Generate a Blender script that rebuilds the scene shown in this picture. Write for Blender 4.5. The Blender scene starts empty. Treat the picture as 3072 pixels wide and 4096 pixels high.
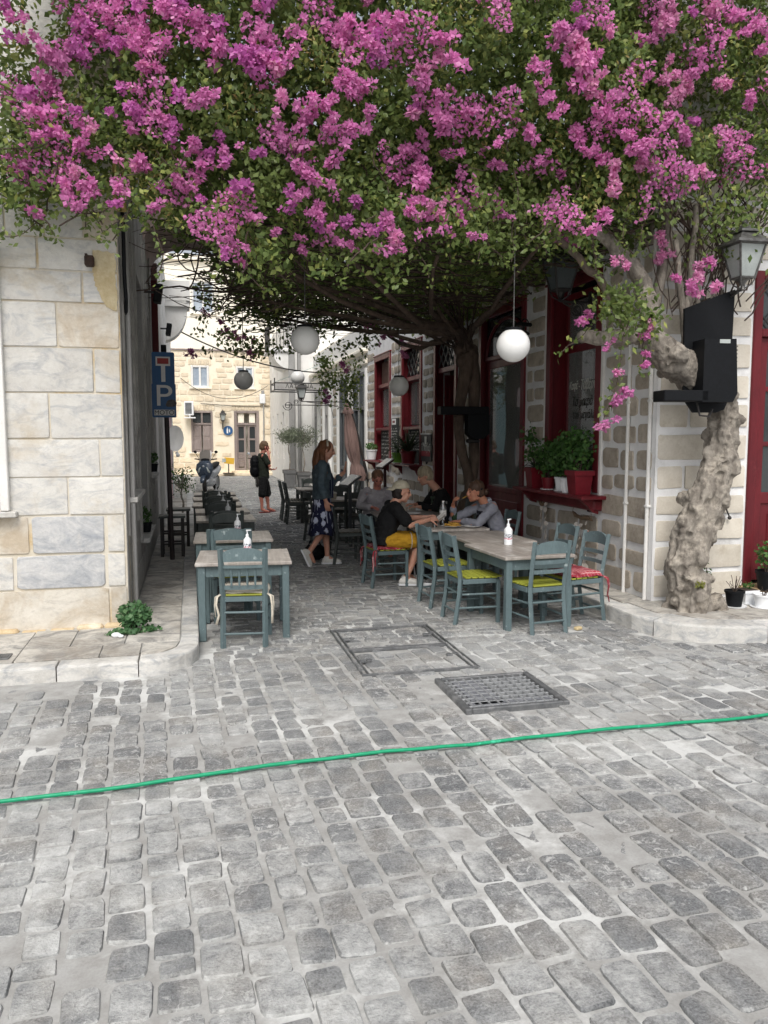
import bpy, bmesh, math, random
import numpy as np
from mathutils import Vector, Matrix, Euler, noise

# ------------------------------------------------------------------ camera, sky, sun, exposure
scene = bpy.context.scene
C = scene.collection
PI = math.pi
PITCH, YAW = math.radians(5.494), math.radians(13.778)
cam_d = bpy.data.cameras.new('camera'); cam = bpy.data.objects.new('camera', cam_d); C.objects.link(cam)
fw = Vector((math.sin(YAW)*math.cos(PITCH), math.cos(YAW)*math.cos(PITCH), -math.sin(PITCH)))
rt = Vector((math.cos(YAW), -math.sin(YAW), 0)); upv = rt.cross(fw)
cam.matrix_world = Matrix.Translation((0, 0, 1.8)) @ Matrix((rt, upv, -fw)).transposed().to_4x4()
cam_d.sensor_width = 36; cam_d.lens = 36*3150/4096; cam_d.clip_start = 0.05; cam_d.clip_end = 2000
scene.camera = cam
world = bpy.data.worlds.new('World'); scene.world = world; world.use_nodes = True
wn, wl = world.node_tree.nodes, world.node_tree.links
sky = wn.new('ShaderNodeTexSky'); sky.sky_type = 'NISHITA'; sky.sun_disc = False
SUN_EL, SUN_AZ = math.radians(52), math.radians(196)      # azimuth from +Y clockwise
sky.sun_elevation = SUN_EL; sky.sun_rotation = SUN_AZ
sky.air_density = 1.0; sky.dust_density = 4.0; sky.ozone_density = 1.0
hs = wn.new('ShaderNodeHueSaturation'); hs.inputs['Saturation'].default_value = 0.32     # thin overcast: the sky is nearly white
bg = wn['Background']; bg.inputs['Strength'].default_value = 0.115
wl.new(sky.outputs[0], hs.inputs['Color']); wl.new(hs.outputs[0], bg.inputs['Color'])
sd = bpy.data.lights.new('sun', 'SUN'); sd.energy = 1.35; sd.angle = math.radians(25); sd.color = (1, .965, .91)
sun = bpy.data.objects.new('sun', sd); C.objects.link(sun)
sdir = Vector((math.sin(SUN_AZ)*math.cos(SUN_EL), math.cos(SUN_AZ)*math.cos(SUN_EL), math.sin(SUN_EL)))
sun.rotation_euler = sdir.to_track_quat('Z', 'Y').to_euler(); sun.location = (0, -4, 30)
vs = scene.view_settings
vs.view_transform = 'Standard'; vs.look = 'None'; vs.exposure = 0.5; vs.gamma = 1.0; vs.use_curve_mapping = False
scene.cycles.max_bounces = 8; scene.cycles.diffuse_bounces = 5; scene.cycles.transparent_max_bounces = 8
scene.cycles.use_denoising = True

R = random.Random(7)
def rr(a, b): return R.uniform(a, b)
def rad(d): return math.radians(d)

# ------------------------------------------------------------------ object helpers
def tag(o, label=None, cat=None, group=None, kind=None):
    if label: o['label'] = label
    if cat: o['category'] = cat
    if group: o['group'] = group
    if kind: o['kind'] = kind
    return o
def thing(name, label, cat, loc=(0, 0, 0), rz=0, group=None):
    o = bpy.data.objects.new(name, None); C.objects.link(o)
    o.location = loc; o.rotation_euler = (0, 0, rz); o.empty_display_size = .1
    return tag(o, label, cat, group)
def kids(o): return [c for c in KIDS.get(o.name, [])]
KIDS = {}
def adopt(o, parent):
    o.parent = parent; KIDS.setdefault(parent.name, []).append(o)
def link(name, me, mat=None, parent=None, world=False):
    o = bpy.data.objects.new(name, me); C.objects.link(o)
    if mat and not me.materials: me.materials.append(mat)
    if parent:
        adopt(o, parent)
        if world:
            p = parent; off = Vector((0, 0, 0))
            while p: off += p.location; p = p.parent
            o.location = -off
    return o
def woff(p):
    off = Vector((0, 0, 0))
    while p: off += p.location; p = p.parent
    return off
def copy_tree(o, parent=None):
    c = o.copy(); C.objects.link(c)
    if parent: adopt(c, parent)
    for ch in kids(o): copy_tree(ch, c)
    return c
def S(r, g=None, b=None):
    if g is None: g = b = r
    f = lambda v: (v/255/12.92 if v/255 <= .04045 else ((v/255+.055)/1.055)**2.4)
    return (f(r), f(g), f(b))

class M:
    """collects simple solids; build() links them as ONE mesh object"""
    def __init__(s): s.v = []; s.f = []
    def add(s, vs, fs, T=None):
        n = len(s.v)
        s.v += [tuple(T @ Vector(p)) if T else tuple(p) for p in vs]
        s.f += [tuple(i+n for i in f) for f in fs]; return s
    def box(s, c, d, T=None, ch=0.0, rz=0, rx=0, ry=0):
        hx, hy, hz = d[0]/2, d[1]/2, d[2]/2
        L = Matrix.Translation(c) @ Euler((rx, ry, rz)).to_matrix().to_4x4()
        if T: L = T @ L
        if ch <= 0:
            vs = [(x*hx, y*hy, z*hz) for x in (-1, 1) for y in (-1, 1) for z in (-1, 1)]
            return s.add(vs, [(0,1,3,2),(4,6,7,5),(0,4,5,1),(2,3,7,6),(0,2,6,4),(1,5,7,3)], L)
        ch = min(ch, hx*.9, hy*.9, hz*.9)
        vs = []; idx = {}
        for x in (-1, 1):
            for y in (-1, 1):
                for z in (-1, 1):
                    for a in range(3):
                        p = [x*hx, y*hy, z*hz]
                        for k in range(3):
                            if k != a: p[k] -= (x, y, z)[k]*ch
                        idx[(x, y, z, a)] = len(vs); vs.append(p)
        fs = []
        for a in range(3):
            b, c2 = (a+1) % 3, (a+2) % 3
            for sg in (-1, 1):
                q = []
                for sb, sc in ((-1,-1),(1,-1),(1,1),(-1,1)):
                    k = [0,0,0]; k[a] = sg; k[b] = sb; k[c2] = sc; q.append(idx[(*k, a)])
                fs.append(q if sg > 0 else q[::-1])
            # edge along axis a
            for sb in (-1, 1):
                for sc in (-1, 1):
                    def g(sa, w):
                        k = [0,0,0]; k[a] = sa; k[b] = sb; k[c2] = sc; return idx[(*k, w)]
                    q = [g(-1, b), g(1, b), g(1, c2), g(-1, c2)]
                    fs.append(q if sb*sc > 0 else q[::-1])
        for x in (-1, 1):
            for y in (-1, 1):
                for z in (-1, 1):
                    q = [idx[(x, y, z, a)] for a in range(3)]
                    fs.append(q if x*y*z > 0 else q[::-1])
        return s.add(vs, fs, L)
    def tube(s, pts, rad_, n=8, T=None, cap=True, flat=1.0):
        pts = [Vector(p) for p in pts]; k = len(pts)
        rs = rad_ if isinstance(rad_, (list, tuple)) else [rad_]*k
        vs = []; fs = []
        t0 = (pts[1]-pts[0]).normalized()
        up = Vector((0, 0, 1)) if abs(t0.z) < .9 else Vector((1, 0, 0))
        for i in range(k):
            t = (pts[min(i+1, k-1)]-pts[max(i-1, 0)])
            t = t.normalized() if t.length > 1e-9 else t0
            u = up - t*up.dot(t)
            if u.length < 1e-6: u = t.orthogonal()
            u.normalize(); w = t.cross(u); up = u
            for j in range(n):
                a = 2*PI*j/n
                vs.append(pts[i] + u*math.cos(a)*rs[i]*flat + w*math.sin(a)*rs[i])
        for i in range(k-1):
            for j in range(n):
                fs.append((i*n+j, i*n+(j+1) % n, (i+1)*n+(j+1) % n, (i+1)*n+j))
        if cap: fs.append(tuple(range(n))[::-1]); fs.append(tuple((k-1)*n+j for j in range(n)))
        return s.add(vs, fs, T)
    def cyl(s, p0, p1, r0, r1=None, n=12, T=None): return s.tube([p0, p1], [r0, r0 if r1 is None else r1], n, T)
    def lathe(s, prof, c=(0, 0, 0), n=20, T=None, sq=1.0):
        vs = []; fs = []; k = len(prof)
        for r, z in prof:
            for j in range(n):
                a = 2*PI*j/n; vs.append((c[0]+r*math.cos(a), c[1]+r*math.sin(a)*sq, c[2]+z))
        for i in range(k-1):
            for j in range(n):
                fs.append((i*n+j, i*n+(j+1) % n, (i+1)*n+(j+1) % n, (i+1)*n+j))
        if prof[0][0] > 1e-6: fs.append(tuple(range(n))[::-1])
        if prof[-1][0] > 1e-6: fs.append(tuple((k-1)*n+j for j in range(n)))
        return s.add(vs, fs, T)
    def ball(s, c, r, n=12, T=None, rx=0, ry=0, rz=0):
        r = r if isinstance(r, (list, tuple)) else (r, r, r); m = max(6, n//2+1)
        L = Matrix.Translation(c) @ Euler((rx, ry, rz)).to_matrix().to_4x4() @ Matrix.Diagonal((*r, 1))
        if T: L = T @ L
        vs = [(0, 0, -1)]; fs = []
        for i in range(1, m):
            a = -PI/2+PI*i/m
            for j in range(n): vs.append((math.cos(a)*math.cos(2*PI*j/n), math.cos(a)*math.sin(2*PI*j/n), math.sin(a)))
        vs.append((0, 0, 1)); e = len(vs)-1
        for j in range(n): fs.append((0, 1+(j+1) % n, 1+j)); fs.append((e, e-n+j, e-n+(j+1) % n))
        for i in range(m-2):
            for j in range(n): fs.append((1+i*n+j, 1+i*n+(j+1) % n, 1+(i+1)*n+(j+1) % n, 1+(i+1)*n+j))
        return s.add(vs, fs, L)
    def prism(s, poly, a, b, axis='z', T=None):
        """2-D outline extruded from a to b along an axis (x: poly is y,z / y: poly is x,z / z: poly is x,y)"""
        n = len(poly)
        def p3(p, h): return {'x': (h, p[0], p[1]), 'y': (p[0], h, p[1]), 'z': (p[0], p[1], h)}[axis]
        vs = [p3(p, a) for p in poly]+[p3(p, b) for p in poly]
        fs = [tuple(range(n))[::-1], tuple(range(n, 2*n))]+[(i, (i+1) % n, n+(i+1) % n, n+i) for i in range(n)]
        return s.add(vs, fs, T)
    def mesh(s, name, smooth=False, fix=True):
        me = bpy.data.meshes.new(name); me.from_pydata(s.v, [], s.f)
        if fix:
            bm = bmesh.new(); bm.from_mesh(me); bmesh.ops.recalc_face_normals(bm, faces=bm.faces[:]); bm.to_mesh(me); bm.free()
        if smooth:
            me.shade_smooth()
            if smooth != 'all':
                try: me.set_sharp_from_angle(angle=rad(38))
                except Exception: pass
        me.update(); return me
    def build(s, name, mat, parent=None, smooth=False, world=False):
        return link(name, s.mesh(name, smooth), mat, parent, world)

def wallholes(x0, x1, z0, z1, holes):
    """rectangles left of the wall area when rectangular holes are taken out"""
    xs = sorted({x0, x1, *[h[0] for h in holes], *[h[1] for h in holes]}); zs = sorted({z0, z1, *[h[2] for h in holes], *[h[3] for h in holes]})
    out = []
    for i in range(len(xs)-1):
        run = None
        for j in range(len(zs)-1):
            cx, cz = (xs[i]+xs[i+1])/2, (zs[j]+zs[j+1])/2
            inside = x0 < cx < x1 and z0 < cz < z1 and not any(h[0] < cx < h[1] and h[2] < cz < h[3] for h in holes)
            if inside:
                if run: run[3] = zs[j+1]
                else: run = [xs[i], xs[i+1], zs[j], zs[j+1]]
            elif run: out.append(run); run = None
        if run: out.append(run)
    return out

def remesh(o, voxel, smooth=4, factor=.5):
    m = o.modifiers.new('remesh', 'REMESH'); m.mode = 'VOXEL'; m.voxel_size = voxel; m.use_smooth_shade = True
    if smooth:
        s_ = o.modifiers.new('smooth', 'SMOOTH'); s_.iterations = smooth; s_.factor = factor
    return o

def roughen(me, fn):
    """push every vertex along its normal by fn(position)"""
    n = len(me.vertices); co = np.empty(n*3); no = np.empty(n*3); me.vertices.foreach_get('co', co); me.vertices.foreach_get('normal', no)
    co = co.reshape(-1, 3); no = no.reshape(-1, 3); d = np.array([fn(Vector(c)) for c in co.tolist()]); me.vertices.foreach_set('co', (co+no*d[:, None]).ravel()); me.update()
# ------------------------------------------------------------------ materials
MATS = {}
def nmat(name):
    m = bpy.data.materials.new(name); m.use_nodes = True; MATS[name] = m
    nt = m.node_tree; return m, nt.nodes, nt.links, nt.nodes['Principled BSDF']
def mix(n, l, fac, a, b, mode='MIX'):
    x = n.new('ShaderNodeMix'); x.data_type = 'RGBA'; x.blend_type = mode
    for sock, v in ((x.inputs[0], fac), (x.inputs[6], a), (x.inputs[7], b)):
        if hasattr(v, 'links'): l.new(v, sock)
        elif isinstance(v, (int, float)): sock.default_value = v
        else: sock.default_value = (*v, 1)
    return x.outputs[2]
def math_(n, l, op, a, b=0.0):
    x = n.new('ShaderNodeMath'); x.operation = op
    for i, v in enumerate((a, b)):
        if hasattr(v, 'links'): l.new(v, x.inputs[i])
        else: x.inputs[i].default_value = v
    return x.outputs[0]
def ramp(n, l, src, lo, hi):
    x = n.new('ShaderNodeMapRange'); l.new(src, x.inputs[0]); x.inputs[1].default_value = lo; x.inputs[2].default_value = hi; x.clamp = True
    return x.outputs[0]
def coords(n, l, where):
    if where == 'world': return n.new('ShaderNodeNewGeometry').outputs['Position']
    tc = n.new('ShaderNodeTexCoord').outputs['Object']
    oi = n.new('ShaderNodeObjectInfo')
    a = n.new('ShaderNodeVectorMath'); a.operation = 'ADD'; l.new(tc, a.inputs[0])
    sc = n.new('ShaderNodeVectorMath'); sc.operation = 'SCALE'; l.new(oi.outputs['Random'], sc.inputs['Scale']); sc.inputs[0].default_value = (37, 53, 71)
    l.new(sc.outputs[0], a.inputs[1]); return a.outputs[0]
def tex(n, l, co, scale, detail=6, rough=.6, dist=0.0, stretch=None):
    if stretch:
        mp = n.new('ShaderNodeMapping'); l.new(co, mp.inputs[0]); mp.inputs['Scale'].default_value = stretch; co = mp.outputs[0]
    t = n.new('ShaderNodeTexNoise'); t.inputs['Scale'].default_value = scale; t.inputs['Detail'].default_value = detail
    t.inputs['Roughness'].default_value = rough; t.inputs['Distortion'].default_value = dist; l.new(co, t.inputs['Vector']); return t.outputs['Fac']
def rnd(n, l):
    """one random number per piece, whether it is an object or an island of a joined mesh"""
    a = n.new('ShaderNodeObjectInfo').outputs['Random']; b = n.new('ShaderNodeNewGeometry').outputs['Random Per Island']
    return math_(n, l, 'FRACT', math_(n, l, 'ADD', a, b))
def bump(n, l, p, h, strength=.3, dist=.01):
    b = n.new('ShaderNodeBump'); b.inputs['Strength'].default_value = strength; b.inputs['Distance'].default_value = dist
    l.new(h, b.inputs['Height']); l.new(b.outputs[0], p.inputs['Normal'])
def pm(name, c1, c2=None, scale=6, rough=.7, bstr=.25, bdist=.005, where='object', var=.12, c3=None, s3=1.5, lo3=.52, hi3=.66, stretch=None, spec=.4, metal=0, fine=60, sheen=0):
    """paint / stone / wood: two tones broken by noise, an optional third tone in patches, a shade per piece, fine relief"""
    m, n, l, p = nmat(name); c2 = c2 or tuple(v*.8 for v in c1)
    co = coords(n, l, where)
    a = tex(n, l, co, scale, stretch=stretch); col = mix(n, l, ramp(n, l, a, .35, .65), c1, c2)
    if c3: col = mix(n, l, ramp(n, l, tex(n, l, co, s3, 8, .68), lo3, hi3), col, c3)
    f = tex(n, l, co, fine, 4, .7, stretch=stretch)
    col = mix(n, l, .35, col, mix(n, l, f, (0, 0, 0), (1, 1, 1)), 'SOFT_LIGHT')
    if var:
        v = math_(n, l, 'ADD', math_(n, l, 'MULTIPLY', rnd(n, l), 2*var), 1-var)
        x = n.new('ShaderNodeVectorMath'); x.operation = 'SCALE'; l.new(col, x.inputs[0]); l.new(v, x.inputs['Scale']); col = x.outputs[0]
    l.new(col, p.inputs['Base Color'])
    r = math_(n, l, 'ADD', math_(n, l, 'MULTIPLY', a, .25), rough-.12); l.new(r, p.inputs['Roughness'])
    p.inputs['Specular IOR Level'].default_value = spec; p.inputs['Metallic'].default_value = metal
    if sheen: p.inputs['Sheen Weight'].default_value = sheen
    if bstr: bump(n, l, p, math_(n, l, 'ADD', math_(n, l, 'MULTIPLY', f, .5), a), bstr, bdist)
    return m
def flat(name, c, rough=.5, spec=.5, metal=0, emit=0):
    m, n, l, p = nmat(name); p.inputs['Base Color'].default_value = (*c, 1); p.inputs['Roughness'].default_value = rough
    p.inputs['Specular IOR Level'].default_value = spec; p.inputs['Metallic'].default_value = metal
    co = coords(n, l, 'object'); f = tex(n, l, co, 35, 4, .7)
    l.new(math_(n, l, 'ADD', math_(n, l, 'MULTIPLY', f, .2), rough-.1), p.inputs['Roughness'])
    l.new(mix(n, l, .25, c, mix(n, l, f, (0, 0, 0), (1, 1, 1)), 'SOFT_LIGHT'), p.inputs['Base Color']); return m
def glassmat(name, tint, pane_lift=.0, rough=.03):
    m, n, l, p = nmat(name)
    g = n.new('ShaderNodeBsdfGlossy'); g.inputs['Roughness'].default_value = rough; g.inputs['Color'].default_value = (1, 1, 1, 1)
    t = n.new('ShaderNodeBsdfTransparent'); t.inputs['Color'].default_value = (*tint, 1)
    lw = n.new('ShaderNodeFresnel'); lw.inputs['IOR'].default_value = 2.3
    mx = n.new('ShaderNodeMixShader'); l.new(lw.outputs[0], mx.inputs[0]); l.new(t.outputs[0], mx.inputs[1]); l.new(g.outputs[0], mx.inputs[2])
    df = n.new('ShaderNodeBsdfDiffuse'); df.inputs['Color'].default_value = (.62, .64, .62, 1); m2 = n.new('ShaderNodeMixShader'); m2.inputs[0].default_value = pane_lift  # even pale share put in to lift black panes, in place of reflections
    l.new(mx.outputs[0], m2.inputs[1]); l.new(df.outputs[0], m2.inputs[2]); l.new(m2.outputs[0], n['Material Output'].inputs['Surface']); return m
# ---- the materials of the place (real-world base colours)
m_mortar = None
def cobblemat(name, lo, hi, dustc, dust_amt):
    m, n, l, p = nmat(name); co = coords(n, l, 'world')
    r = rnd(n, l)
    col = mix(n, l, r, lo, hi)
    col = mix(n, l, ramp(n, l, tex(n, l, co, 3.1, 3), .45, .7), col, (hi[0]*1.06, hi[1]*1.0, hi[2]*.93))
    sp = tex(n, l, co, 110, 3, .7); col = mix(n, l, .7, col, mix(n, l, ramp(n, l, sp, .3, .7), (.08, .08, .08), (.92, .92, .92)), 'SOFT_LIGHT')
    # pale dust trodden into the stones: big drifts broken by fine scuffs
    big = tex(n, l, co, .55, 5, .62, .6); med = tex(n, l, co, 7, 9, .74, .4); sc = tex(n, l, co, 42, 5, .75)
    d = math_(n, l, 'ADD', math_(n, l, 'MULTIPLY', big, 1.25), math_(n, l, 'ADD', math_(n, l, 'MULTIPLY', med, .9), math_(n, l, 'MULTIPLY', sc, .35)))
    fac = math_(n, l, 'MULTIPLY', ramp(n, l, d, 1.14, 1.46), dust_amt)
    fac = math_(n, l, 'MULTIPLY', fac, ramp(n, l, r, -.3, .6))
    sx = n.new('ShaderNodeSeparateXYZ'); l.new(co, sx.inputs[0])
    near = math_(n, l, 'SUBTRACT', 1.0, ramp(n, l, sx.outputs[1], 3.2, 8.5))      # the open street is dustier than the lane
    near = math_(n, l, 'ADD', math_(n, l, 'MULTIPLY', near, .75), .25)
    col = mix(n, l, math_(n, l, 'MULTIPLY', fac, near), col, dustc)
    fl = math_(n, l, 'MULTIPLY', ramp(n, l, tex(n, l, co, 24, 7, .78, .8), .53, .6), ramp(n, l, tex(n, l, co, .8, 4, .6), .42, .56)); col = mix(n, l, math_(n, l, 'MULTIPLY', fl, .62), col, S(214, 214, 212))     # flakes of trodden lime
    l.new(col, p.inputs['Base Color']); p.inputs['Roughness'].default_value = .78; p.inputs['Specular IOR Level'].default_value = .35
    bump(n, l, p, math_(n, l, 'ADD', sp, math_(n, l, 'MULTIPLY', med, 1.5)), .9, .008); return m
m_cobble = cobblemat('grey_cobble', S(112, 114, 116), S(140, 141, 141), S(208, 209, 207), .95)
m_mortar = pm('sandy_joint', S(152, 151, 148), S(172, 172, 170), 9, .9, .5, .006, 'world', 0, S(204, 205, 203), 1.2, .5, .6, fine=90)
def marblemat(name, base, light, vein, stain, vlo, vhi, slo, shi):
    m, n, l, p = nmat(name); co = coords(n, l, 'world')
    oi = n.new('ShaderNodeObjectInfo'); sc = n.new('ShaderNodeVectorMath'); sc.operation = 'SCALE'; sc.inputs[0].default_value = (3, 5, 4); l.new(oi.outputs['Random'], sc.inputs['Scale'])
    ad = n.new('ShaderNodeVectorMath'); l.new(co, ad.inputs[0]); l.new(sc.outputs[0], ad.inputs[1]); pc = ad.outputs[0]      # each block was cut elsewhere in the quarry
    a = tex(n, l, pc, 4, 8, .65); col = mix(n, l, ramp(n, l, a, .35, .65), base, light)
    v = tex(n, l, pc, 3.2, 9, .72, 1.6, (1, 1, 2.2)); col = mix(n, l, math_(n, l, 'MULTIPLY', ramp(n, l, v, vlo, vhi), .75), col, vein)
    s_ = tex(n, l, co, 1.5, 7, .7, .5); col = mix(n, l, math_(n, l, 'MULTIPLY', ramp(n, l, s_, slo, shi), .7), col, stain)
    f = tex(n, l, co, 34, 6, .72); g_ = tex(n, l, pc, 11, 6, .7)
    col = mix(n, l, .5, col, mix(n, l, f, (.1, .1, .1), (.9, .9, .9)), 'SOFT_LIGHT')
    k = math_(n, l, 'ADD', math_(n, l, 'MULTIPLY', oi.outputs['Random'], .16), .9); x = n.new('ShaderNodeVectorMath'); x.operation = 'SCALE'; l.new(col, x.inputs[0]); l.new(k, x.inputs['Scale'])
    l.new(x.outputs[0], p.inputs['Base Color']); p.inputs['Roughness'].default_value = .78; p.inputs['Specular IOR Level'].default_value = .3
    bump(n, l, p, math_(n, l, 'ADD', math_(n, l, 'MULTIPLY', f, .6), g_), .6, .012); return m
m_marble = marblemat('ashlar_marble', S(204, 201, 195), S(219, 217, 211), S(158, 162, 168), S(192, 178, 154), .48, .7, .54, .72)
m_marble_blue = marblemat('ashlar_bluish', S(186, 187, 188), S(204, 203, 201), S(138, 144, 153), S(206, 200, 188), .40, .66, .58, .7)
m_marble_stained = marblemat('stained_ashlar', S(208, 202, 190), S(217, 212, 202), S(168, 164, 158), S(178, 160, 134), .5, .72, .44, .6)
m_kerb = marblemat('kerb_marble', S(202, 200, 195), S(216, 214, 209), S(136, 142, 150), S(150, 146, 138), .46, .66, .5, .68)
m_slab = marblemat('paving_marble', S(190, 186, 178), S(206, 202, 194), S(112, 112, 112), S(140, 132, 122), .44, .62, .48, .66)
m_ochre_joint = pm('ochre_pointing', S(206, 186, 152), S(190, 168, 134), 9, .9, .5, .01, 'world', 0, S(222, 212, 192), 2.5, .5, .6)
m_joint = pm('pale_pointing', S(206, 196, 176), S(214, 208, 196), 3, .9, .5, .01, 'world', 0, S(198, 176, 138), 1.3, .53, .62)
m_patch = pm('ochre_plaster', S(202, 188, 154), S(188, 170, 132), 7, .9, .7, .015, 'world', .05, S(212, 200, 168), 4, .5, .62)
m_greyplaster = pm('grey_plaster', S(178, 176, 172), S(150, 148, 145), 4, .85, .3, .006, 'world', .04, S(122, 119, 116), 1.3, .55, .7)
m_greypaint = pm('grey_woodwork', S(160, 159, 157), S(146, 145, 143), 3, .6, .1, .003, 'world', .04)
m_darkpaint = pm('slate_woodwork', S(92, 96, 99), S(76, 80, 84), 8, .5, .12, .003, 'world', .06, stretch=(1, 1, .2))
m_white = pm('whitewash', S(232, 231, 228), S(220, 219, 215), 3, .85, .35, .008, 'world', .03, S(205, 201, 193), .9, .58, .75)
m_pointing = pm('white_pointing', S(238, 238, 238), S(226, 226, 226), 5, .8, .5, .01, 'world', 0, S(186, 184, 182), 1.6, .56, .74)
m_tanstone = pm('tan_stone', S(190, 180, 166), S(168, 158, 144), 9, .85, .6, .01, 'world', .14, S(140, 130, 118), 3, .55, .7, fine=45)
m_palestone = pm('pale_ashlar', S(216, 209, 196), S(202, 194, 180), 6, .85, .5, .008, 'world', .06, S(180, 170, 152), 2, .56, .7, fine=45)
m_red = pm('oxblood_paint', S(108, 30, 38), S(92, 24, 32), 7, .42, .15, .003, 'world', .06, S(124, 52, 56), 3, .62, .72, stretch=(1, 1, .3))
m_redpot = pm('red_glaze', S(122, 28, 40), S(106, 22, 34), 5, .4, .05)
m_dark = flat('dark_room', S(30, 26, 25), .9)
m_iron = pm('black_iron', S(38, 38, 40), S(54, 50, 47), 14, .5, .3, .003, spec=.5)
m_rust = pm('rusty_iron', S(70, 50, 40), S(50, 42, 40), 20, .8, .5, .004)
m_black = pm('black_coated_metal', S(15, 17, 20), S(21, 23, 27), 30, .6, .1, .002, spec=.2, var=.02)
m_steel = pm('galvanised', S(120, 120, 118), S(84, 82, 80), 18, .45, .2, .003, metal=.6)
m_castiron = pm('cast_iron', S(120, 121, 122), S(98, 100, 102), 18, .5, .4, .004, 'world', .03, S(150, 150, 150), 6, .5, .68, metal=.35)
m_teal = pm('blue_grey_paint', S(99, 116, 119), S(89, 105, 108), 5, .5, .18, .002, var=.06, c3=S(168, 180, 180), s3=11, lo3=.62, hi3=.72, stretch=(1, 1, .35))
m_olive = pm('dark_olive_paint', S(84, 90, 88), S(70, 76, 74), 5, .5, .18, .002, var=.06, stretch=(1, 1, .35))
m_lime = pm('lime_paint', S(150, 154, 58), S(136, 140, 50), 7, .5, .15, .002, var=.06)
m_darkslat = pm('dark_slat', S(88, 84, 72), S(70, 68, 60), 7, .55, .15, .002, var=.08)
m_top = pm('weathered_table_wood', S(174, 166, 158), S(149, 141, 134), 4, .38, .2, .002, c3=S(198, 193, 187), s3=5, lo3=.52, hi3=.66, stretch=(6, .35, 1), spec=.5)
m_whiteplastic = flat('white_plastic', S(236, 238, 240), .35)
m_opal = pm('opal_globe', S(238, 238, 236), S(230, 230, 228), 2, .22, 0, var=.03, spec=.5)
m_leaf = None
def leafmat(name, c1, c2, c3, rough=.45, trans=.35):
    m, n, l, p = nmat(name); r = rnd(n, l)
    col = mix(n, l, ramp(n, l, r, 0, .6), c1, c2); col = mix(n, l, ramp(n, l, r, .78, 1), col, c3)
    co = n.new('ShaderNodeNewGeometry').outputs['Position']
    col = mix(n, l, ramp(n, l, tex(n, l, co, 1.7, 3), .42, .66), col, tuple(v*.72 for v in c2))
    l.new(col, p.inputs['Base Color']); p.inputs['Roughness'].default_value = rough; p.inputs['Specular IOR Level'].default_value = .35
    t = n.new('ShaderNodeBsdfTranslucent'); l.new(col, t.inputs['Color'])
    mx = n.new('ShaderNodeMixShader'); mx.inputs[0].default_value = trans; l.new(p.outputs[0], mx.inputs[1]); l.new(t.outputs[0], mx.inputs[2])
    l.new(mx.outputs[0], n['Material Output'].inputs['Surface']); return m
m_leaf = leafmat('bougainvillea_leaf', S(84, 108, 58), S(118, 136, 74), S(180, 186, 104))
m_leafold = leafmat('bougainvillea_dry_leaf', S(152, 148, 82), S(170, 164, 98), S(160, 122, 92))
m_bract = leafmat('magenta_bract', S(214, 118, 184), S(224, 138, 196), S(236, 170, 210), .6, .4)
m_bract2 = leafmat('violet_bract', S(202, 104, 182), S(214, 122, 194), S(228, 152, 208), .6, .4)
m_bract3 = leafmat('pale_hazed_bract', S(218, 130, 184), S(228, 154, 198), S(240, 196, 210), .6, .4)  # paler pink; on the right it also carries a lens veil in its colour
m_bark = pm('grey_bark', S(154, 147, 137), S(112, 105, 97), 16, .9, 1.0, .025, 'object', .05, S(186, 177, 164), 7, .5, .66, stretch=(1, 1, .35), fine=46)
m_twig = pm('brown_twig', S(88, 74, 66), S(66, 56, 50), 12, .9, .4, .004, 'world', .15)
m_potleaf = leafmat('geranium_leaf', S(58, 92, 46), S(78, 116, 58), S(104, 138, 70))
m_olivleaf = leafmat('olive_leaf', S(110, 120, 100), S(132, 140, 118), S(150, 156, 136))
m_glass = glassmat('window_glass', (.84, .87, .85), .22)
m_glassdark = flat('shaded_glass', S(58, 62, 64), .08, .8)
m_greypot = pm('grey_planter', S(110, 110, 110), S(96, 96, 96), 8, .6, .1)
m_fwall = pm('cream_render', S(252, 246, 232), S(248, 240, 222), 2, .9, .2, .005, 'world', .03)
m_fstone = pm('cream_stone', S(236, 222, 198), S(222, 206, 180), 6, .9, .4, .01, 'world', .13, S(212, 194, 168), 2, .55, .7)
m_fjoint = pm('cream_joint', S(244, 234, 214), S(238, 226, 204), 5, .9, .4, .01, 'world', 0)
m_fwood = pm('mauve_grey_wood', S(150, 138, 134), S(136, 124, 120), 8, .6, .15, .003, 'world', .05, stretch=(1, 1, .3))
# ================================================================== GROUND
def under(x, y): return .012*noise.noise((x*.45, y*.45, 3.1)) + .004*noise.noise((x*2.1, y*2.1, 9.))
g = M()
N = 60
g.add([(-900, -900, -.03), (900, -900, -.03), (900, 900, -.03), (-900, 900, -.03)], [(0, 1, 2, 3)])
ground = g.build('ground', m_mortar); tag(ground, kind='structure')
# mortar bed, gently uneven, sheet of the whole street in view
st = M(); xs = np.linspace(-6, 10, 130); ys = np.linspace(0.6, 38.0, 300)
for y in ys:
    for x in xs: st.v.append((x, y, under(x, y)-.004))
nx = len(xs)
for j in range(len(ys)-1):
    for i in range(nx-1): st.f.append((j*nx+i, j*nx+i+1, (j+1)*nx+i+1, (j+1)*nx+i))
street_me = bpy.data.meshes.new('street'); street_me.from_pydata(st.v, [], st.f); street_me.shade_smooth()
street = link('street', street_me, m_mortar); tag(street, kind='structure')

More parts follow.
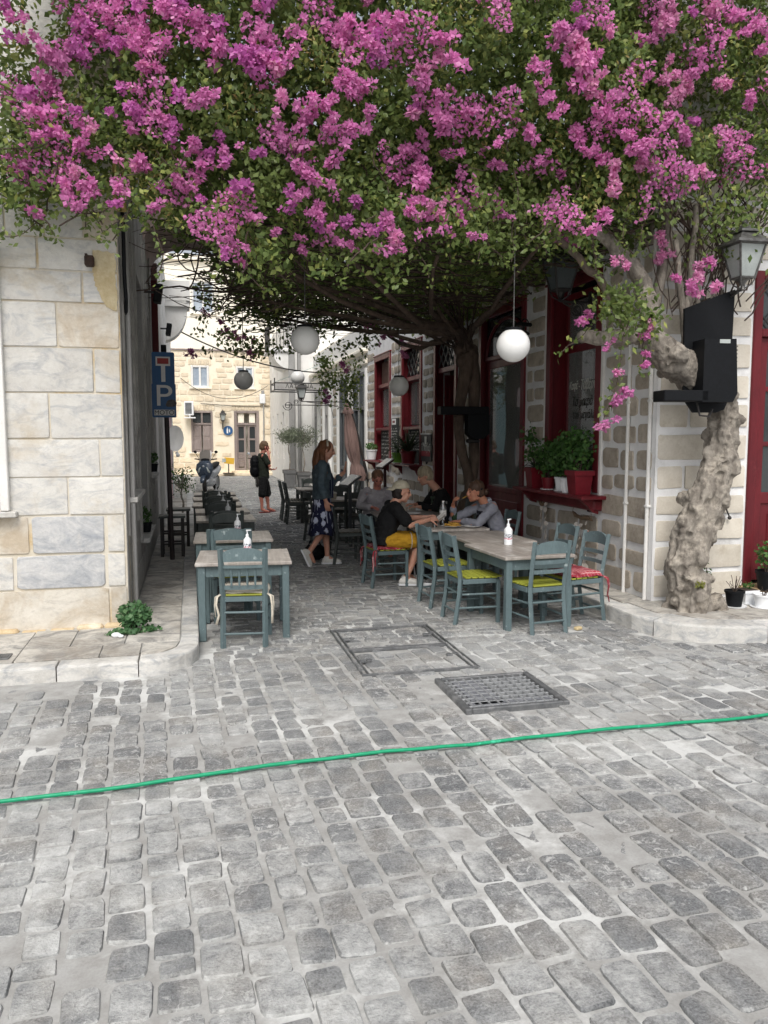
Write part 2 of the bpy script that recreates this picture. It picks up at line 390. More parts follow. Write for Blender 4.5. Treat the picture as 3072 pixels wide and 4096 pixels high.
def cobble_shape(w, d, rg, h=.05):
    """a worn sett: rounded uneven outline, soft shoulder, low crown """
    pts = []
    for cx, cy, a0 in ((.5, .5, 0), (-.5, .5, 90), (-.5, -.5, 180), (.5, -.5, 270)):
        r = rg.uniform(.08, .22); jx, jy = rg.uniform(-.04, .04), rg.uniform(-.04, .04); sx, sy = math.copysign(1, cx), math.copysign(1, cy)
        for k in range(3):
            q = rad(a0+45*k); pts.append(((cx-sx*r+r*math.cos(q)+jx)*w, (cy-sy*r+r*math.sin(q)+jy)*d))
    n = len(pts)
    tx, ty = rg.uniform(-.006, .006), rg.uniform(-.006, .006)
    vs = [(x, y, -h) for x, y in pts]
    vs += [(x*.99, y*.99, -.009+x*tx+y*ty) for x, y in pts]
    vs += [(x*.93, y*.93, rg.uniform(-.002, .002)+x*tx+y*ty) for x, y in pts]
    vs.append((0, 0, .004))
    fs = []
    for k in range(n):
        q = (k+1) % n
        fs += [(k, q, n+q, n+k), (n+k, n+q, 2*n+q, 2*n+k), (2*n+k, 2*n+q, 3*n)]
    return vs, fs

HOLES = [(1.68, 2.45, 4.68, 5.38)]                           # cast-iron grate
def kerb_l(x): return 6.10 if x < -.55 else 6.05+.5*max(0, (x+.55)/.58)**2.2
def free(x, y, m=.06):
    for a, b, c, d in HOLES:
        if a-m < x < b+m and c-m < y < d+m: return False
    if x < .08 and y > kerb_l(min(x, .03))-m-.02: return False     # left pavement
    if x < -.5 and y > 6.0: return False
    if y > 6.2 and x > 3.98-m-.03: return False                # right pavement
    if x > 3.9:
        lim = 6.25-.38*min(1, (x-3.9)/.5)**.6-.12*min(1, max(0, x-4.4)/.5)
        if y > lim-m: return False
    return True
rc = random.Random(11)
cob = []     # x, y, w, d, rot
# open street: rows running away from the viewer
x = -3.6; k = 0
while x < 7.2:
    w = rc.uniform(.135, .165); y = 1.5 + rc.uniform(0, .15); long_ = x > .9
    while y < 6.32:
        L = rc.uniform(.155, .215) if not long_ else rc.uniform(.19, .27)
        if rc.random() < .06: L *= .6
        yy = y+L/2; xx = x + w/2 - .055*(yy-4) + .03*math.sin(yy*1.1+x)+rc.uniform(-.006, .006)
        if free(xx, yy): cob.append((xx, yy, w-.008+rc.uniform(-.014, .006), L-.016+rc.uniform(-.014, .006), .055+rc.uniform(-.045, .045)))
        y += L
    x += w+.012; k += 1
# the lane: rows across it
y = 6.34
while y < 36.4:
    p = rc.uniform(.118, .145) if y < 16 else rc.uniform(.15, .2)
    x = .1+rc.uniform(0, .12)
    while x < 4.0:
        L = rc.uniform(.14, .24)
        if 1.9 < x < 2.06: L = .16
        xx, yy = x+L/2, y+p/2+.02*math.sin(x*1.7+y)
        if free(xx, yy, .05): cob.append((xx, yy, L-.022+rc.uniform(-.01, .006), p-.018+rc.uniform(-.008, .006), rc.uniform(-.04, .04)))
        x += L
    y += p
cob.sort(key=lambda c: (c[0]*.35)**2+c[1]**2 if c[1] > 2.15 and -.75*c[1]*.48 < c[0] < .77*c[1]+.1 else 1e6+c[1])
protos = []
for i in range(16):
    vs, fs = cobble_shape(1.0, 1.0, rc, .05)
    me = bpy.data.meshes.new('cobblestone'); me.from_pydata([(a*.145, b*.17, c) for a, b, c in vs], [], fs); me.shade_smooth(); me.set_sharp_from_angle(angle=rad(30)); me.transform(Matrix.Diagonal((1/.145, 1/.17, 1, 1))); me.materials.append(m_cobble); protos.append(me)
rest = M()
for i, (x, y, w, d, r) in enumerate(cob):
    z = under(x, y) + .006 + rc.uniform(-.005, .004)
    if rc.random() < .10: z -= .012
    if i < 298:
        o = bpy.data.objects.new('cobblestone', protos[i % 16]); C.objects.link(o); o.parent = street
        o.location = (x, y, z); o.scale = (w*rc.choice((1, 1.02)), d, 1); o.rotation_euler = (rc.uniform(-.012, .012), rc.uniform(-.012, .012), r)
    else:
        vs, fs = cobble_shape(w, d, rc, .03)
        rest.add(vs, fs, Matrix.Translation((x, y, z)) @ Matrix.Rotation(r, 4, 'Z'))
me = bpy.data.meshes.new('cobblestones'); me.from_pydata(rest.v, [], rest.f); me.shade_smooth(); me.set_sharp_from_angle(angle=rad(30))
tag(link('cobblestones', me, m_cobble, street), kind='stuff')

# ---- pavements: paving slabs on a bed, kerb blocks along the edge
def slab_obj(name, poly, z0, z1, m, parent, ch=.008):
    bm = bmesh.new(); vs = [bm.verts.new((x, y, z0)) for x, y in poly]; f = bm.faces.new(vs); bm.normal_update()
    if f.normal.z < 0: f.normal_flip()
    e = bmesh.ops.extrude_face_region(bm, geom=[f]); tv = [v for v in e['geom'] if isinstance(v, bmesh.types.BMVert)]
    for v in tv: v.co.z = z1
    top = [ed for ed in bm.edges if all(abs(v.co.z-z1) < 1e-6 for v in ed.verts)]
    bmesh.ops.recalc_face_normals(bm, faces=bm.faces[:])
    if ch: bmesh.ops.bevel(bm, geom=top, offset=ch, segments=2, affect='EDGES', profile=.6)
    me = bpy.data.meshes.new(name); bm.to_mesh(me); bm.free(); return link(name, me, m, parent)
H = .12
lp = M(); lp.prism([(-9, 6.3), (-.5, 6.3), (-.1, 6.55), (-.02, 6.9), (-.02, 36), (-9, 36)], -.02, H-.012, 'z')
lpave = lp.build('left_pavement', m_mortar); tag(lpave, kind='structure')
def arc(cx, cy, r0, a0, a1, n): return [(cx+r0*math.cos(a0+(a1-a0)*i/n), cy+r0*math.sin(a0+(a1-a0)*i/n)) for i in range(n+1)]
# front kerb blocks, then the rounded corner block, then along the lane
for a, b in ((-4.6, -3.2), (-3.19, -2.1), (-2.09, -1.0), (-.99, -.42)):
    slab_obj('kerb_block', [(a, 6.06+rr(-.01, .01)), (b, 6.06+rr(-.01, .01)), (b, 6.24), (a, 6.24)], -.05, H+rr(-.004, .004), m_kerb, lpave, .018)
c0 = (-.56, 6.66)
slab_obj('kerb_block', [(-.412, 6.055)]+arc(-.40, 6.48, .43, rad(-84), rad(-6), 7)+[(.035, 6.75), (-.11, 6.75)]+arc(-.40, 6.50, .27, rad(-4), rad(-86), 5)+[(-.412, 6.235)], -.05, H+.003, m_kerb, lpave, .018)
y = 6.757
while y < 30:
    L = rr(.9, 1.4); slab_obj('kerb_block', [(-.11, y), (.035, y), (.035, y+L-.008), (-.11, y+L-.008)], -.05, H+rr(-.003, .003), m_kerb, lpave, .014 if y < 14 else 0); y += L
# slabs on the front strip and the corner
for poly in ([(-3.4, 6.25), (-2.3, 6.25), (-2.3, 7.3), (-3.4, 7.3)], [(-2.29, 6.25), (-1.33, 6.25), (-1.33, 6.62), (-2.29, 6.62)], [(-2.29, 6.63), (-1.33, 6.63), (-1.33, 7.3), (-2.29, 7.3)],
             [(-1.32, 6.25), (-.72, 6.25), (-.72, 6.6), (-1.32, 6.6)], [(-1.32, 6.61), (-.98, 6.61), (-.98, 7.3), (-1.32, 7.3)], [(-.97, 6.61), (-.56, 6.61), (-.56, 7.3), (-.97, 7.3)],
             [(-.71, 6.25), (-.42, 6.25), (-.42, 6.6), (-.71, 6.6)], [(-.41, 6.25), (-.25, 6.29), (-.15, 6.42), (-.12, 6.6), (-.41, 6.6)], [(-.55, 6.61), (-.12, 6.61), (-.12, 7.3), (-.55, 7.3)]):
    slab_obj('paving_slab', poly, .06, H+rr(-.003, .003), m_slab, lpave, .006)
y = 7.31
while y < 29:
    L = rr(.5, .8); slab_obj('paving_slab', [(-.55, y), (-.12, y), (-.12, y+L-.012), (-.55, y+L-.012)], .06, H+rr(-.004, .004), m_slab, lpave, .006 if y < 12 else 0); y += L
# small grating in the left pavement
gr = thing('drain_cover', 'small dark metal cover sunk in the left marble pavement', 'drain cover', (-1.50, 6.40, H))
q = M(); q.box((0, 0, .004), (.26, .15, .012), ch=.003); q.build('cover_plate', m_castiron, gr)
q = M()
for i in range(12): q.box((-.11+.02*i, 0, .0115), (.006, .12, .004))
q.build('rib', m_castiron, gr)

# right pavement: taller, with a rounded corner
H2 = .15
rp = M(); rp.prism([(4.0, 6.95), (4.0, 36), (12, 36), (12, 5.92), (4.9, 5.95), (4.5, 6.06), (4.2, 6.3), (4.08, 6.6)], -.02, H2-.012, 'z')
rpave = rp.build('right_pavement', m_mortar); tag(rpave, kind='structure')
slab_obj('kerb_block', [(4.86, 5.74), (6.6, 5.70), (6.6, 5.98), (4.86, 6.02)], -.05, H2, m_kerb, rpave, .02)
slab_obj('kerb_block', [(6.61, 5.70), (8.2, 5.67), (8.2, 5.95), (6.61, 5.98)], -.05, H2, m_kerb, rpave, .02)
slab_obj('kerb_block', [(4.03, 6.20), (4.12, 6.06), (4.28, 5.92), (4.52, 5.81), (4.85, 5.74), (4.85, 6.02), (4.62, 6.08), (4.45, 6.17), (4.33, 6.27), (4.27, 6.36)], -.05, H2+.003, m_kerb, rpave, .02)
slab_obj('kerb_block', [(3.96, 6.9), (3.96, 6.45), (4.025, 6.21), (4.265, 6.37), (4.21, 6.55), (4.2, 6.9)], -.05, H2, m_kerb, rpave, .02)
y = 6.908
while y < 33:
    L = rr(.9, 1.4); slab_obj('kerb_block', [(3.96, y), (4.15, y), (4.15, y+L-.008), (3.96, y+L-.008)], -.05, H2+rr(-.003, .003), m_kerb, rpave, .014 if y < 12 else 0); y += L
for poly in ([(4.87, 6.04), (5.55, 6.0), (5.55, 6.42), (4.87, 6.42)], [(5.56, 6.0), (6.4, 5.99), (6.4, 6.42), (5.56, 6.42)], [(4.47, 6.19), (4.63, 6.1), (4.86, 6.04), (4.86, 6.42), (4.36, 6.42)],
             [(4.24, 6.43), (4.8, 6.43), (4.8, 6.95), (4.22, 6.95)], [(4.81, 6.43), (5.45, 6.43), (5.45, 6.95), (4.81, 6.95)], [(5.46, 6.43), (6.4, 6.43), (6.4, 6.95), (5.46, 6.95)], [(6.41, 5.98), (7.6, 5.97), (7.6, 6.95), (6.41, 6.95)]):
    slab_obj('paving_slab', poly, .08, H2+rr(-.003, .003), m_slab, rpave, .007)
y = 6.96
while y < 20:
    L = rr(.5, .8); slab_obj('paving_slab', [(4.16, y), (4.465, y), (4.465, y+L-.012), (4.16, y+L-.012)], .08, H2+rr(-.004, .004), m_slab, rpave, 0); y += L

# double access cover with cobbled infill: steel frame and four lifting keys
mh = thing('access_cover', 'rectangular double access cover framed in dark steel with cobbled infill', 'manhole cover', (1.68, 6.33, .010))
def strip(p, q_, w=.022):
    a, b = Vector(p), Vector(q_); d = (b-a); L = d.length; z = math.atan2(d.y, d.x); m_ = (a+b)/2
    s = M(); s.box((m_.x, m_.y, .004), (L, w, .022), rz=z, ch=.002); s.build('frame_bar', m_castiron, mh)
for dx in (0, .045):
    strip((-.46+dx, -.70, 0), (-.46+dx, .70, 0), .011); strip((.46-dx, -.70, 0), (.46-dx, .70, 0), .011)
strip((-.47, -.70, 0), (.47, -.70, 0), .016); strip((-.47, .70, 0), (.47, .70, 0), .016); strip((-.43, -.02, 0), (.43, -.02, 0), .01); strip((-.43, .02, 0), (.43, .02, 0), .01)
for x, y in ((-.37, .32), (.36, .34), (-.37, -.36), (.36, -.34)):
    s = M(); s.box((x-.02, y, .012), (.05, .035, .02), ch=.003)
    pts = [(x+.03+.022*math.cos(a), y+.022*math.sin(a), .022) for a in np.linspace(0, 2*PI, 12)]; s.tube(pts, .005, 5)
    s.build('lifting_key', m_castiron, mh)
# cast-iron street grate
m_barpale = pm('worn_iron_bar', S(156, 158, 160), S(128, 130, 132), 20, .5, .3, .003, 'world', .05, metal=.2)
gt = thing('street_grate', 'square cast iron drain grate with a grid of bars, set in the cobbles', 'drain grate', (2.065, 5.03, .012))
s = M()
for x, w, y, d in ((-.345, .045, 0, .69), (.345, .045, 0, .69), (0, .645, -.328, .034), (0, .645, .328, .034)): s.box((x, y, 0), (w, d, .05), ch=.006)
s.build('frame', m_castiron, gt)
s = M(); s.box((0, 0, -.03), (.66, .64, .01)); s.build('sump', pm('sump_silt', S(84, 84, 84), S(66, 66, 66), 12, .9), gt)
for i in range(10): s = M(); s.box((-.288+.064*i, 0, .002), (.016, .615, .03), ch=.003); s.build('bar', m_barpale, gt)
for j in range(8): s = M(); s.box((0, -.262+.075*j, .001), (.64, .016, .028), ch=.003); s.build('bar', m_barpale, gt)
s = M(); s.box((-.16, -.02, .0), (.2, .6, .024)); s.box((.0, -.2, .0), (.6, .07, .024)); s.build('silt', pm('grate_silt', S(84, 86, 92), S(120, 122, 126), 25, .9), gt)
# green garden hose lying across the street
hp = []
for i in range(60):
    x = -3.2+10*i/59; y = 4.10+.05*x*.9-.004*x*x+.02*math.sin(x*1.3)+.012*math.sin(x*3.1)+.012*noise.noise((x*1.7, 2, 2))
    hp.append((x, y, under(x, y)+.024+.010*noise.noise((x*3.5, 1, 1))))
s = M(); s.tube(hp, .0105, 10)
m_hose = pm('green_hose', S(28, 160, 116), S(22, 144, 102), 30, .45, .1, var=0, c3=S(70, 190, 150), s3=14, lo3=.6, hi3=.66)
tag(s.build('garden_hose', m_hose, smooth='all'), 'thin green hose lying right across the cobbled street', 'hose')
# ================================================================== BUILDINGS, LEFT OF THE LANE
def stone_proto(rg, nseg=3, chx=.06, rough=.05, rad_=(.06, .2)):
    """a dressed stone, unit size: x and z from -.5 to .5, its face at y = -1 and its back at y = 0"""
    pts = []
    for cx, cz, a0 in ((.5, .5, 0), (-.5, .5, 90), (-.5, -.5, 180), (.5, -.5, 270)):
        r = rg.uniform(*rad_)
        for k in range(nseg):
            a = rad(a0+90*k/(nseg-1)); sx = math.copysign(1, cx); sz = math.copysign(1, cz)
            pts.append((cx-sx*r+r*math.cos(a)+rg.uniform(-rough, rough)*.5, cz-sz*r+r*math.sin(a)+rg.uniform(-rough, rough)))
    n = len(pts); vs = [(x, 0, z) for x, z in pts]+[(x*.985, -.6, z*.985) for x, z in pts]+[(x*(1-chx), -1+rg.uniform(-.08, .08), z*(1-chx*1.5)) for x, z in pts]+[(0, -1.08, 0)]
    fs = []
    for k in range(n):
        q = (k+1) % n; fs += [(k, q, n+q, n+k), (n+k, n+q, 2*n+q, 2*n+k), (2*n+k, 2*n+q, 3*n)]
    m = M(); m.add(vs, fs); return m
rs = random.Random(5)
def stone_set(mat, k=10, **kw):
    out = []
    for i in range(k):
        me = stone_proto(rs, **kw).mesh('stone', 'all'); me.materials.append(mat); out.append(me)
    return out
def put_stone(protos, name, parent, T, u, v, w, h, t, label=None):
    """T maps (u along the wall, -out, v up) to the world"""
    o = bpy.data.objects.new(name, protos[rs.randrange(len(protos))]); C.objects.link(o); adopt(o, parent)
    m = T @ Matrix.Translation((u, 0, v)) @ Matrix.Diagonal((w, t, h, 1))
    o.matrix_basis = Matrix.Translation(-woff(parent)) @ m       # parents are unrotated
    return o
def wallT(origin, udir, out):
    u, o_ = Vector(udir), Vector(out)
    return Matrix.Translation(origin) @ Matrix((u, -o_, Vector((0, 0, 1)))).transposed().to_4x4()
def text(name, body, size, T, mat, parent, depth=.002, shear=0, align='CENTER', sx=1.0):
    cu = bpy.data.curves.new(name, 'FONT'); cu.body = body; cu.size = size; cu.extrude = depth; cu.shear = shear
    cu.align_x = align; cu.align_y = 'CENTER'; 
    tmp = bpy.data.objects.new(name, cu); C.objects.link(tmp); me = bpy.data.meshes.new_from_object(tmp.evaluated_get(bpy.context.evaluated_depsgraph_get())); bpy.data.objects.remove(tmp); me.materials.clear(); me.materials.append(mat)
    o = bpy.data.objects.new(name, me); C.objects.link(o); adopt(o, parent)
    o.matrix_basis = Matrix.Translation(-woff(parent)) @ T @ Matrix.Rotation(PI/2, 4, 'X') @ Matrix.Diagonal((sx, 1, 1, 1)); return o

LX = -.57
lb = thing('corner_house', 'tall corner house of weathered marble blocks on the left, grey plaster along the lane', 'house', (-4, 10, 0))
TF = wallT((0, 7.26, 0), (1, 0, 0), (0, -1, 0))               # front: u = x
TL = wallT((LX, 0, 0), (0, 1, 0), (1, 0, 0))                 # lane side: u = y
WIN_L = (-2.7, -1.50, 1.17, 3.36)
s = M()
for a, b, c, d in wallholes(-8, LX+.004, 0, 8.2, [WIN_L]): s.box(((a+b)/2, 7.262+.178, (c+d)/2), (b-a, .36, d-c))
s.build('wall', m_joint, lb, world=True)
HL = [(7.55, 8.70, 1.24, 4.05), (9.45, 10.85, .62, 3.75), (11.75, 12.6, 1.25, 3.6)]
s = M()
for a, b, c, d in wallholes(7.45, 14.3, 0, 8.2, HL): s.box((LX-.125, (a+b)/2, (c+d)/2), (.25, b-a, d-c))
s.box((LX-.02, 7.378, 4.1), (.06, .2, 8.2))                   # corner strip
s.build('lane_wall', m_greyplaster, lb, world=True)
s = M(); s.box((-4.3, 10.9, 8.1), (7.2, 6.6, .3)); s.box((-4.3, 14.2, 4), (7.2, .2, 8)); s.box((-4.6, 10.9, .02), (7.6, 6.6, .04)); s.build('roof', m_fwall, lb, world=True)
mb = stone_set(m_marble, 12, chx=.012, rough=.012, rad_=(.01, .05)); mbb = stone_set(m_marble_blue, 4, chx=.02, rough=.012, rad_=(.03, .08))
mst = stone_set(m_marble_stained, 6, chx=.012, rough=.01, rad_=(.02, .06))
xx = lambda px: -.57-(497-px)*.00193
courses = [(.10, .47, [-140, 422, 497], 0), (.47, .78, [-160, 22, 408, 497], 1), (.78, 1.12, [-120, 92, 412, 497], 1), (1.12, 1.45, [-20, 257, 497], 0), (1.45, 1.78, [-20, 397, 497], 0),
           (1.78, 2.17, [-20, 192, 497], 0), (2.17, 2.55, [-20, 383, 497], 0), (2.55, 2.93, [-20, 237, 497], 0), (2.93, 3.19, [-20, 347, 497], 0), (3.19, 3.46, [-160, 168, 497], 0),
           (3.46, 3.82, [-200, 40, 200, 358, 497], 0), (3.82, 4.2, [-240, -40, 260, 497], 0), (4.2, 4.55, [-200, 120, 400, 497], 0), (4.55, 4.95, [-240, 10, 300, 497], 0), (4.95, 5.35, [-200, 150, 497], 0), (5.35, 5.8, [-240, 40, 330, 497], 0), (5.8, 6.3, [-200, 200, 497], 0)]
for z0, z1, js, blue in courses:
    for i in range(len(js)-1):
        a, b = xx(js[i]), xx(js[i+1]); g = .010+rs.uniform(0, .008) if not blue else .03
        pr = mbb if blue and i > 0 and i < len(js)-2 else (mst if z0 < .3 or rs.random() < .12 else mb)
        put_stone(pr, 'stone_block', lb, TF, (a+b)/2, (z0+z1)/2, b-a-g, z1-z0-g*.8, .012+rs.uniform(-.003, .004))
for z0, z1, js, blue in courses:        # the rest of the front, left of the picture
    b = xx(js[0]) if not (z1 > 1.1 and z0 < 3.4) else -2.72
    while b > -7.8:
        a = b-rs.uniform(.6, 1.1)
        put_stone(mb if rs.random() < .85 else mst, 'stone_block', lb, TF, (a+b)/2, (z0+z1)/2, b-a-.014, z1-z0-.012, .012+rs.uniform(-.003, .004)); b = a
# broken ochre plaster by the corner
s = M(); px = [(348, 1074), (440, 1080), (442, 1180), (444, 1284), (425, 1285), (402, 1272), (383, 1250), (370, 1226), (352, 1196), (344, 1140)]
zz = lambda py: 1.8+(1745-py)*.00237-.02

out = []
for (a, b), (c, d) in zip(px, px[1:]+px[:1]):
    for k in range(7): t = k/7; out.append((a+(c-a)*t+rs.uniform(-4, 4)*(t > 0), b+(d-b)*t+rs.uniform(-4, 4)*(t > 0)))
s.prism([(xx(a+48), zz(b)) for a, b in out], 7.240, 7.26, 'y'); s.build('plaster_patch', m_patch, lb, world=True)
# lower rough footing
s = M()
for i in range(9): a = -2.6+.23*i; s.box((a+.1, 7.22, .09+rr(-.02, .02)), (.22, .09, .1+rr(-.03, .03)), ch=.02, rz=rr(-.05, .05))
s.build('footing', m_ochre_joint, lb, world=True)
s = M(); s.box((-.79, 7.21, 3.27), (.075, .09, .085), ch=.01); s.box((-.81, 7.17, 3.31), (.02, .05, .02)); s.build('iron_stub', m_rust, lb, world=True)
# white window frame at the edge of the picture
f = M(); x0, x1, z0, z1 = WIN_L
for c, d in ((((x0+x1)/2, 7.24, z1-.04), (x1-x0, .09, .08)), ((x1-.035, 7.24, (z0+z1)/2), (.07, .09, z1-z0)), ((x0+.035, 7.24, (z0+z1)/2), (.07, .09, z1-z0))): f.box(c, d, ch=.006)
wf = f.build('window_frame', m_white, lb, world=True)
s = M(); s.box(((x0+x1)/2, 7.235, z0-.03), (x1-x0+.12, .16, .05), ch=.008); s.build('sill', m_kerb, lb, world=True)
s = M(); s.box(((x0+x1)/2, 7.33, (z0+z1)/2), (x1-x0, .04, z1-z0)); s.build('shutter', pm('dark_brown_wood', S(72, 52, 50), None, 8, .6, .1), lb, world=True)
# lane-side openings with painted shutters, sills and stone courses below
for k, (a, b, c, d) in enumerate(HL):
    s = M(); s.box((LX-.085, (a+b)/2, (c+d)/2), (.03, b-a-.06, d-c-.03), ch=.004)
    s.box((LX-.066, (a+b)/2, (c+d)/2), (.012, .05, d-c-.12))
    s.build('shutter', m_greypaint, lb, world=True)
    s = M()
    for c_, d_ in (((LX-.04, a+.03, (c+d)/2), (.09, .06, d-c)), ((LX-.04, b-.03, (c+d)/2), (.09, .06, d-c)), ((LX-.04, (a+b)/2, d-.03), (.09, b-a-.12, .06))): s.box(c_, d_, ch=.006)
    s.build('window_frame', m_greypaint, lb, world=True)
    s = M(); s.box((LX+.02, (a+b)/2, c-.02), (.15, b-a+.12, .05), ch=.008); s.build('sill', m_kerb, lb, world=True)
for a in (7.5, 8.85, 9.3, 11.0, 11.6, 12.8):
    s = M(); s.box((LX+.012, a, 3.2 if a < 9 else 2.6), (.03, .12, 4.6 if a < 9 else 4.0), ch=.004); s.build('pilaster', m_greyplaster, lb, world=True)
mg = stone_set(m_greyplaster, 5, chx=.03, rough=.015)
for z0, z1 in ((.12, .42), (.43, .76), (.77, 1.08)):
    u = 7.62
    while u < 14:
        L = rr(.7, 1.15)
        if not (z1 > .6 and u+L > 9.2 and u < 11.0): put_stone(mg, 'stone_block', lb, TL, u+L/2, (z0+z1)/2, L-.012, z1-z0-.01, .015)
        u += L
s = M(); s.tube([(LX+.05, 7.55, .2), (LX+.05, 7.52, 1.0), (LX+.055, 7.53, 3.4), (LX+.05, 7.5, 5)], .022, 8); s.build('drain_pipe', m_greypaint, lb, world=True)
s = M(); s.tube([(LX+.04, 7.36, 4.0), (LX+.05, 7.33, 3.6), (LX+.045, 7.36, 3.2), (LX+.05, 7.42, 3.0), (LX+.04, 7.5, 2.9)], .017, 7); s.tube([(LX+.04, 7.5, 2.9), (LX+.06, 7.7, 2.72), (LX+.03, 7.75, 2.5)], .008, 6); s.build('cable', m_black, lb, world=True)
s = M(); s.box((LX+.035, 7.26, 3.93), (.10, .16, .42), ch=.012); s.box((LX+.035, 7.235, 3.93), (.03, .13, .42)); s.build('cable_box', pm('ochre_plastic', S(196, 172, 108), S(170, 146, 88), 9, .6, .1), lb, world=True)
for y, z in ((11.2, 3.72), (16.9, 3.98)):
    fl = thing('floodlight', 'small black floodlight '+('on the grey left wall above the blue parking sign' if y < 12 else 'on the white house beyond the archway'), 'floodlight', (LX, y, z), 0, 'floodlights along the left wall')
    s = M(); s.box((.09, 0, .0), (.18, .03, .03)); s.box((.01, 0, 0), (.02, .1, .1)); s.build('arm', m_iron, fl)
    s = M(); s.box((.20, 0, -.02), (.10, .22, .24), ch=.01, ry=.15); s.build('lamp_body', m_black, fl)
s = M(); s.box((LX+.06, 13.5, 3.7), (.1, .05, 1.2), ch=.006); s.build('shutter', m_red, lb, world=True)
s = M(); s.box((LX+.05, 13.9, 3.6), (.1, .06, 2.1), ch=.006); s.build('shutter', pm('faded_red', S(128, 96, 96), None, 5, .7, .1), lb, world=True)

# ---- the passage bridging the lane, its soffit with rounded haunches
br = thing('bridge_room', 'rose plastered room bridging the lane on a soffit with rounded corners', 'archway', (2, 12.5, 4.8))
prof = [(-.60, 4.38)]+[(-.57+.55-.55*math.cos(a), 4.38+.42*math.sin(a)) for a in np.linspace(0, PI/2, 9)][1:]+[(2.0, 4.81)]+[(4.5-.55+.55*math.cos(a), 4.38+.42*math.sin(a)) for a in np.linspace(PI/2, 0, 9)]+[(4.6, 4.38), (4.6, 5.6), (-.60, 5.6)]
s = M(); s.prism(prof, 11.5, 13.5, 'y'); s.build('vault', pm('rose_plaster', S(182, 160, 156), S(166, 146, 142), 2.5, .9, .3, .006, 'world', .03), br, world=True)
s = M(); s.box((2, 11.48, 5.1), (5.1, .05, .12), ch=.01); s.box((2, 13.52, 5.1), (5.1, .05, .12), ch=.01); s.build('cornice', m_greyplaster, br, world=True)
# white house beyond with pale blue door, balcony on corbels
wh = thing('white_house', 'white rendered house beyond the archway on the left with pale blue door', 'house', (-4, 22, 0))
s = M(); s.box((-4.2, 22, 3.2), (7.2, 15.3, 6.4)); s.build('wall', m_white, wh, world=True)
s = M(); s.box((-.56, 23.2, 1.9), (.14, 1.5, 3.9), ch=.01); s.build('door', pm('pale_blue_wood', S(158, 200, 208), S(140, 186, 196), 6, .55, .1), wh, world=True)
s = M(); s.box((-.55, 22.2, 1.8), (.16, .14, 3.7), ch=.01); s.build('door_frame', pm('rose_frame', S(206, 184, 186), None, 5, .7, .1), wh, world=True)
s = M()
for y in (15.4, 17.2, 19.0): s.tube([(-.53, y, .1), (-.53, y, 6.5)], .04, 8)
s.build('drain_pipe', m_white, wh, world=True)
s = M(); s.prism([(19.6, 5.0), (19.6, 4.86), (20.4, 4.86), (20.4, 5.0)], -.6, .06, 'x'); s.box((.03, 20, 5.22), (.09, .9, .46)); s.box((-.27, 19.62, 5.22), (.6, .06, .46)); bal = s.build('balcony', m_white, wh, world=True)
s = M(); s.prism([(-.6, 4.05)]+[(-.6+.6*math.sin(a), 4.06+.8*(1-math.cos(a))) for a in np.linspace(.1, PI/2, 8)]+[(-.6, 4.86)], 19.7, 20.3, 'y'); s.build('corbel', m_white, wh, world=True)
s = M(); s.prism([(-.62, 5.5), (.1, 5.5), (-.1, 5.85), (-.62, 6.1)], 23, 23.2, 'y'); s.build('dormer', pm('terracotta', S(150, 92, 72), S(130, 76, 60), 5, .8, .2), wh, world=True)
dish = thing('satellite_dish', 'pale satellite dish on the white house, just right of the blue sign post', 'satellite dish', (-.36, 20.5, 1.72))
s = M(); s.lathe([(.01, 0), (.18, .02), (.32, .07), (.41, .13), (.415, .135), (.32, .08), (.01, .012)], n=24, T=Matrix.Rotation(rad(78), 4, 'X') @ Matrix.Diagonal((.5, .8, 1, 1))); s.build('reflector', m_white, dish, smooth=True)
s = M(); s.tube([(0, 0, -.35), (.05, -.35, -.3), (.06, -.45, -.38)], .014, 6); s.ball((.06, -.46, -.38), .05); s.tube([(0, .06, 0), (-.25, .1, 0)], .02, 6); s.build('feed_arm', m_whiteplastic, dish)
# ================================================================== THE TAVERNA, RIGHT OF THE LANE
RX, RY = 4.47, 6.95
tv = thing('taverna', 'stone taverna with whitewashed joints and oxblood red doors and windows on the corner', 'taverna', (7, 13, 0))
TS = wallT((RX, 0, 0), (0, 1, 0), (-1, 0, 0))                # lane side: u = y
TR = wallT((0, RY, 0), (1, 0, 0), (0, -1, 0))                # street side: u = x
OPEN = {'big': (8.03, 9.42, 1.16, 3.68), 'glass': (10.10, 11.87, .15, 3.70), 'open': (12.93, 14.25, .15, 3.70), 'w3': (15.05, 16.62, 1.23, 3.72), 'w4': (17.55, 19.15, 1.22, 3.72)}
s = M()
for a, b, c, d in wallholes(RY+.004, 20, 0, 7, list(OPEN.values())+[(9.0, 20, 5.0, 7)]): s.box((RX+.15, (a+b)/2, (c+d)/2), (.3, b-a, d-c))
s.build('lane_wall', m_pointing, tv, world=True)
FD = (5.53, 7.05, .15, 3.45)
s = M()
for a, b, c, d in wallholes(RX+.301, 11, 0, 7, [FD]): s.box(((a+b)/2, RY+.154, (c+d)/2), (b-a, .3, d-c))
s.box((RX+.15, RY+.0, 3.5), (.302, .01, 7))
s.build('street_wall', m_pointing, tv, world=True)
s = M(); s.box((7.8, 14.5, 4.95), (6.0, 10.8, .2)); s.box((7.8, 8.0, 6.9), (6.3, 2, .2)); s.box((7.8, 8.9, 6), (6.3, .2, 2)); s.box((7.8, 13.5, .1), (6.3, 12.6, .05)); s.box((7.8, 19.8, 2.6), (6.2, .2, 5)); s.box((10.8, 13.5, 2.6), (.2, 12.4, 5)); s.build('roof', m_fwall, tv, world=True)
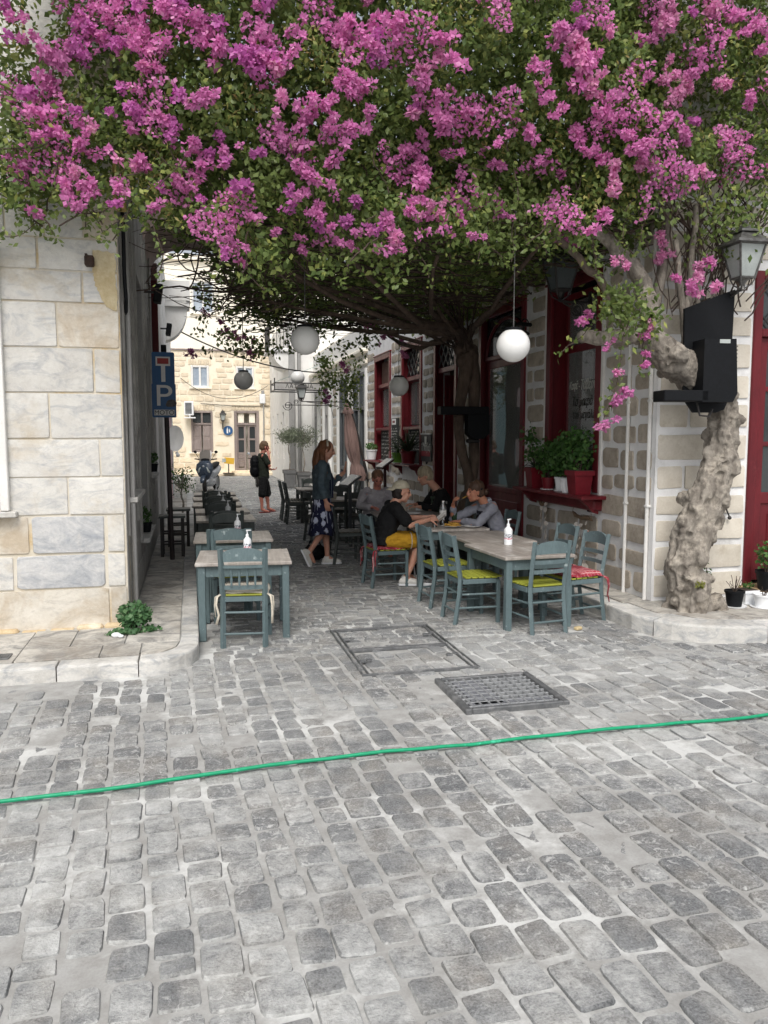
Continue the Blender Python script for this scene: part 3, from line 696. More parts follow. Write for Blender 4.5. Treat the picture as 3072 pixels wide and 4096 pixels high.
s = M(); s.box((RX+1.9, 13.4, 2.6), (.1, 12.0, 5)); s.box((RX+1.1, 12.5, 2.6), (1.5, .08, 5)); s.box((RX+1.1, 14.7, 2.6), (1.5, .08, 5)); s.box((RX+1.1, 9.8, 2.6), (1.5, .08, 5)); s.build('inner_wall', pm('dim_room_wall', S(120, 104, 92), S(96, 84, 76), 3, .9, .1), tv, world=True)
tans = stone_set(m_tanstone, 16, chx=.06, rough=.03, rad_=(.1, .22)); pale = stone_set(m_palestone, 12, chx=.03, rough=.03, rad_=(.03, .09))
nst = 0
def course(u0, u1, z0, z1, vert=False, dens=1.0):
    global nst
    u = u0+rs.uniform(0, .06)
    while u < u1-.1:
        L = rs.uniform(.1, .16) if vert else rs.uniform(.2, .52); L = min(L, u1-u-.03)
        if L > .07 and rs.random() < dens:
            h = (z1-z0)*rs.uniform(.82, 1.0)
            put_stone(tans, 'stone', tv, TS, u+L/2, (z0+z1)/2+rs.uniform(-.012, .012), L, h, .016+rs.uniform(0, .008)); nst += 1
        u += L+rs.uniform(.05, .10)
spans = [(6.97, 8.0), (9.46, 10.06), (11.92, 12.88), (14.3, 15.0), (16.68, 17.5), (19.2, 19.98)]
z = .2; hs_ = []
while z < 3.72: h = rs.uniform(.15, .225); hs_.append((z, z+h)); z += h+rs.uniform(.045, .075)
for z0, z1 in hs_:
    for i, (a, b) in enumerate(spans):
        if i > 2 and z1 < 1.0: continue
        course(a+.02, b-.02, z0+rs.uniform(-.01, .01), z1)
    if z1 < 1.08:
        course(8.02, 9.44, z0, z1)
    elif False: pass
for z0, z1 in hs_:
    if z1 < 1.16:
        course(14.3, 19.98, z0, z1, dens=.9)
for a, b in ((7.98, 9.5), (10.05, 11.9), (12.9, 14.3)): course(a, b, 3.76, 4.05, True, .9)
for a, b in ((6.97, 7.95), (9.55, 10.0), (11.95, 12.85)): course(a, b, 3.78, 4.02)
course(6.97, 12.0, 4.12, 4.33, dens=.8); course(6.97, 11, 4.4, 4.6, dens=.7)
# street side: pale ashlar in courses with white bands
z = .18; k = 0
while z < 5.6:
    h = rs.uniform(.17, .25); ust = [RX+.012]
    if k % 2 == 0: ust += [RX+.34+rs.uniform(-.03, .03), RX+.72+rs.uniform(-.05, .05)]
    else: ust += [RX+.52+rs.uniform(-.08, .08)]
    ust += [FD[0]-.015 if z < 3.5 else 6.1]
    if z > 3.5: ust += [6.7, 7.3]
    for a, b in zip(ust[:-1], ust[1:]):
        put_stone(pale, 'stone', tv, TR, (a+b)/2, z+h/2, b-a-.03, h, .014); nst += 1
    z += h+rs.uniform(.05, .08); k += 1
for u in (8.0, 9.45): s = M(); s.box((RX-.012, u, 2.4), (.03, .05, 2.6), ch=.006); s.build('window_surround', m_white, tv, world=True)

def opening(key, name, extra=None, rdepth=.16, fw_=.12):
    """red lining of the reveal and the outer frame; returns the frame part"""
    a, b, c, d = OPEN[key]; s = M()
    for u in (a+fw_/2, b-fw_/2): s.box((u, -.005, (c+d)/2), (fw_, .05, d-c), T=TS, ch=.006)
    s.box(((a+b)/2, -.005, d-fw_/2), (b-a-2*fw_, .05, fw_), T=TS, ch=.006); s.box(((a+b)/2, -.018, d+.012), (b-a+.06, .06, .03), T=TS, ch=.006)
    for u in (a+.015, b-.015): s.box((u, rdepth/2+.02, (c+d)/2), (.03, rdepth, d-c), T=TS)
    return s.build(name, m_red, tv, world=True)
def sash(parent, u0, u1, z0, z1, y, fr=.06, mid=(), glass=None, th=.04):
    s = M()
    for u in (u0+fr/2, u1-fr/2): s.box((u, y, (z0+z1)/2), (fr, th, z1-z0), T=TS, ch=.006)
    for v in (z0+fr/2, z1-fr/2): s.box(((u0+u1)/2, y, v), (u1-u0-2*fr, th, fr), T=TS, ch=.006)
    for v in mid: s.box(((u0+u1)/2, y, v), (u1-u0-2*fr, th, fr*1.2), T=TS, ch=.006)
    o = s.build('sash', m_red, parent, world=True)
    if glass:
        zz_ = [z0+fr]+[v for v in mid]+[z1-fr]
        for p, q in zip(zz_[:-1], zz_[1:]):
            g_ = M(); g_.box(((u0+u1)/2, y, (p+q)/2), (u1-u0-2*fr, .006, q-p-.05), T=TS); g_.build('pane', glass, parent, world=True)
    return o
def lattice(parent, u0, u1, z0, z1, y, n=4, mat=None):
    s = M(); st_ = (u1-u0)/n*1.0
    for sg in (1, -1):
        k = -int((z1-z0)/st_)-1
        while k <= n:
            ua = u0+k*st_; pts = []
            for t in np.linspace(0, 1, 2):
                pass
            z_a, z_b = z0, z1; du = (z1-z0)
            p0, p1 = (ua, z0), (ua+du, z1)
            if sg < 0: p0, p1 = (u0+u1-ua, z0), (u0+u1-ua-du, z1)
            (xa, za), (xb, zb) = p0, p1
            lo, hi = 0.0, 1.0
            for tlim in (u0, u1):
                t = (tlim-xa)/(xb-xa)
                if (tlim == u0) == (xb > xa): lo = max(lo, t)
                else: hi = min(hi, t)
            if hi > lo+.02:
                A = (xa+(xb-xa)*lo, y+.004*sg, za+(zb-za)*lo); B = (xa+(xb-xa)*hi, y+.004*sg, za+(zb-za)*hi); s.cyl(A, B, .012, n=6, T=TS)
            k += 1
    s.build('lattice', mat or m_steel, parent, world=True)
# big lettered window
bw = opening('big', 'window', rdepth=.22)
sash(bw, 8.15, 9.30, 1.20, 3.56, .2, .075, (2.88,), m_glass)
s = M(); s.box((8.74, .26, 2.2), (1.3, .01, 2.4), T=TS); s.build('pane_backing', pm('wall_reflection_tone', S(206, 202, 180), S(186, 182, 162), 3, .9, .1), bw, world=True)  # pale sheet behind the glass, its colour standing in for the opposite wall's reflection
m_let = flat('window_lettering', S(214, 214, 206), .5); m_let2 = flat('dark_lettering', S(48, 44, 38), .5)
def walltext(body, u, v, size, out, mat, parent, shear=.25, sx=1.0, name='lettering'):
    # a wall facing -x is read from the lane: u runs to the reader's left
    T = Matrix.Translation((RX-out, u, v)) @ Matrix.Rotation(-PI/2, 4, 'Z')
    return text(name, body, size, T, mat, parent, .001, shear, 'CENTER', sx)
walltext('Ταβέρνα', 8.68, 2.42, .17, -.192, m_let, bw, sx=.62); walltext('Καφέ -', 9.06, 2.42, .14, -.192, m_let, bw, sx=.62)
walltext('Το μικρό', 8.86, 2.22, .16, -.192, m_let2, bw, sx=.8); walltext('του μεγάλου', 8.78, 2.06, .14, -.192, m_let2, bw, sx=.75)
s = M(); s.box((8.8, -.15, 1.12), (1.92, .34, .04), T=TS, ch=.008); s.box((8.8, -.05, 1.03), (1.74, .14, .13), T=TS, ch=.02)
for u in (7.98, 9.6): s.prism([(-.28, 1.1), (-.05, 1.1), (-.05, .93), (-.12, .95), (-.18, 1.02)], u-.03, u+.03, 'x', T=TS)
s.build('shelf', m_red, bw, world=True)
# glazed door
gd = opening('glass', 'door', rdepth=.12)
sash(gd, 10.22, 11.75, .20, 2.95, .08, .12, (), None)
s = M(); s.box((10.985, .085, .62), (1.3, .03, .68), T=TS); s.box((10.985, .075, .62), (1.06, .03, .46), T=TS, ch=.012); s.box((10.985, .08, 1.0), (1.3, .045, .08), T=TS, ch=.008); s.build('door_panel', m_red, gd, world=True)
s = M(); s.box((10.985, .08, 1.93), (1.29, .006, 1.8), T=TS); s.build('pane', m_glass, gd, world=True)
s = M(); s.box((10.985, .08, 3.28), (1.53, .012, .60), T=TS); s.build('transom_pane', m_glassdark, gd, world=True)
s = M(); s.box((10.985, .06, 2.98), (1.53, .06, .07), T=TS, ch=.008)
pts = [(10.985-.74*math.cos(a), .06, 3.02+.5*math.sin(a)) for a in np.linspace(0, PI, 17)]; s.tube(pts, .025, 6, T=TS); s.build('transom_frame', m_red, gd, world=True)
s = M(); s.box((11.3, .16, 1.7), (.7, .02, 1.9), T=TS); s.build('pane_backing', pm('olive_curtain', S(112, 104, 66), S(92, 86, 54), 4, .9, .2, stretch=(1, 6, .2)), gd, world=True)
# open doorway with lattice light
od = opening('open', 'door', rdepth=.14)
s = M(); s.box((13.59, .07, 3.0), (1.1, .08, .09), T=TS, ch=.008); s.build('transom_bar', m_red, od, world=True)
lattice(od, 13.05, 14.13, 3.06, 3.57, .05, 4)
s = M(); s.box((13.59, .12, 3.31), (1.08, .01, .52), T=TS); s.build('transom_pane', m_glassdark, od, world=True)
s = M(); s.box((14.08, .42, 1.55), (.045, .55, 2.75), T=TS, ch=.006); s.box((14.05, .42, .65), (.02, .4, .6), T=TS, ch=.006); s.box((14.05, .42, 2.0), (.02, .4, 1.5), T=TS, ch=.006); s.build('door_leaf', m_red, od, world=True)
# two windows with blackboards in their lower halves
m_board = pm('chalkboard', S(54, 56, 55), S(70, 72, 70), 5, .85, .1); m_chalk = flat('chalk', S(196, 196, 190), .9)
rb = random.Random(3)
def scribble(parent, u0, u1, z0, z1, out, rows, T=TS, mat=None, dens=.8, name='chalk_writing'):
    s = M(); h = (z1-z0)/rows
    for k in range(rows):
        v = z1-h*(k+.5); u = u1-.01
        while u > u0+.03:
            L = rb.uniform(.02, .055)
            if rb.random() < dens: s.box((u-L/2, -out, v+rb.uniform(-.1, .1)*h), (L*.85, .001, h*rb.uniform(.22, .42)), T=T, ry=rb.uniform(-.25, .25))
            u -= L+.006
            if rb.random() < .12: u -= .05
    o = s.build(name, mat or m_chalk, parent, world=True); o['kind'] = 'stuff'; return o
for key, brown in (('w3', False), ('w4', True)):
    a, b, c, d = OPEN[key]; w_ = opening(key, 'window', rdepth=.2)
    sash(w_, a+.12, b-.12, 1.98, 2.98, .17, .05, (), m_glass)
    s = M(); s.box(((a+b)/2, .06, 1.97), (b-a-.24, .14, .06), T=TS, ch=.008); s.box(((a+b)/2, .09, 3.0), (b-a-.24, .1, .09), T=TS, ch=.008); s.build('rail', m_red, w_, world=True)
    bd = M(); bd.box(((a+b)/2, .13, 1.6), (b-a-.26, .02, .72), T=TS); bd = bd.build('chalkboard', m_board, w_, world=True)
    scribble(w_, a+.2, b-.2, 1.3 if brown else 1.5, 1.92, -.118, 7)
    s = M(); s.box(((a+b)/2, .15, 3.32), (b-a-.26, .02, .52), T=TS); s.build('transom_panel', pm('rust_cloth', S(112, 84, 72), S(92, 70, 62), 8, .9, .1) if brown else m_glassdark, w_, world=True)
    if not brown: lattice(w_, a+.13, b-.13, 3.06, 3.58, .1, 5)
    s = M(); s.box(((a+b)/2, .25, 2.45), (b-a, .02, 1.1), T=TS); s.build('pane_backing', pm('pale_green_reflection', S(176, 190, 180), S(158, 172, 164), 3, .9, .1), w_, world=True)  # added sheet whose pale green imitates the reflections in this glass
    s = M(); s.box(((a+b)/2-.05, -.13, c-.015), (b-a+.12, .34, .035), T=TS, ch=.008)
    for u in (a+.1, b-.15): s.prism([(-.27, c-.03), (-.03, c-.03), (-.03, c-.25), (-.08, c-.2), (-.12, c-.12), (-.2, c-.09)], u-.03, u+.03, 'x', T=TS)
    s.build('shelf', m_red, w_, world=True)
# street door on the corner's right side
fd = M()
a, b, c, d = FD
for u in (a+.05, b-.05): fd.box((u, .03, (c+d)/2), (.1, .1, d-c), T=TR, ch=.008)
for v in (d-.04, 2.84): fd.box(((a+b)/2, .03, v), (b-a-.2, .1, .08), T=TR, ch=.008)
fdo = fd.build('street_door', m_red, tv, world=True)
s = M()
for u in (a+.16, b-.16): s.box((u, .06, 1.55), (.11, .05, 2.5), T=TR, ch=.008)
for v, h in ((.36, .12), (1.16, .12), (1.72, .05), (2.28, .05), (2.74, .13)): s.box(((a+b)/2, .06, v), (b-a-.4, .05, h), T=TR, ch=.008)
s.build('door_leaf', m_red, fdo, world=True)
s = M(); s.box(((a+b)/2, .07, .76), (b-a-.42, .03, .68), T=TR); s.box(((a+b)/2, .05, .76), (b-a-.62, .03, .5), T=TR, ch=.015); s.build('door_panel', m_red, fdo, world=True)
for p, q in ((1.22, 1.695), (1.745, 2.255), (2.305, 2.675)):
    s = M(); s.box(((a+b)/2, .065, (p+q)/2), (b-a-.42, .008, q-p), T=TR); s.build('pane', m_glassdark, fdo, world=True)
s = M(); s.box(((a+b)/2, .09, 3.14), (b-a-.2, .01, .52), T=TR); s.build('transom_pane', m_glassdark, fdo, world=True)
s = M()
for sg in (1, -1):
    for k in range(-1, 4): s.cyl((a+.1+.33*k+(0 if sg > 0 else .5), .05, 2.88), (a+.1+.33*k+(.5 if sg > 0 else 0), .05, 3.40), .008, n=5, T=TR)
s.build('transom_grille', m_iron, fdo, world=True)
s = M(); s.box(((a+b)/2, -.06, .2), (b-a+.1, .34, .12), T=TR, ch=.01); s.build('door_step', pm('ochre_step', S(190, 166, 128), None, 6, .8, .3), fdo, world=True)
# ---- things fixed to the taverna wall
for u, z1 in ((7.42, 4.6), (7.02, 4.6)):
    cp = thing('conduit', 'white painted conduit running up the taverna wall, '+('left one of the pair' if u > 7.2 else 'right one of the pair'), 'pipe', (RX-.03, u, .15), 0, 'white conduits')
    s = M(); s.tube([(0, 0, 0), (0, 0, 2.55 if u > 7.2 else 2.75), (0, .0, 4.3)], .019, 9); s.build('tube', m_white, cp, smooth=True)
    for v in (.95, 2.0): s = M(); s.box((.005, 0, v), (.05, .06, .028), ch=.006); s.build('clip', m_white, cp)
hk = thing('wall_hook', 'small black iron hook in the pale street wall between trunk and red door', 'hook', (5.28, RY-.02, 1.02))
s = M(); s.tube([(-.04, 0, .10), (-.05, -.03, .12), (-.03, -.04, .08), (.0, -.03, .02), (.03, -.03, -.04)], .008, 6); s.ball((.03, -.03, -.045), .02, 8); s.build('hook_rod', m_iron, hk)
mbd = thing('menu_board', 'tall narrow chalkboard menu hung between the two shelved windows', 'chalkboard', (RX-.03, 17.05, 1.7))
s = M(); s.box((0, 0, 0), (.03, .60, 1.0), ch=.004); s.build('board', m_board, mbd)
s = M(); s.box((-.02, .05, .42), (.006, .34, .13)); s.build('label_plate', m_whiteplastic, mbd)
s = M(); s.box((-.025, .05, .42), (.004, .2, .05)); s.build('red_mark', m_redpot, mbd)
scribble(mbd, 16.82, 17.33, 1.22, 2.0, .048, 13)
sg_ = thing('beer_sign', 'dark shaped wall sign with white script and a red band beside the open doorway', 'sign', (RX-.02, 14.66, 1.58))
o = [(-.32, .26), (.32, .26), (.32, .1), (.37, -.02), (.34, -.14), (.33, -.26), (.04, -.27), (0, -.32), (-.04, -.27), (-.32, -.26), (-.34, -.14), (-.37, -.02), (-.32, .1)]
s = M(); s.prism(o, -.02, .01, 'x'); s.build('board', flat('sign_black', S(52, 50, 50), .5), sg_)
s = M(); s.box((-.025, 0, -.115), (.006, .56, .10)); s.build('red_band', flat('sign_red', S(156, 30, 46), .5), sg_)
s = M(); s.box((-.025, 0, .265), (.02, .66, .018)); s.build('top_trim', m_whiteplastic, sg_)
s = M(); s.box((-.023, .02, .14), (.004, .13, .15)); s.tube([(-.024, .02+.16*math.cos(a), .12+.09*math.sin(a)) for a in np.linspace(PI*1.08, PI*1.92, 9)], .012, 5); s.build('emblem', m_let, sg_)
walltext('Το Μαγαζί', 14.66, 1.575, .19, .048, m_let, sg_, .3, .62)
# ---- houses further along on the right
gh = thing('stone_house', 'white house with tan stone quoins and tall grey glazed doors beyond the taverna', 'house', (8, 24.7, 0))
DR = [(20.15, 21.9, .15, 3.5), (22.5, 24.0, .15, 3.5), (25.7, 26.7, .15, 3.6), (28.0, 29.0, .15, 3.4)]
s = M()
for a, b, c, d in wallholes(20.0, 29.3, 0, 4.7, DR): s.box((RX+.17, (a+b)/2, (c+d)/2), (.3, b-a, d-c))
s.build('wall', m_white, gh, world=True)
s = M(); s.box((RX+.05, 24.6, 3.72), (.25, 9.3, .14), ch=.02); s.box((RX-.02, 24.6, 4.0), (.3, 9.3, .1), ch=.02); s.build('cornice', m_fwall, gh, world=True)
for k, (a, b, c, d) in enumerate(DR):
    s = M()
    for u in (a+.06, b-.06, (a+b)/2): s.box((u, .05, (c+d)/2), (.12, .1, d-c), T=TS, ch=.006)
    for v in (d-.05, 2.55, .85): s.box(((a+b)/2, .055, v), (b-a-.25, .09, .1), T=TS, ch=.006)
    s.box(((a+b)/2, .08, .5), (b-a-.24, .03, .6), T=TS)
    dd = s.build('door', m_darkpaint if k < 2 else m_greypaint, gh, world=True)
    for u in ((3*a+b)/4, (a+3*b)/4):
        for p, q in ((.9, 2.5), (2.6, d-.1)): s = M(); s.box((u, .07, (p+q)/2), ((b-a)/2-.18, .01, q-p), T=TS); s.build('pane', m_glassdark if q < 2.6 else m_glass, dd, world=True)
    for u in (a-.09, b+.09): s = M(); s.box((u, -.02, (c+d)/2), (.16, .09, d-c+.1), T=TS, ch=.008); s.build('door_surround', m_white, gh, world=True)
for a, b in ((22.1, 22.35), (24.3, 25.4), (26.95, 27.8)):
    z = .3
    while z < 3.4:
        h = rr(.2, .3); put_stone(tans, 'stone', gh, wallT((RX+.02, 0, 0), (0, 1, 0), (-1, 0, 0)), (a+b)/2+rr(-.05, .05), z+h/2, min(b-a-.1, rr(.3, .6)), h, .02); z += h+rr(.05, .09)
s = M(); s.box((7.5, 24.7, 4.65), (6, 9.2, .2)); s.build('roof', m_fwall, gh, world=True)
wr = thing('white_corner_house', 'tall blank white house with narrow slit niches narrowing the far end of the lane', 'house', (6, 33.5, 0))
SL = [(33.5, 34.0, .9, 2.75), (31.4, 31.9, .9, 2.75), (35.4, 35.8, .9, 2.7), (35.2, 35.5, 3.6, 5.2)]
s = M()
for a, b, c, d in wallholes(29.32, 36.9, 0, 6.2, SL): s.box((3.63+.15, (a+b)/2, (c+d)/2), (.3, b-a, d-c))
s.box((5.2, 29.46, 3.1), (2.6, .28, 6.2)); s.build('wall', m_white, wr, world=True)
s = M(); s.box((3.82, 33.2, 3.0), (.02, 7.4, 6.0)); s.build('niche_back', m_greyplaster, wr, world=True)
s = M(); s.box((3.68, 29.27, 2.5), (.22, .1, 5), ch=.02); s.tube([(3.95, 29.2, .1), (3.95, 29.2, 5.2)], .06, 8); s.build('drain_pipe', m_greypaint, wr, world=True)
s = M(); s.box((3.3, 30.6, 4.98), (.85, 2.0, .14), ch=.03); s.prism([(3.66, 4.3)]+[(3.66-.6*math.sin(a), 4.92-.62*math.cos(a)) for a in np.linspace(.05, PI/2, 8)]+[(3.66, 4.92)], 29.7, 31.5, 'y'); s.build('balcony', m_white, wr, world=True)
s = M()
for i in range(15): s.cyl((2.93, 29.7+.13*i, 5.05), (2.93, 29.7+.13*i, 5.9), .012, n=5)
for i in range(6): s.cyl((2.93+.13*i, 29.66, 5.05), (2.93+.13*i, 29.66, 5.9), .012, n=5)
s.box((2.93, 30.6, 5.92), (.04, 2.0, .03)); s.box((3.3, 29.66, 5.92), (.8, .04, .03)); s.build('railing', m_iron, wr, world=True)
# glass canopy with an ornamental lettered valance
cn = thing('entrance_canopy', 'small black iron canopy with glass roof and pale ornamental lettering over the lane', 'canopy', (RX, 27.0, 3.3))
s = M()
for y in (-.6, .6): s.tube([(0, y, .03), (-1.72, y, .03)], .02, 6); s.tube([(0, y, .26), (-1.72, y, .26)], .02, 6)
for z in (.03, .26): s.tube([(-1.72, -.6, z), (-1.72, .6, z)], .02, 6)
for x, y in ((-1.72, -.6), (-1.72, .6)): s.tube([(x, y, 0), (x, y, .42)], .02, 6)
s.build('frame', m_iron, cn)
s = M(); s.add([(-1.72, -.6, .27), (-1.72, .6, .27), (0, .6, .95), (0, -.6, .95), (-1.72, -.6, .285), (-1.72, .6, .285), (0, .6, .965), (0, -.6, .965)], [(0, 1, 2, 3), (7, 6, 5, 4), (0, 4, 5, 1), (1, 5, 6, 2), (2, 6, 7, 3), (3, 7, 4, 0)]); s.build('glass_roof', glassmat('canopy_glass', (.72, .86, .86)), cn)
s = M(); s.box((-.9, -.6, .145), (1.6, .02, .19)); s.build('valance', m_greyplaster, cn)
text('lettering', 'ΛΑΤΕΡΝΑ', .2, Matrix.Translation((RX-.9, 27.0-.615, 3.3+.145)), m_iron, cn, .004, 0, 'CENTER', 1.0)
# scrolled iron brackets and lanterns
def wall_lantern(name, label, loc, sc=1.0, bracket=True, rz=0, mat=None, group=None, glass=None, arm=.6):
    t = thing(name, label, 'lantern', loc, rz, group); mat = mat or m_iron; h = .34*sc; r0, r1 = .085*sc, .155*sc
    q4 = lambda r, z: [(r*a, r*b, z) for a, b in ((-1, -1), (1, -1), (1, 1), (-1, 1))]
    s = M()
    for i in range(4):
        a, b = q4(r0, 0)[i], q4(r1, h)[i]; s.tube([a, b], .012*sc, 5)
        s.tube([q4(r0, 0)[i], q4(r0, 0)[(i+1) % 4]], .012*sc, 5); s.tube([q4(r1, h)[i], q4(r1, h)[(i+1) % 4]], .014*sc, 5)
    s.build('frame', mat, t)
    s = M()
    for z0, z1, ra, rb_ in ((h, h+.03*sc, r1+.06*sc, r1+.05*sc), (h+.03*sc, h+.13*sc, r1+.02*sc, r1*.55), (h+.13*sc, h+.155*sc, r1*.72, r1*.72), (h+.155*sc, h+.22*sc, r1*.5, r1*.16)):
        A, B = q4(ra, z0), q4(rb_, z1); s.add(A+B, [(3, 2, 1, 0), (4, 5, 6, 7)]+[(i, (i+1) % 4, 4+(i+1) % 4, 4+i) for i in range(4)])
    s.ball((0, 0, h+.24*sc), .03*sc, 8); s.build('roof_cap', mat, t)
    s = M(); A, B = q4(r0-.004, .01), q4(r1-.006, h-.01); s.add(A+B, [(3, 2, 1, 0), (4, 5, 6, 7)]+[(i, (i+1) % 4, 4+(i+1) % 4, 4+i) for i in range(4)]); s.build('glass', glass or m_lampglass, t)
    s = M(); s.lathe([(.0, -.13*sc), (.03*sc, -.12*sc), (.018*sc, -.08*sc), (.05*sc, -.03*sc), (r0, -.008), (r0, 0)], n=8)
    for i in range(4): a = PI/4+i*PI/2; s.tube([(.02*sc*math.cos(a), .02*sc*math.sin(a), -.11*sc), (.09*sc*math.cos(a), .09*sc*math.sin(a), -.07*sc), (r0*1.5*math.cos(a), r0*1.5*math.sin(a), 0)], .008*sc, 5)
    s.build('cradle', mat, t)
    if bracket:
        s = M(); s.tube([(0, 0, -.12*sc), (arm*.5, 0, -.13*sc), (arm, 0, -.12*sc)], .016*sc, 6); s.tube([(arm*.1, 0, -.14*sc), (arm*.5, 0, -.2*sc), (arm, 0, -.42*sc)], .012*sc, 6)
        s.tube([(arm*.55+.09*sc*(1-k/22)*math.cos(k*.7), 0, -.21*sc+.09*sc*(1-k/22)*math.sin(k*.7)) for k in range(18)], .009*sc, 5)
        s.box((arm, 0, -.25*sc), (.02, .06*sc, .5*sc)); s.build('bracket', mat, t)
    return t
m_lampglass = pm('frosted_lamp_glass', S(176, 182, 180), S(158, 164, 162), 3, .35, 0, var=0)
wall_lantern('wall_lantern', 'pewter wall lantern at the right edge above the black housing', (4.88, 6.30, 3.22), .84, True, rad(88), m_steel, 'wall lanterns', None, .62)
wall_lantern('wall_lantern', 'dark lantern half hidden by branches above the big red window', (4.10, 8.35, 3.44), 1.0, True, 0, m_iron, 'wall lanterns', flat('dim_lamp_glass', S(84, 92, 94), .3), .37)
wall_lantern('wall_lantern', 'lantern on a scrolled iron arm down the lane below the pinkish globe', (3.03, 22.0, 2.86), .8, True, 0, m_iron, 'wall lanterns', None, 1.44)
sb = thing('scroll_bracket', 'curly black iron sign bracket reaching out over the lane', 'iron bracket', (RX, 25.0, 2.78))
s = M(); s.tube([(0, 0, 0), (-1.55, 0, 0)], .014, 6); s.tube([(-1.45-.16*(1-k/26)*math.cos(k*.55)+.0, 0, -.02-.16*(1-k/26)*math.sin(k*.55)) for k in range(20)], .012, 5); s.tube([(-1.2+.08*(1-k/22)*math.cos(k*.7), 0, .09+.08*(1-k/22)*math.sin(k*.7)) for k in range(16)], .01, 5); s.tube([(-.1, 0, 0), (0, 0, -.4)], .01, 5); s.build('scroll', m_iron, sb)
# ================================================================== THE HOUSE THAT CLOSES THE LANE
FY = 37.0
fb = thing('cream_house', 'cream stone house with mauve grey shutters closing the far end of the lane', 'house', (2, 40, 0))
TB = wallT((0, FY, 0), (1, 0, 0), (0, -1, 0))
HF = {'up1': (.10, .90, 4.0, 4.98), 'up2': (2.10, 2.92, 4.0, 4.98), 'low': (.06, 1.02, 1.07, 2.94), 'door': (1.98, 3.12, .24, 2.96), 'top': (.2, 1.2, 7.3, 8.7)}
s = M()
for a, b, c, d in wallholes(-9, 12, 0, 5.66, list(HF.values())): s.box(((a+b)/2, FY+.16, (c+d)/2), (b-a, .3, d-c))
s.build('wall', m_fjoint, fb, world=True)
s = M()
for a, b, c, d in wallholes(-9, 12, 5.66, 9.6, list(HF.values())): s.box(((a+b)/2, FY+.14, (c+d)/2), (b-a, .3, d-c))
s.box((1.5, FY+1, 9.7), (21, 2.4, .25)); s.box((1.5, FY+.6, 4.8), (21, .05, 9.6)); s.build('upper_wall', m_fwall, fb, world=True)
s = M(); s.box((1.5, FY-.02, 5.68), (21, .1, .07), ch=.01); s.build('string_course', m_fwood, fb, world=True)
fs_ = stone_set(m_fstone, 10, chx=.05, rough=.05)
z = .35; n_f = 0
while z < 5.5:
    h = rs.uniform(.17, .25); u = -.9+rs.uniform(0, .2)
    while u < 4.0:
        L = rs.uniform(.28, .6); bad = any(u+L > a-.08 and u < b+.08 and z+h > c-.05 and z < d+.28 for a, b, c, d in HF.values())
        if not bad and n_f < 290: put_stone(fs_, 'stone', fb, TB, u+L/2, z+h/2, L, h*rs.uniform(.85, 1), .014); n_f += 1
        u += L+rs.uniform(.04, .07)
    z += h+rs.uniform(.03, .05)
for key in ('low', 'door', 'up1', 'up2'):
    a, b, c, d = HF[key]; n_ = 9
    for i in range(n_): put_stone(fs_, 'stone', fb, TB, a-.1+(b-a+.2)*(i+.5)/n_, d+.16, (b-a+.2)/n_-.015, .25, .02)
for key in ('up1', 'up2', 'top'):
    a, b, c, d = HF[key]; s = M()
    for u in (a+.05, b-.05, (a+b)/2): s.box((u, .02, (c+d)/2), (.09, .08, d-c), T=TB, ch=.006)
    for v in (c+.04, d-.04): s.box(((a+b)/2, .022, v), (b-a-.2, .076, .08), T=TB, ch=.006)
    w_ = s.build('window', m_white, fb, world=True)
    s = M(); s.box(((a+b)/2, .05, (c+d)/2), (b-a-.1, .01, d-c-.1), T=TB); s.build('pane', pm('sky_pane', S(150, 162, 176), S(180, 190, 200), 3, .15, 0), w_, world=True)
    s = M(); s.box(((a+b)/2, -.04, c-.03), (b-a+.16, .12, .05), T=TB); s.build('sill', m_fwall, w_, world=True)
a, b, c, d = HF['low']; s = M()
for u in (a+.04, b-.04): s.box((u, .02, (c+d)/2), (.08, .1, d-c), T=TB, ch=.006)
for v in (c+.03, d-.04, 2.36): s.box(((a+b)/2, .021, v), (b-a-.16, .096, .08), T=TB, ch=.006)
s.box(((a+b)/2, .03, 2.65), (.07, .06, .5), T=TB)
w_ = s.build('window', m_fwood, fb, world=True)
for u in ((3*a+b)/4+.02, (a+3*b)/4-.02):
    s = M(); s.box((u, .04, 1.71), ((b-a)/2-.1, .05, 1.2), T=TB, ch=.006)
    for v in (1.42, 2.02): s.box((u, .008, v), ((b-a)/2-.22, .02, .44), T=TB, ch=.008)
    s.build('shutter', m_fwood, w_, world=True)
    s = M(); s.box((u, .06, 2.65), ((b-a)/2-.12, .01, .46), T=TB); s.build('pane', m_glassdark, w_, world=True)
s = M(); s.box(((a+b)/2, -.05, c-.03), (b-a+.2, .14, .05), T=TB, ch=.006); s.build('sill', m_fwall, w_, world=True)
a, b, c, d = HF['door']; s = M()
for u in (a+.07, b-.07): s.box((u, .02, (c+d)/2), (.12, .12, d-c), T=TB, ch=.006)
for v in (d-.05, 2.36): s.box(((a+b)/2, .021, v), (b-a-.28, .116, .1), T=TB, ch=.006)
dr = s.build('door', m_fwood, fb, world=True)
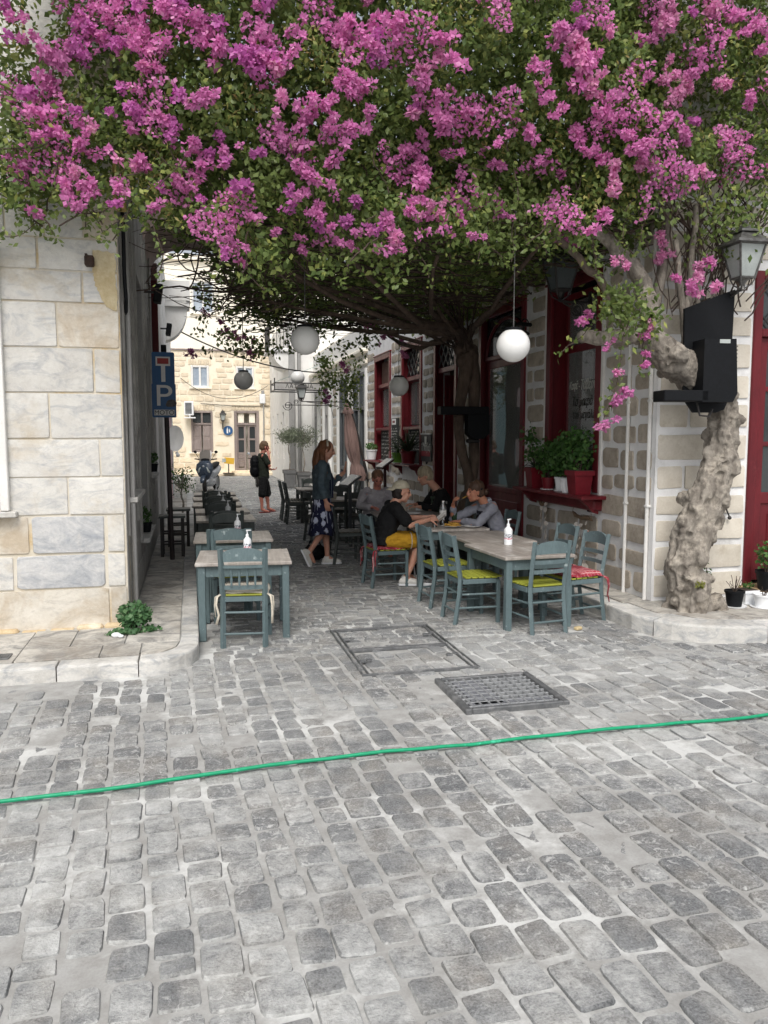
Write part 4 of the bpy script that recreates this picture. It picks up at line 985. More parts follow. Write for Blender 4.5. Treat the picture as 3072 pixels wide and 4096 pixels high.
for u in ((3*a+b)/4+.03, (a+3*b)/4-.03):
    s = M(); w2 = (b-a)/2-.16
    for du in (-w2/2+.04, w2/2-.04): s.box((u+du, .05, 1.28), (.08, .05, 2.05), T=TB)
    for v in (.3, 1.02, 1.66, 2.27): s.box((u, .051, v), (w2-.16, .048, .08), T=TB)
    for v in (.45, .57, .69, .81, .92): s.box((u, .06, v), (w2-.16, .03, .1), T=TB, ch=.01)
    s.build('door_leaf', m_fwood, dr, world=True)
    for p, q in ((1.06, 1.62), (1.70, 2.23), (2.42, 2.85)): s = M(); s.box((u, .07, (p+q)/2), (w2-.14, .01, q-p), T=TB); s.build('pane', m_glassdark if q < 2.3 else m_fwall, dr, world=True)
s = M(); s.box(((a+b)/2, -.15, .14), (b-a+.3, .5, .2), T=TB, ch=.02); s.build('door_step', m_fstone, dr, world=True)
s = M(); s.box((1.5, FY-.35, .07), (20, .7, .14), ch=.02); tag(s.build('far_pavement', m_fstone), kind='structure')
wall_lantern('wall_lantern', 'black lantern on the cream wall between shutters and brown door', (1.47, FY-.3, 2.52), .8, True, rad(90), m_iron, 'wall lanterns', None, .3)
ps = thing('pedestrian_sign', 'round blue sign with white adult and child figures on the cream house', 'road sign', (1.70, FY-.04, 2.06))
s = M(); s.lathe([(.0, 0), (.215, 0), (.215, .02), (0, .02)], n=28, T=Matrix.Rotation(PI/2, 4, 'X')); s.build('disc', flat('sign_blue', S(36, 88, 140), .5), ps)
s = M()
for x, sc in ((-.03, 1.0), (.07, .62)): s.ball((x, -.03, .105*sc-.0), (.026*sc, .006, .03*sc), 10); s.prism([(x-.04*sc, .07*sc), (x+.04*sc, .07*sc), (x+.03*sc, -.13*sc), (x-.03*sc, -.13*sc)], -.032, -.024, 'y')
s.build('figures', m_whiteplastic, ps)
ac = thing('air_conditioner', 'beige air conditioner box on brackets at the left end of the cream house', 'air conditioner', (-.02, FY-.3, 3.05))
s = M(); s.box((0, 0, 0), (.42, .3, .62), ch=.02); s.build('casing', m_whiteplastic, ac)
s = M()
for i in range(9): s.box((-.02, -.155, -.22+.055*i), (.28, .02, .035))
s.build('grille', m_darkpaint, ac)
s = M(); s.box((.03, -.02, -.42), (.5, .36, .05)); s.box((.03, -.02, -.36), (.04, .3, .12)); s.build('bracket', m_whiteplastic, ac)
mt = thing('meter_box', 'white electricity meter box high on the right end of the cream house', 'meter box', (3.28, FY-.08, 3.52))
s = M(); s.box((0, 0, 0), (.26, .16, .44), ch=.02); s.build('case', m_whiteplastic, mt)
s = M(); s.box((.02, .0, .3), (.14, .14, .16), ch=.02); s.tube([(.05, 0, -.2), (.05, 0, -1.0), (.04, 0, -2.6)], .03, 6); s.build('conduit', m_greypaint, mt)
s = M()
def wire(s, a, b, sag, r=.01, n=24):
    a, b = Vector(a), Vector(b); s.tube([a.lerp(b, t)-Vector((0, 0, sag*4*t*(1-t))) for t in np.linspace(0, 1, n)], r, 5)
wire(s, (-.35, 36.9, 4.4), (3.5, 36.4, 4.1), .75, .014)
tag(s.build('power_cable', m_iron), 'thin black cable sagging across the front of the cream house', 'cable', 'overhead cables')
s = M(); wire(s, (-.35, 20.3, 4.45), (4.3, 21.5, 3.55), .35, .018)
tag(s.build('power_cable', m_iron), 'thick black cable crossing the lane from the white house under the balcony', 'cable', 'overhead cables')
s = M(); wire(s, (.5, FY-.05, 3.28), (3.6, FY-.05, 3.2), .05, .016); tag(s.build('power_cable', m_iron), 'dark cable running along the cream wall above the lantern and door', 'cable', 'overhead cables')
# ================================================================== TABLES AND CHAIRS
def make_table(name, label, w, l, h, paint, top, group):
    t = thing(name, label, 'table', (0, 0, 0), 0, group)
    s = M(); s.box((0, 0, h-.016), (w, l, .032), ch=.006); s.build('tabletop', top, t)
    lx, ly = w/2-.055, l/2-.055
    for a in (-1, 1):
        for b in (-1, 1): s = M(); s.box((a*lx, b*ly, (h-.032)/2), (.062, .062, h-.032), ch=.005); s.build('leg', paint, t)
    for c, d in (((0, ly, h-.082), (2*lx-.062, .024, .1)), ((0, -ly, h-.082), (2*lx-.062, .024, .1)), ((lx, 0, h-.082), (.024, 2*ly-.062, .1)), ((-lx, 0, h-.082), (.024, 2*ly-.062, .1))):
        s = M(); s.box(c, d, ch=.003); s.build('apron', paint, t)
    return t
def make_chair(label, paint, slat, spindles=False, group='taverna chairs', h=.86):
    """faces +y; straight square legs, raked back, bowed rails, slatted seat"""
    t = thing('taverna_chair', label, 'chair', (0, 0, 0), 0, group)
    W, Wb, D, sh = .205, .178, .19, .445
    for a in (-1, 1):
        s = M(); s.box((a*W, D, sh/2-.01), (.036, .036, sh-.02), ch=.004); s.build('front_leg', paint, t)
        pts = [(a*Wb, -D-.05, 0), (a*Wb, -D-.008, .3), (a*Wb, -D, sh), (a*(Wb+.004), -D-.03, .62), (a*(Wb+.008), -D-.075, h)]
        s = M(); s.tube(pts, [.0245]*5, 4, T=None, cap=True)
        s.build('back_leg', paint, t)
    def yz(z): return -D-.075*max(0, (z-sh)/(h-sh))**1.15
    def rail(z0, z1, bow, crest):
        s = M(); n = 9; vs = []; fs = []
        for i in range(n):
            q = -1+2*i/(n-1); x = q*(Wb-.012); y = yz((z0+z1)/2)-bow*(1-q*q)
            zt = z1+crest*(1-q*q)-(crest*.25*(abs(q) > .9)); zb = z0+crest*.25*(1-q*q)
            vs += [(x, y-.009, zb), (x, y+.009, zb), (x, y+.009, zt), (x, y-.009, zt)]
        for i in range(n-1):
            for k in range(4): fs.append((4*i+k, 4*i+(k+1) % 4, 4*i+4+(k+1) % 4, 4*i+4+k))
        fs += [(3, 2, 1, 0), (4*n-4, 4*n-3, 4*n-2, 4*n-1)]; s.add(vs, fs); return s
    rail(.745, .835, .028, .032).build('top_rail', paint, t)
    if spindles:
        rail(.69, .715, .02, 0).build('back_slat', paint, t); rail(.50, .535, .016, 0).build('back_slat', paint, t)
        for k in range(4):
            x = -.1+.0667*k; s = M(); pr = [(.008, 0), (.009, .03), (.012, .06), (.0085, .085), (.012, .1), (.009, .16), (.008, .16)]
            s.lathe(pr, (x, yz(.61)-.012, .53), 8); s.build('spindle', paint, t, smooth=True)
    else:
        rail(.655, .69, .024, 0).build('back_slat', paint, t); rail(.565, .60, .02, 0).build('back_slat', paint, t)
    for c, d in (((0, D, sh-.03), (2*W-.036, .022, .045)), ((0, -D, sh-.03), (2*Wb-.036, .022, .045)), ((W-.01, 0, sh-.03), (.022, 2*D-.036, .045)), ((-W+.01, 0, sh-.03), (.022, 2*D-.036, .045))):
        s = M(); s.box(c, d, ch=.003); s.build('seat_rail', paint, t)
    for k in range(7):
        y = -.18+.0655*k; w = 2*(Wb+(W-Wb)*(k/6))+.03; s = M(); s.box((0, y, sh+.006), (w if 0 < k < 6 else w-.08, .054, .016), ch=.004); s.build('seat_slat', slat, t)
    for z, yy, wd in ((.22, D, W), (.12, -D-.035, Wb), (.30, -D-.01, Wb)): s = M(); s.cyl((-wd, yy, z), (wd, yy, z), .0105, n=8); s.build('stretcher', paint, t)
    for z in (.16, .29):
        for a in (-1, 1): s = M(); s.cyl((a*W, D, z), (a*Wb, -D-.03+.05*(z > .2), z), .0105, n=8); s.build('stretcher', paint, t)
    return t
def put(o, x, y, rz, z=0, label=None, group=None, name=None):
    o.location = (x, y, z); o.rotation_euler = (0, 0, rz)
    if label: o['label'] = label
    if group: o['group'] = group
    return o
def tw(col, tint): return pm(col, tint, tuple(v*.85 for v in tint), 6, .85, .3)
m_ivory = pm('ivory_cushion', S(206, 198, 182), S(188, 180, 164), 14, .95, .5, .008, sheen=.2)
def plaid(name, base, line):
    m, n, l, p = nmat(name); co = n.new('ShaderNodeTexCoord').outputs['Object']
    w1 = n.new('ShaderNodeTexWave'); w1.inputs['Scale'].default_value = 11; w1.bands_direction = 'X'; w1.inputs['Distortion'].default_value = 1.2; l.new(co, w1.inputs['Vector'])
    w2 = n.new('ShaderNodeTexWave'); w2.inputs['Scale'].default_value = 8; w2.bands_direction = 'Y'; w2.inputs['Distortion'].default_value = 1.2; l.new(co, w2.inputs['Vector'])
    f = math_(n, l, 'MAXIMUM', ramp(n, l, w1.outputs['Fac'], .86, .97), math_(n, l, 'MULTIPLY', ramp(n, l, w2.outputs['Fac'], .9, .98), .6))
    c = mix(n, l, f, base, line); c = mix(n, l, ramp(n, l, tex(n, l, co, 9, 3), .45, .62), c, tuple(v*.55 for v in base), 'MIX')
    l.new(c, p.inputs['Base Color']); p.inputs['Roughness'].default_value = .95; bump(n, l, p, tex(n, l, co, 40, 4), .4, .004); return m
m_plaid = plaid('red_woven_cushion', S(160, 46, 62), S(210, 170, 168))
def cushion(name, label, mat, loc, rz, ties=True, thick=.03, group=None, cat='cushion', wobble=.012):
    """a thin quilted seat pad with drooping corners and cloth ties hanging at the back"""
    t = thing(name, label, cat, loc, rz, group); s = M(); n = 14; rc2 = random.Random(hash(label) % 999)
    for side in (1, -1):
        base = len(s.v)
        for j in range(n+1):
            for i in range(n+1):
                x, y = -1+2*i/n, -1+2*j/n; e = max(abs(x), abs(y)); edge = (1-max(0, (e-.72)/.28)**2)
                px_, py_ = x*.215*(1-.05*abs(y)), y*.2; z = side*thick*.5*math.sqrt(max(edge, 0))+wobble*noise.noise((x*2.2+rc2.random(), y*2.2, side))-(.03*max(0, abs(x)-.8)/.2+.03*max(0, abs(y)-.85)/.15)*(.4+abs(noise.noise((x*3, y*3, 5))))
                s.v.append((px_, py_, z+thick*.5))
        for j in range(n):
            for i in range(n):
                q = [base+j*(n+1)+i, base+j*(n+1)+i+1, base+(j+1)*(n+1)+i+1, base+(j+1)*(n+1)+i]; s.f.append(tuple(q if side > 0 else q[::-1]))
    s.build('pad', mat, t, smooth='all')
    if ties:
        for a in (-1, 1):
            s = M(); b = (a*.20, -.2, .0)
            s.tube([b, (a*.225, -.235, -.015), (a*.235, -.25, -.08), (a*.225+.012, -.245, -.17), (a*.235, -.25, -.25)], [.014, .012, .011, .012, .014], 6, flat=.45)
            s.tube([b, (a*.245, -.21, -.02), (a*.25, -.225, -.09), (a*.243, -.22, -.19)], [.012, .01, .01, .013], 6, flat=.45); s.build('tie', mat, t, smooth='all')
    return t
def bottle(label, loc, group='hand sanitizer bottles', sc=1.0):
    t = thing('pump_bottle', label, 'sanitizer bottle', loc, rr(-.6, .6), group)
    s = M(); s.lathe([(.034*sc, 0), (.037*sc, .004), (.037*sc, .125*sc), (.034*sc, .14*sc), (.02*sc, .155*sc), (.013*sc, .162*sc), (.013*sc, .17*sc)], n=20); s.build('body', m_whiteplastic, t, smooth=True)
    s = M(); s.lathe([(.0145*sc, .165*sc), (.0145*sc, .185*sc), (.006*sc, .188*sc), (.0055*sc, .215*sc), (.011*sc, .217*sc), (.011*sc, .228*sc), (0, .229*sc)], n=14); s.box((.018*sc, 0, .224*sc), (.04*sc, .012*sc, .009*sc), ch=.002); s.build('pump', m_whiteplastic, t, smooth=True)
    s = M(); s.lathe([(.0375*sc, .03*sc), (.0376*sc, .031*sc), (.0376*sc, .10*sc), (.0375*sc, .101*sc)], n=20); s.build('label_band', m_label, t, smooth=True); return t
def labelmat():
    m, n, l, p = nmat('bottle_label'); co = n.new('ShaderNodeTexCoord').outputs['Object']; sx = n.new('ShaderNodeSeparateXYZ'); l.new(co, sx.inputs[0])
    a = ramp(n, l, sx.outputs[2], .074, .076); b = ramp(n, l, sx.outputs[2], .058, .06); t = ramp(n, l, tex(n, l, co, 90, 2), .5, .55)
    c = mix(n, l, a, mix(n, l, b, S(232, 236, 240), mix(n, l, t, S(226, 214, 220), S(196, 70, 96))), mix(n, l, t, S(232, 236, 240), S(70, 74, 92))); l.new(c, p.inputs['Base Color']); p.inputs['Roughness'].default_value = .4; return m
m_label = labelmat()
FACE_CAM, FACE_AWAY, FACE_RIGHT, FACE_LEFT = PI, 0, -PI/2, PI/2
TG, CG = 'tables in the left row', 'chairs in the left row'
# ---- the row down the left side of the lane
t1 = make_table('taverna_table', 'blue grey table at the front of the left row, white bottle on it', .84, .80, .70, m_teal, m_top, TG); put(t1, .46, 7.32, rad(-4))
c_sp = make_chair('front chair with four turned spindles and an ivory pad, nearest the kerb on the left', m_teal, m_lime, True, CG); put(c_sp, .44, 6.92, rad(-7))
cushion('seat_cushion', 'ivory quilted seat pad with ties on the spindle back chair', m_ivory, (.445, 6.93, .458), rad(-7), True, .045, None, 'seat pad', .01)
c_tl = make_chair('blue grey chair tucked behind the front table of the left row, facing it', m_teal, m_lime, False, CG); put(c_tl, .40, 7.86, PI+rad(3))
t2 = copy_tree(t1); put(t2, .44, 8.85, rad(-2), 0, 'second table from the front in the left row, bottle beside a chair back')
ch = copy_tree(c_tl); put(ch, .36, 8.35, rad(-3), 0, 'blue grey chair on the near side of the second table in the left row')
c_ol = make_chair('dark olive chair at the far side of the second table in the left row', m_olive, m_darkslat, False, CG); put(c_ol, .42, 9.45, PI+rad(4))
t_ol = make_table('taverna_table', 'dark legged third table of the left row behind a dark chair', .78, .72, .70, m_olive, m_top, TG); put(t_ol, .44, 10.85, 0)
ords = ['third', 'fourth', 'fifth', 'sixth', 'seventh']
ys_ = [10.85, 11.95, 13.1, 14.3, 15.5]
for i, y in enumerate(ys_):
    if i: tt = copy_tree(t_ol); put(tt, .42+.02*math.sin(i*2), y, rad(rr(-2, 2)), 0, f'dark legged table, {ords[i]} from the front in the left row')
    for sd in (-1, 1):
        if i == 4 or (i == 3 and sd > 0): continue
        cc = copy_tree(c_ol); put(cc, .40+rr(-.04, .04), y+sd*.50, (0 if sd < 0 else PI)+rad(rr(-4, 4)), 0, f"dark olive chair on the {'near' if sd < 0 else 'far'} side of the {ords[i]} table in the left row")
for (x, y), w in zip(((.50, 7.42), (.50, 9.0), (.48, 10.9), (.46, 12.0), (.44, 13.15), (.43, 14.3)), ('front', 'second', 'third', 'fourth', 'fifth', 'sixth')):
    bottle(f'white pump bottle of hand sanitizer standing on the {w} table of the left row', (x, y, .70))
# stacked stools against the left wall
st0 = thing('wooden_stool', 'front of two dark wooden stools against the left wall behind the sign pole', 'stool', (-.27, 11.45, H), 0, 'dark stools by the left wall')
s = M(); s.box((0, 0, .56), (.36, .36, .03), ch=.006); s.build('seat', m_olive, st0)
for a in (-1, 1):
    for b in (-1, 1): s = M(); s.box((a*.14, b*.14, .27), (.045, .045, .545), ch=.004); s.build('leg', m_iron, st0)
for z in (.15, .3):
    for a in (-1, 1): s = M(); s.box((a*.14, 0, z), (.02, .24, .025)); s.build('stretcher', m_iron, st0); s = M(); s.box((0, a*.14, z+.03), (.24, .02, .025)); s.build('stretcher', m_iron, st0)
o = copy_tree(st0); o.location = (-.20, 12.5, H); o['label'] = 'rear dark wooden stool against the left wall, beyond the first one'
# ---- right hand tables
TGR, CGR = 'tables outside the taverna', 'chairs outside the taverna'
r1 = make_table('taverna_table', 'near right table with streaky worn top and a tall white bottle', .72, .98, .70, m_teal, m_top, TGR); put(r1, 3.10, 7.14, rad(3))
r2 = copy_tree(r1); put(r2, 3.16, 8.10, rad(2.5), 0, 'second right table, pushed end to end against the near one')
r3 = make_table('taverna_table', 'table with a plate of chips where the capped man and the woman eat', .90, .74, .70, m_teal, m_top, TGR); put(r3, 3.04, 9.20, rad(-4))
r4 = make_table('taverna_table', 'table of the grey haired pair behind the diners in front', .95, .76, .70, m_olive, m_top, TGR); put(r4, 3.0, 10.85, rad(-4))
r5 = make_table('taverna_table', 'table with napkins and menus behind the standing woman', .95, .80, .70, m_olive, m_top, TGR); put(r5, 2.70, 13.8, 0)
r6 = copy_tree(r5); put(r6, 2.65, 16.6, 0, 0, 'pale topped table far down the lane between dark chairs')
bottle('tall white pump bottle on the near right table', (3.12, 7.42, .70), None, 1.16)
def rc_(src, x, y, rz, label, group=CGR): c = copy_tree(src); return put(c, x, y, rz, 0, label, group)
rc_(c_tl, 2.66, 7.22, rad(-88), 'blue grey chair with lime seat, left side of the near right table')
rc_(c_tl, 2.64, 7.98, rad(-86), 'blue grey chair with lime seat, left side of the second right table')
rc_(c_tl, 3.10, 6.70, rad(8), 'blue grey chair with lime seat, at the near end of the right tables')
c_red = rc_(c_tl, 3.62, 6.96, rad(98), 'blue grey chair with a red woven cushion, nearest the right kerb')
rc_(c_tl, 3.66, 7.66, rad(96), 'blue grey chair with a red cushion, right side between the tables and shells')
c_cap = rc_(c_tl, 2.28, 9.20, rad(-84), 'blue grey chair on which the man in the cap sits')
rc_(c_tl, 3.72, 9.30, rad(94), 'blue grey chair on which the woman in the pale denim jacket sits')
cushion('seat_cushion', 'red woven seat cushion with tasselled ties on the chair nearest the right kerb', m_plaid, (3.62, 6.96, .458), rad(98), True, .05, 'red woven cushions')
cushion('seat_cushion', 'red woven seat cushion glimpsed beyond the near chair back', m_plaid, (3.66, 7.66, .458), rad(96), True, .035, 'red woven cushions')
cushion('seat_cushion', 'red woven seat cushion under the man in the cap, ties hanging', m_plaid, (2.28, 9.20, .458), rad(-84), True, .04, 'red woven cushions')
rc_(c_ol, 2.15, 11.0, rad(-85), 'dark olive chair with slatted seat at the grey haired man\'s table')
rc_(c_ol, 3.78, 10.95, rad(95), 'dark olive chair of the short haired woman by the doorway')
rc_(c_ol, 2.70, 11.55, PI, 'dark olive chair on which the grey shirted man sits')
rc_(c_ol, 2.15, 13.35, rad(-80), 'dark olive chair between the standing woman and the napkin table')
for x, y, r_, lab in ((2.12, 16.2, -90, 'first of the dark chairs far down the lane left of the standing woman'), (2.10, 16.9, -92, 'second of the dark chairs far down the lane left of the standing woman'), (3.2, 16.4, 90, 'dark chair on the wall side of the far table'), (3.25, 13.6, 88, 'dark chair on the wall side of the napkin table'), (2.7, 14.4, 180, 'dark chair at the far end of the napkin table'), (2.7, 13.2, 0, 'dark chair at the near end of the napkin table'), (2.6, 17.2, 180, 'dark chair at the far end of the farthest table')):
    rc_(c_ol, x, y, rad(r_), lab)
# ---- what stands on the tables
m_clear = glassmat('clear_plastic', (.93, .95, .96)); m_plate = flat('white_china', S(226, 224, 220), .25)
def obj_lathe(name, label, cat, loc, prof, mat, part, n=20, group=None):
    t = thing(name, label, cat, loc, 0, group); s = M(); s.lathe(prof, n=n); s.build(part, mat, t, smooth=True); return t
wb = obj_lathe('water_bottle', 'clear plastic water bottle with white label on the chips table', 'water bottle', (3.03, 9.28, .70), [(.035, 0), (.042, .01), (.042, .09), (.038, .1), (.042, .11), (.042, .2), (.036, .235), (.016, .275), (.014, .29), (.012, .29), (.0, .288)], m_clear, 'bottle_wall')
s = M(); s.lathe([(.0425, .115), (.0428, .116), (.0428, .185), (.0425, .186)], n=20); s.build('paper_label', m_plate, wb, smooth=True)
s = M(); s.lathe([(.016, .286), (.016, .304), (0, .305)], n=14); s.build('cap', m_plate, wb, smooth=True)
s = M(); s.lathe([(0, .012), (.04, .012), (.04, .1), (0, .1)], n=18); s.build('water', glassmat('water', (.8, .84, .86)), wb, smooth=True)
vb = obj_lathe('oil_bottle', 'dark green oil bottle behind the chips on the table', 'bottle', (3.22, 9.40, .70), [(.03, 0), (.034, .01), (.034, .13), (.03, .16), (.013, .2), (.012, .25), (0, .25)], flat('green_bottle_glass', S(40, 66, 44), .1, .8), 'bottle_wall')
s = M(); s.lathe([(.014, .24), (.014, .272), (0, .274)], n=12); s.tube([(0, 0, .265), (-.03, 0, .27)], .004, 5); s.build('pourer', m_steel, vb)
vb2 = obj_lathe('vinegar_bottle', 'slim dark bottle with steel pourer beside the water bottle', 'bottle', (3.14, 9.48, .70), [(.028, 0), (.03, .01), (.03, .15), (.026, .18), (.012, .21), (.011, .26), (0, .26)], m_black, 'bottle_wall')
s = M(); s.lathe([(.013, .25), (.013, .28), (0, .282)], n=12); s.tube([(0, 0, .275), (-.03, 0, .28)], .004, 5); s.build('pourer', m_steel, vb2)
pl = obj_lathe('plate', 'white oval plate heaped with fried chips', 'plate', (3.07, 9.04, .70), [(.0, .004), (.075, .004), (.13, .018), (.132, .022), (.075, .009), (0, .009)], m_plate, 'dish')
m_chip = pm('fried_potato', S(206, 164, 74), S(184, 138, 56), 12, .6, .2)
rp2 = random.Random(4)
for i in range(34):
    a, r_ = rp2.uniform(0, 2*PI), .085*math.sqrt(rp2.random()); s = M(); s.box((r_*math.cos(a), r_*math.sin(a), .018+.045*(1-r_/.09)*rp2.random()+.008), (rp2.uniform(.05, .085), .010, .010), rz=rp2.uniform(0, PI), ry=rp2.uniform(-.35, .35)); s.build('chip', m_chip, pl)
obj_lathe('plate', 'white side plate in front of the woman in the denim jacket', 'plate', (3.30, 8.98, .70), [(0, .004), (.07, .004), (.105, .014), (.106, .018), (.07, .008), (0, .008)], m_plate, 'dish')
obj_lathe('plate', 'white plate on the grey haired pair\'s table', 'plate', (3.02, 10.66, .70), [(0, .004), (.09, .004), (.13, .018), (.132, .022), (.09, .008), (0, .008)], m_plate, 'dish')
def tumbler(label, loc):
    return obj_lathe('drinking_glass', label, 'glass', loc, [(.026, 0), (.033, .1), (.031, .1), (.024, .006), (0, .006)], m_clear, 'glass_wall', 16, 'drinking glasses')
tumbler('clear tumbler by the capped man\'s hands', (2.86, 9.08, .70)); tumbler('clear tumbler at the left end of the grey haired pair\'s table', (2.66, 10.75, .70)); tumbler('clear tumbler in the middle of the grey haired pair\'s table', (2.86, 10.70, .70))
nb = thing('napkin_box', 'pale napkin holder with white paper napkins behind the standing woman', 'napkin holder', (2.42, 13.6, .70)); s = M(); s.box((0, 0, .05), (.1, .08, .10), ch=.006); s.build('box', m_ivory, nb); s = M(); s.box((0, 0, .115), (.13, .06, .04), ch=.015, ry=.2); s.box((-.05, .02, .13), (.12, .05, .03), ch=.01, ry=-.3); s.build('napkins', m_plate, nb)
tag_ = tag(obj_lathe('plastic_tub', 'small white plastic tub on the cobbles under the chips table', 'tub', (2.70, 8.85, .012), [(.04, 0), (.052, .04), (.055, .042), (.05, .04), (.038, .004), (0, .004)], m_whiteplastic, 'tub_wall'))
fb_ = thing('folded_menu', 'white folded napkin held by the man in the cap', 'napkin', (2.94, 9.10, .80), rad(20)); s = M(); s.box((0, 0, 0), (.16, .004, .10), rx=.9, ry=-.5); s.box((.01, .02, .01), (.15, .004, .10), rx=.5, ry=-.5); s.build('paper', m_plate, fb_)
tag(M().box((3.47, 6.56, .02), (.075, .05, .03), ch=.008, rz=.4).build('wood_wedge', pm('raw_wood', S(206, 186, 144), None, 9, .8, .2)), 'pale wooden wedge on the ground beside a table leg', 'wedge')
# ---- menu lecterns
def lectern(label, loc, rz, mat):
    t = thing('menu_stand', label, 'menu stand', loc, rz, 'menu stands'); s = M(); s.box((0, 0, .6), (.05, .05, 1.2), ch=.008); s.box((0, 0, .1), (.3, .3, .03), ch=.01); s.build('post', mat, t)
    s = M(); s.box((0, 0, 1.2), (.42, .30, .025), ch=.006, rx=.62); s.build('desk', mat, t); s = M(); s.box((-.1, -.012, 1.222), (.19, .27, .014), rx=.62, ch=.004); s.box((.1, -.012, 1.222), (.19, .27, .014), rx=.62, ch=.004); s.build('open_menu', m_plate, t); return t
lectern('dark menu stand with an open white menu in front of the shelved windows', (3.55, 14.4, .08), rad(-86), pm('dark_red_wood', S(64, 30, 32), None, 7, .5, .1))
lectern('grey menu stand with a slanted white page right of the standing woman', (2.52, 12.6, -.13), rad(-80), m_darkpaint)
# ================================================================== PEOPLE
def skinmat(name, c):
    m, n, l, p = nmat(name); co = n.new('ShaderNodeTexCoord').outputs['Object']; f = tex(n, l, co, 14, 4)
    l.new(mix(n, l, ramp(n, l, f, .35, .7), c, (c[0]*.92, c[1]*.78, c[2]*.74)), p.inputs['Base Color']); p.inputs['Roughness'].default_value = .55
    p.inputs['Subsurface Weight'].default_value = .12; p.inputs['Subsurface Radius'].default_value = (.02, .008, .004); p.inputs['Subsurface Scale'].default_value = .3; return m
m_skin = skinmat('skin_fair', S(206, 158, 136)); m_skin2 = skinmat('skin_tanned', S(190, 134, 108)); m_skin3 = skinmat('skin_ruddy', S(196, 132, 116))
def cloth(name, c, c2=None, s=18, rough=.9): return pm(name, c, c2, s, rough, .5, .006, 'object', 0, fine=160)
m_eye = flat('eye_dark', S(40, 30, 28), .3)
def solid(m, voxel, smooth=5, fac=.5):
    """overlapping shapes grown into ONE continuous skin"""
    me = m.mesh('tmp'); o = bpy.data.objects.new('tmp', me); C.objects.link(o); remesh(o, voxel, smooth, fac)
    out = bpy.data.meshes.new_from_object(o.evaluated_get(bpy.context.evaluated_depsgraph_get())); bpy.data.objects.remove(o); bpy.data.meshes.remove(me)
    out.shade_smooth(); return out
def V(*a): return Vector(a)
def hand(m, wrist, d, nrm, L=.178, curl=.5, spread=.12, thumb=1, curls=None):
    """palm, four unequal jointed fingers and a thumb leaving the side of the palm"""
    w, d, n = Vector(wrist), Vector(d).normalized(), Vector(nrm); n = (n-d*n.dot(d)).normalized(); s = d.cross(n)*thumb
    k = L/.18
    m.tube([w-d*.02*k, w+d*.02*k, w+d*.055*k, w+d*.088*k], [.021*k, .030*k, .037*k, .034*k], 10, flat=.42) if False else None
    # palm as a flattened block of four metacarpals
    for i in range(4):
        o = s*(.027-.018*i)*k; m.tube([w-d*.015*k+o*.5, w+d*.045*k+o*.9, w+d*.092*k+o], [.014*k, .0135*k, .0105*k], 7)
    for i in range(4):
        o = s*(.027-.018*i)*k; ln = (.068, .077, .071, .055)[i]*k; c = (curls or [curl]*4)[i]
        p = w+d*.088*k+o; pts = [p]; a = 0; sp = s*(1.5-i)*spread*.35
        for seg in (.45, .32, .23):
            a += c*.85; dd = (d*math.cos(a)+n*math.sin(a)+sp).normalized(); p = p+dd*ln*seg; pts.append(p)
        m.tube(pts, [.0098*k, .0092*k, .0084*k, .0066*k], 7)
    p = w+d*.02*k+s*.026*k; pts = [p]; dd = (d*.62+s*.75+n*.25).normalized()
    for seg, b in ((.034, 0), (.03, .3), (.024, .55)):
        q = (dd*(1-b*.5)+d*b*.4+n*b*.6*max(.3, curl)).normalized(); p = p+q*seg*k; pts.append(p)
    m.tube(pts, [.0135*k, .0115*k, .0098*k, .0075*k], 7)
def head_parts(m, c, yaw=0, pitch=0, sc=1.0, roll=0, nose=1.0, chin=1.0):
    T = Matrix.Translation(c) @ Euler((roll, pitch, yaw), 'ZYX').to_matrix().to_4x4() @ Matrix.Scale(sc, 4)
    m.ball((-.012, 0, .032), (.098, .076, .098), 16, T=T); m.ball((.03, 0, -.035), (.066, .058, .082), 14, T=T); m.ball((.058, 0, -.096), (.028, .026, .022), 10, T=T)
    m.ball((.02, .03, -.075), (.05, .026, .03), 10, T=T); m.ball((.02, -.03, -.075), (.05, .026, .03), 10, T=T)
    m.tube([(.088, 0, .03), (.102, 0, .002), (.112*nose, 0, -.022), (.1, 0, -.034)], [.010, .012, .0145, .011], 8, T=T)
    for a in (-1, 1):
        m.ball((-.004, a*.077, -.008), (.019, .010, .032), 8, T=T, rz=a*.35); m.ball((.083, a*.03, .034), (.013, .024, .009), 8, T=T); m.ball((.066, a*.042, -.022), (.024, .018, .02), 8, T=T)
        m.ball((.1, a*.011, -.03), (.009, .008, .008), 8, T=T)
    m.ball((.087, 0, -.056), (.011, .023, .007), 8, T=T); m.ball((.085, 0, -.069), (.011, .02, .008), 8, T=T)
    return T
def face_details(parent, T, brow, eye=True, lips=S(150, 82, 78)):
    s = M()
    for a in (-1, 1): s.ball((.084, a*.031, .012), (.008, .013, .0065), 8, T=T)
    s.build('eyes', m_eye, parent, smooth='all')
    s = M()
    for a in (-1, 1): s.tube([(.092, a*.014, .035), (.09, a*.032, .041), (.078, a*.05, .034)], [.004, .0048, .003], 5, T=T)
    s.build('eyebrows', brow, parent)
    s = M(); s.ball((.0945, 0, -.0575), (.006, .019, .0045), 8, T=T); s.ball((.0925, 0, -.068), (.006, .017, .005), 8, T=T); s.build('lips', flat('lips', lips, .5), parent, smooth='all')
def limb(m, pts, rs, n=10): m.tube(pts, rs, n); [m.ball(p, r*.99, n) for p, r in zip(pts, rs)]
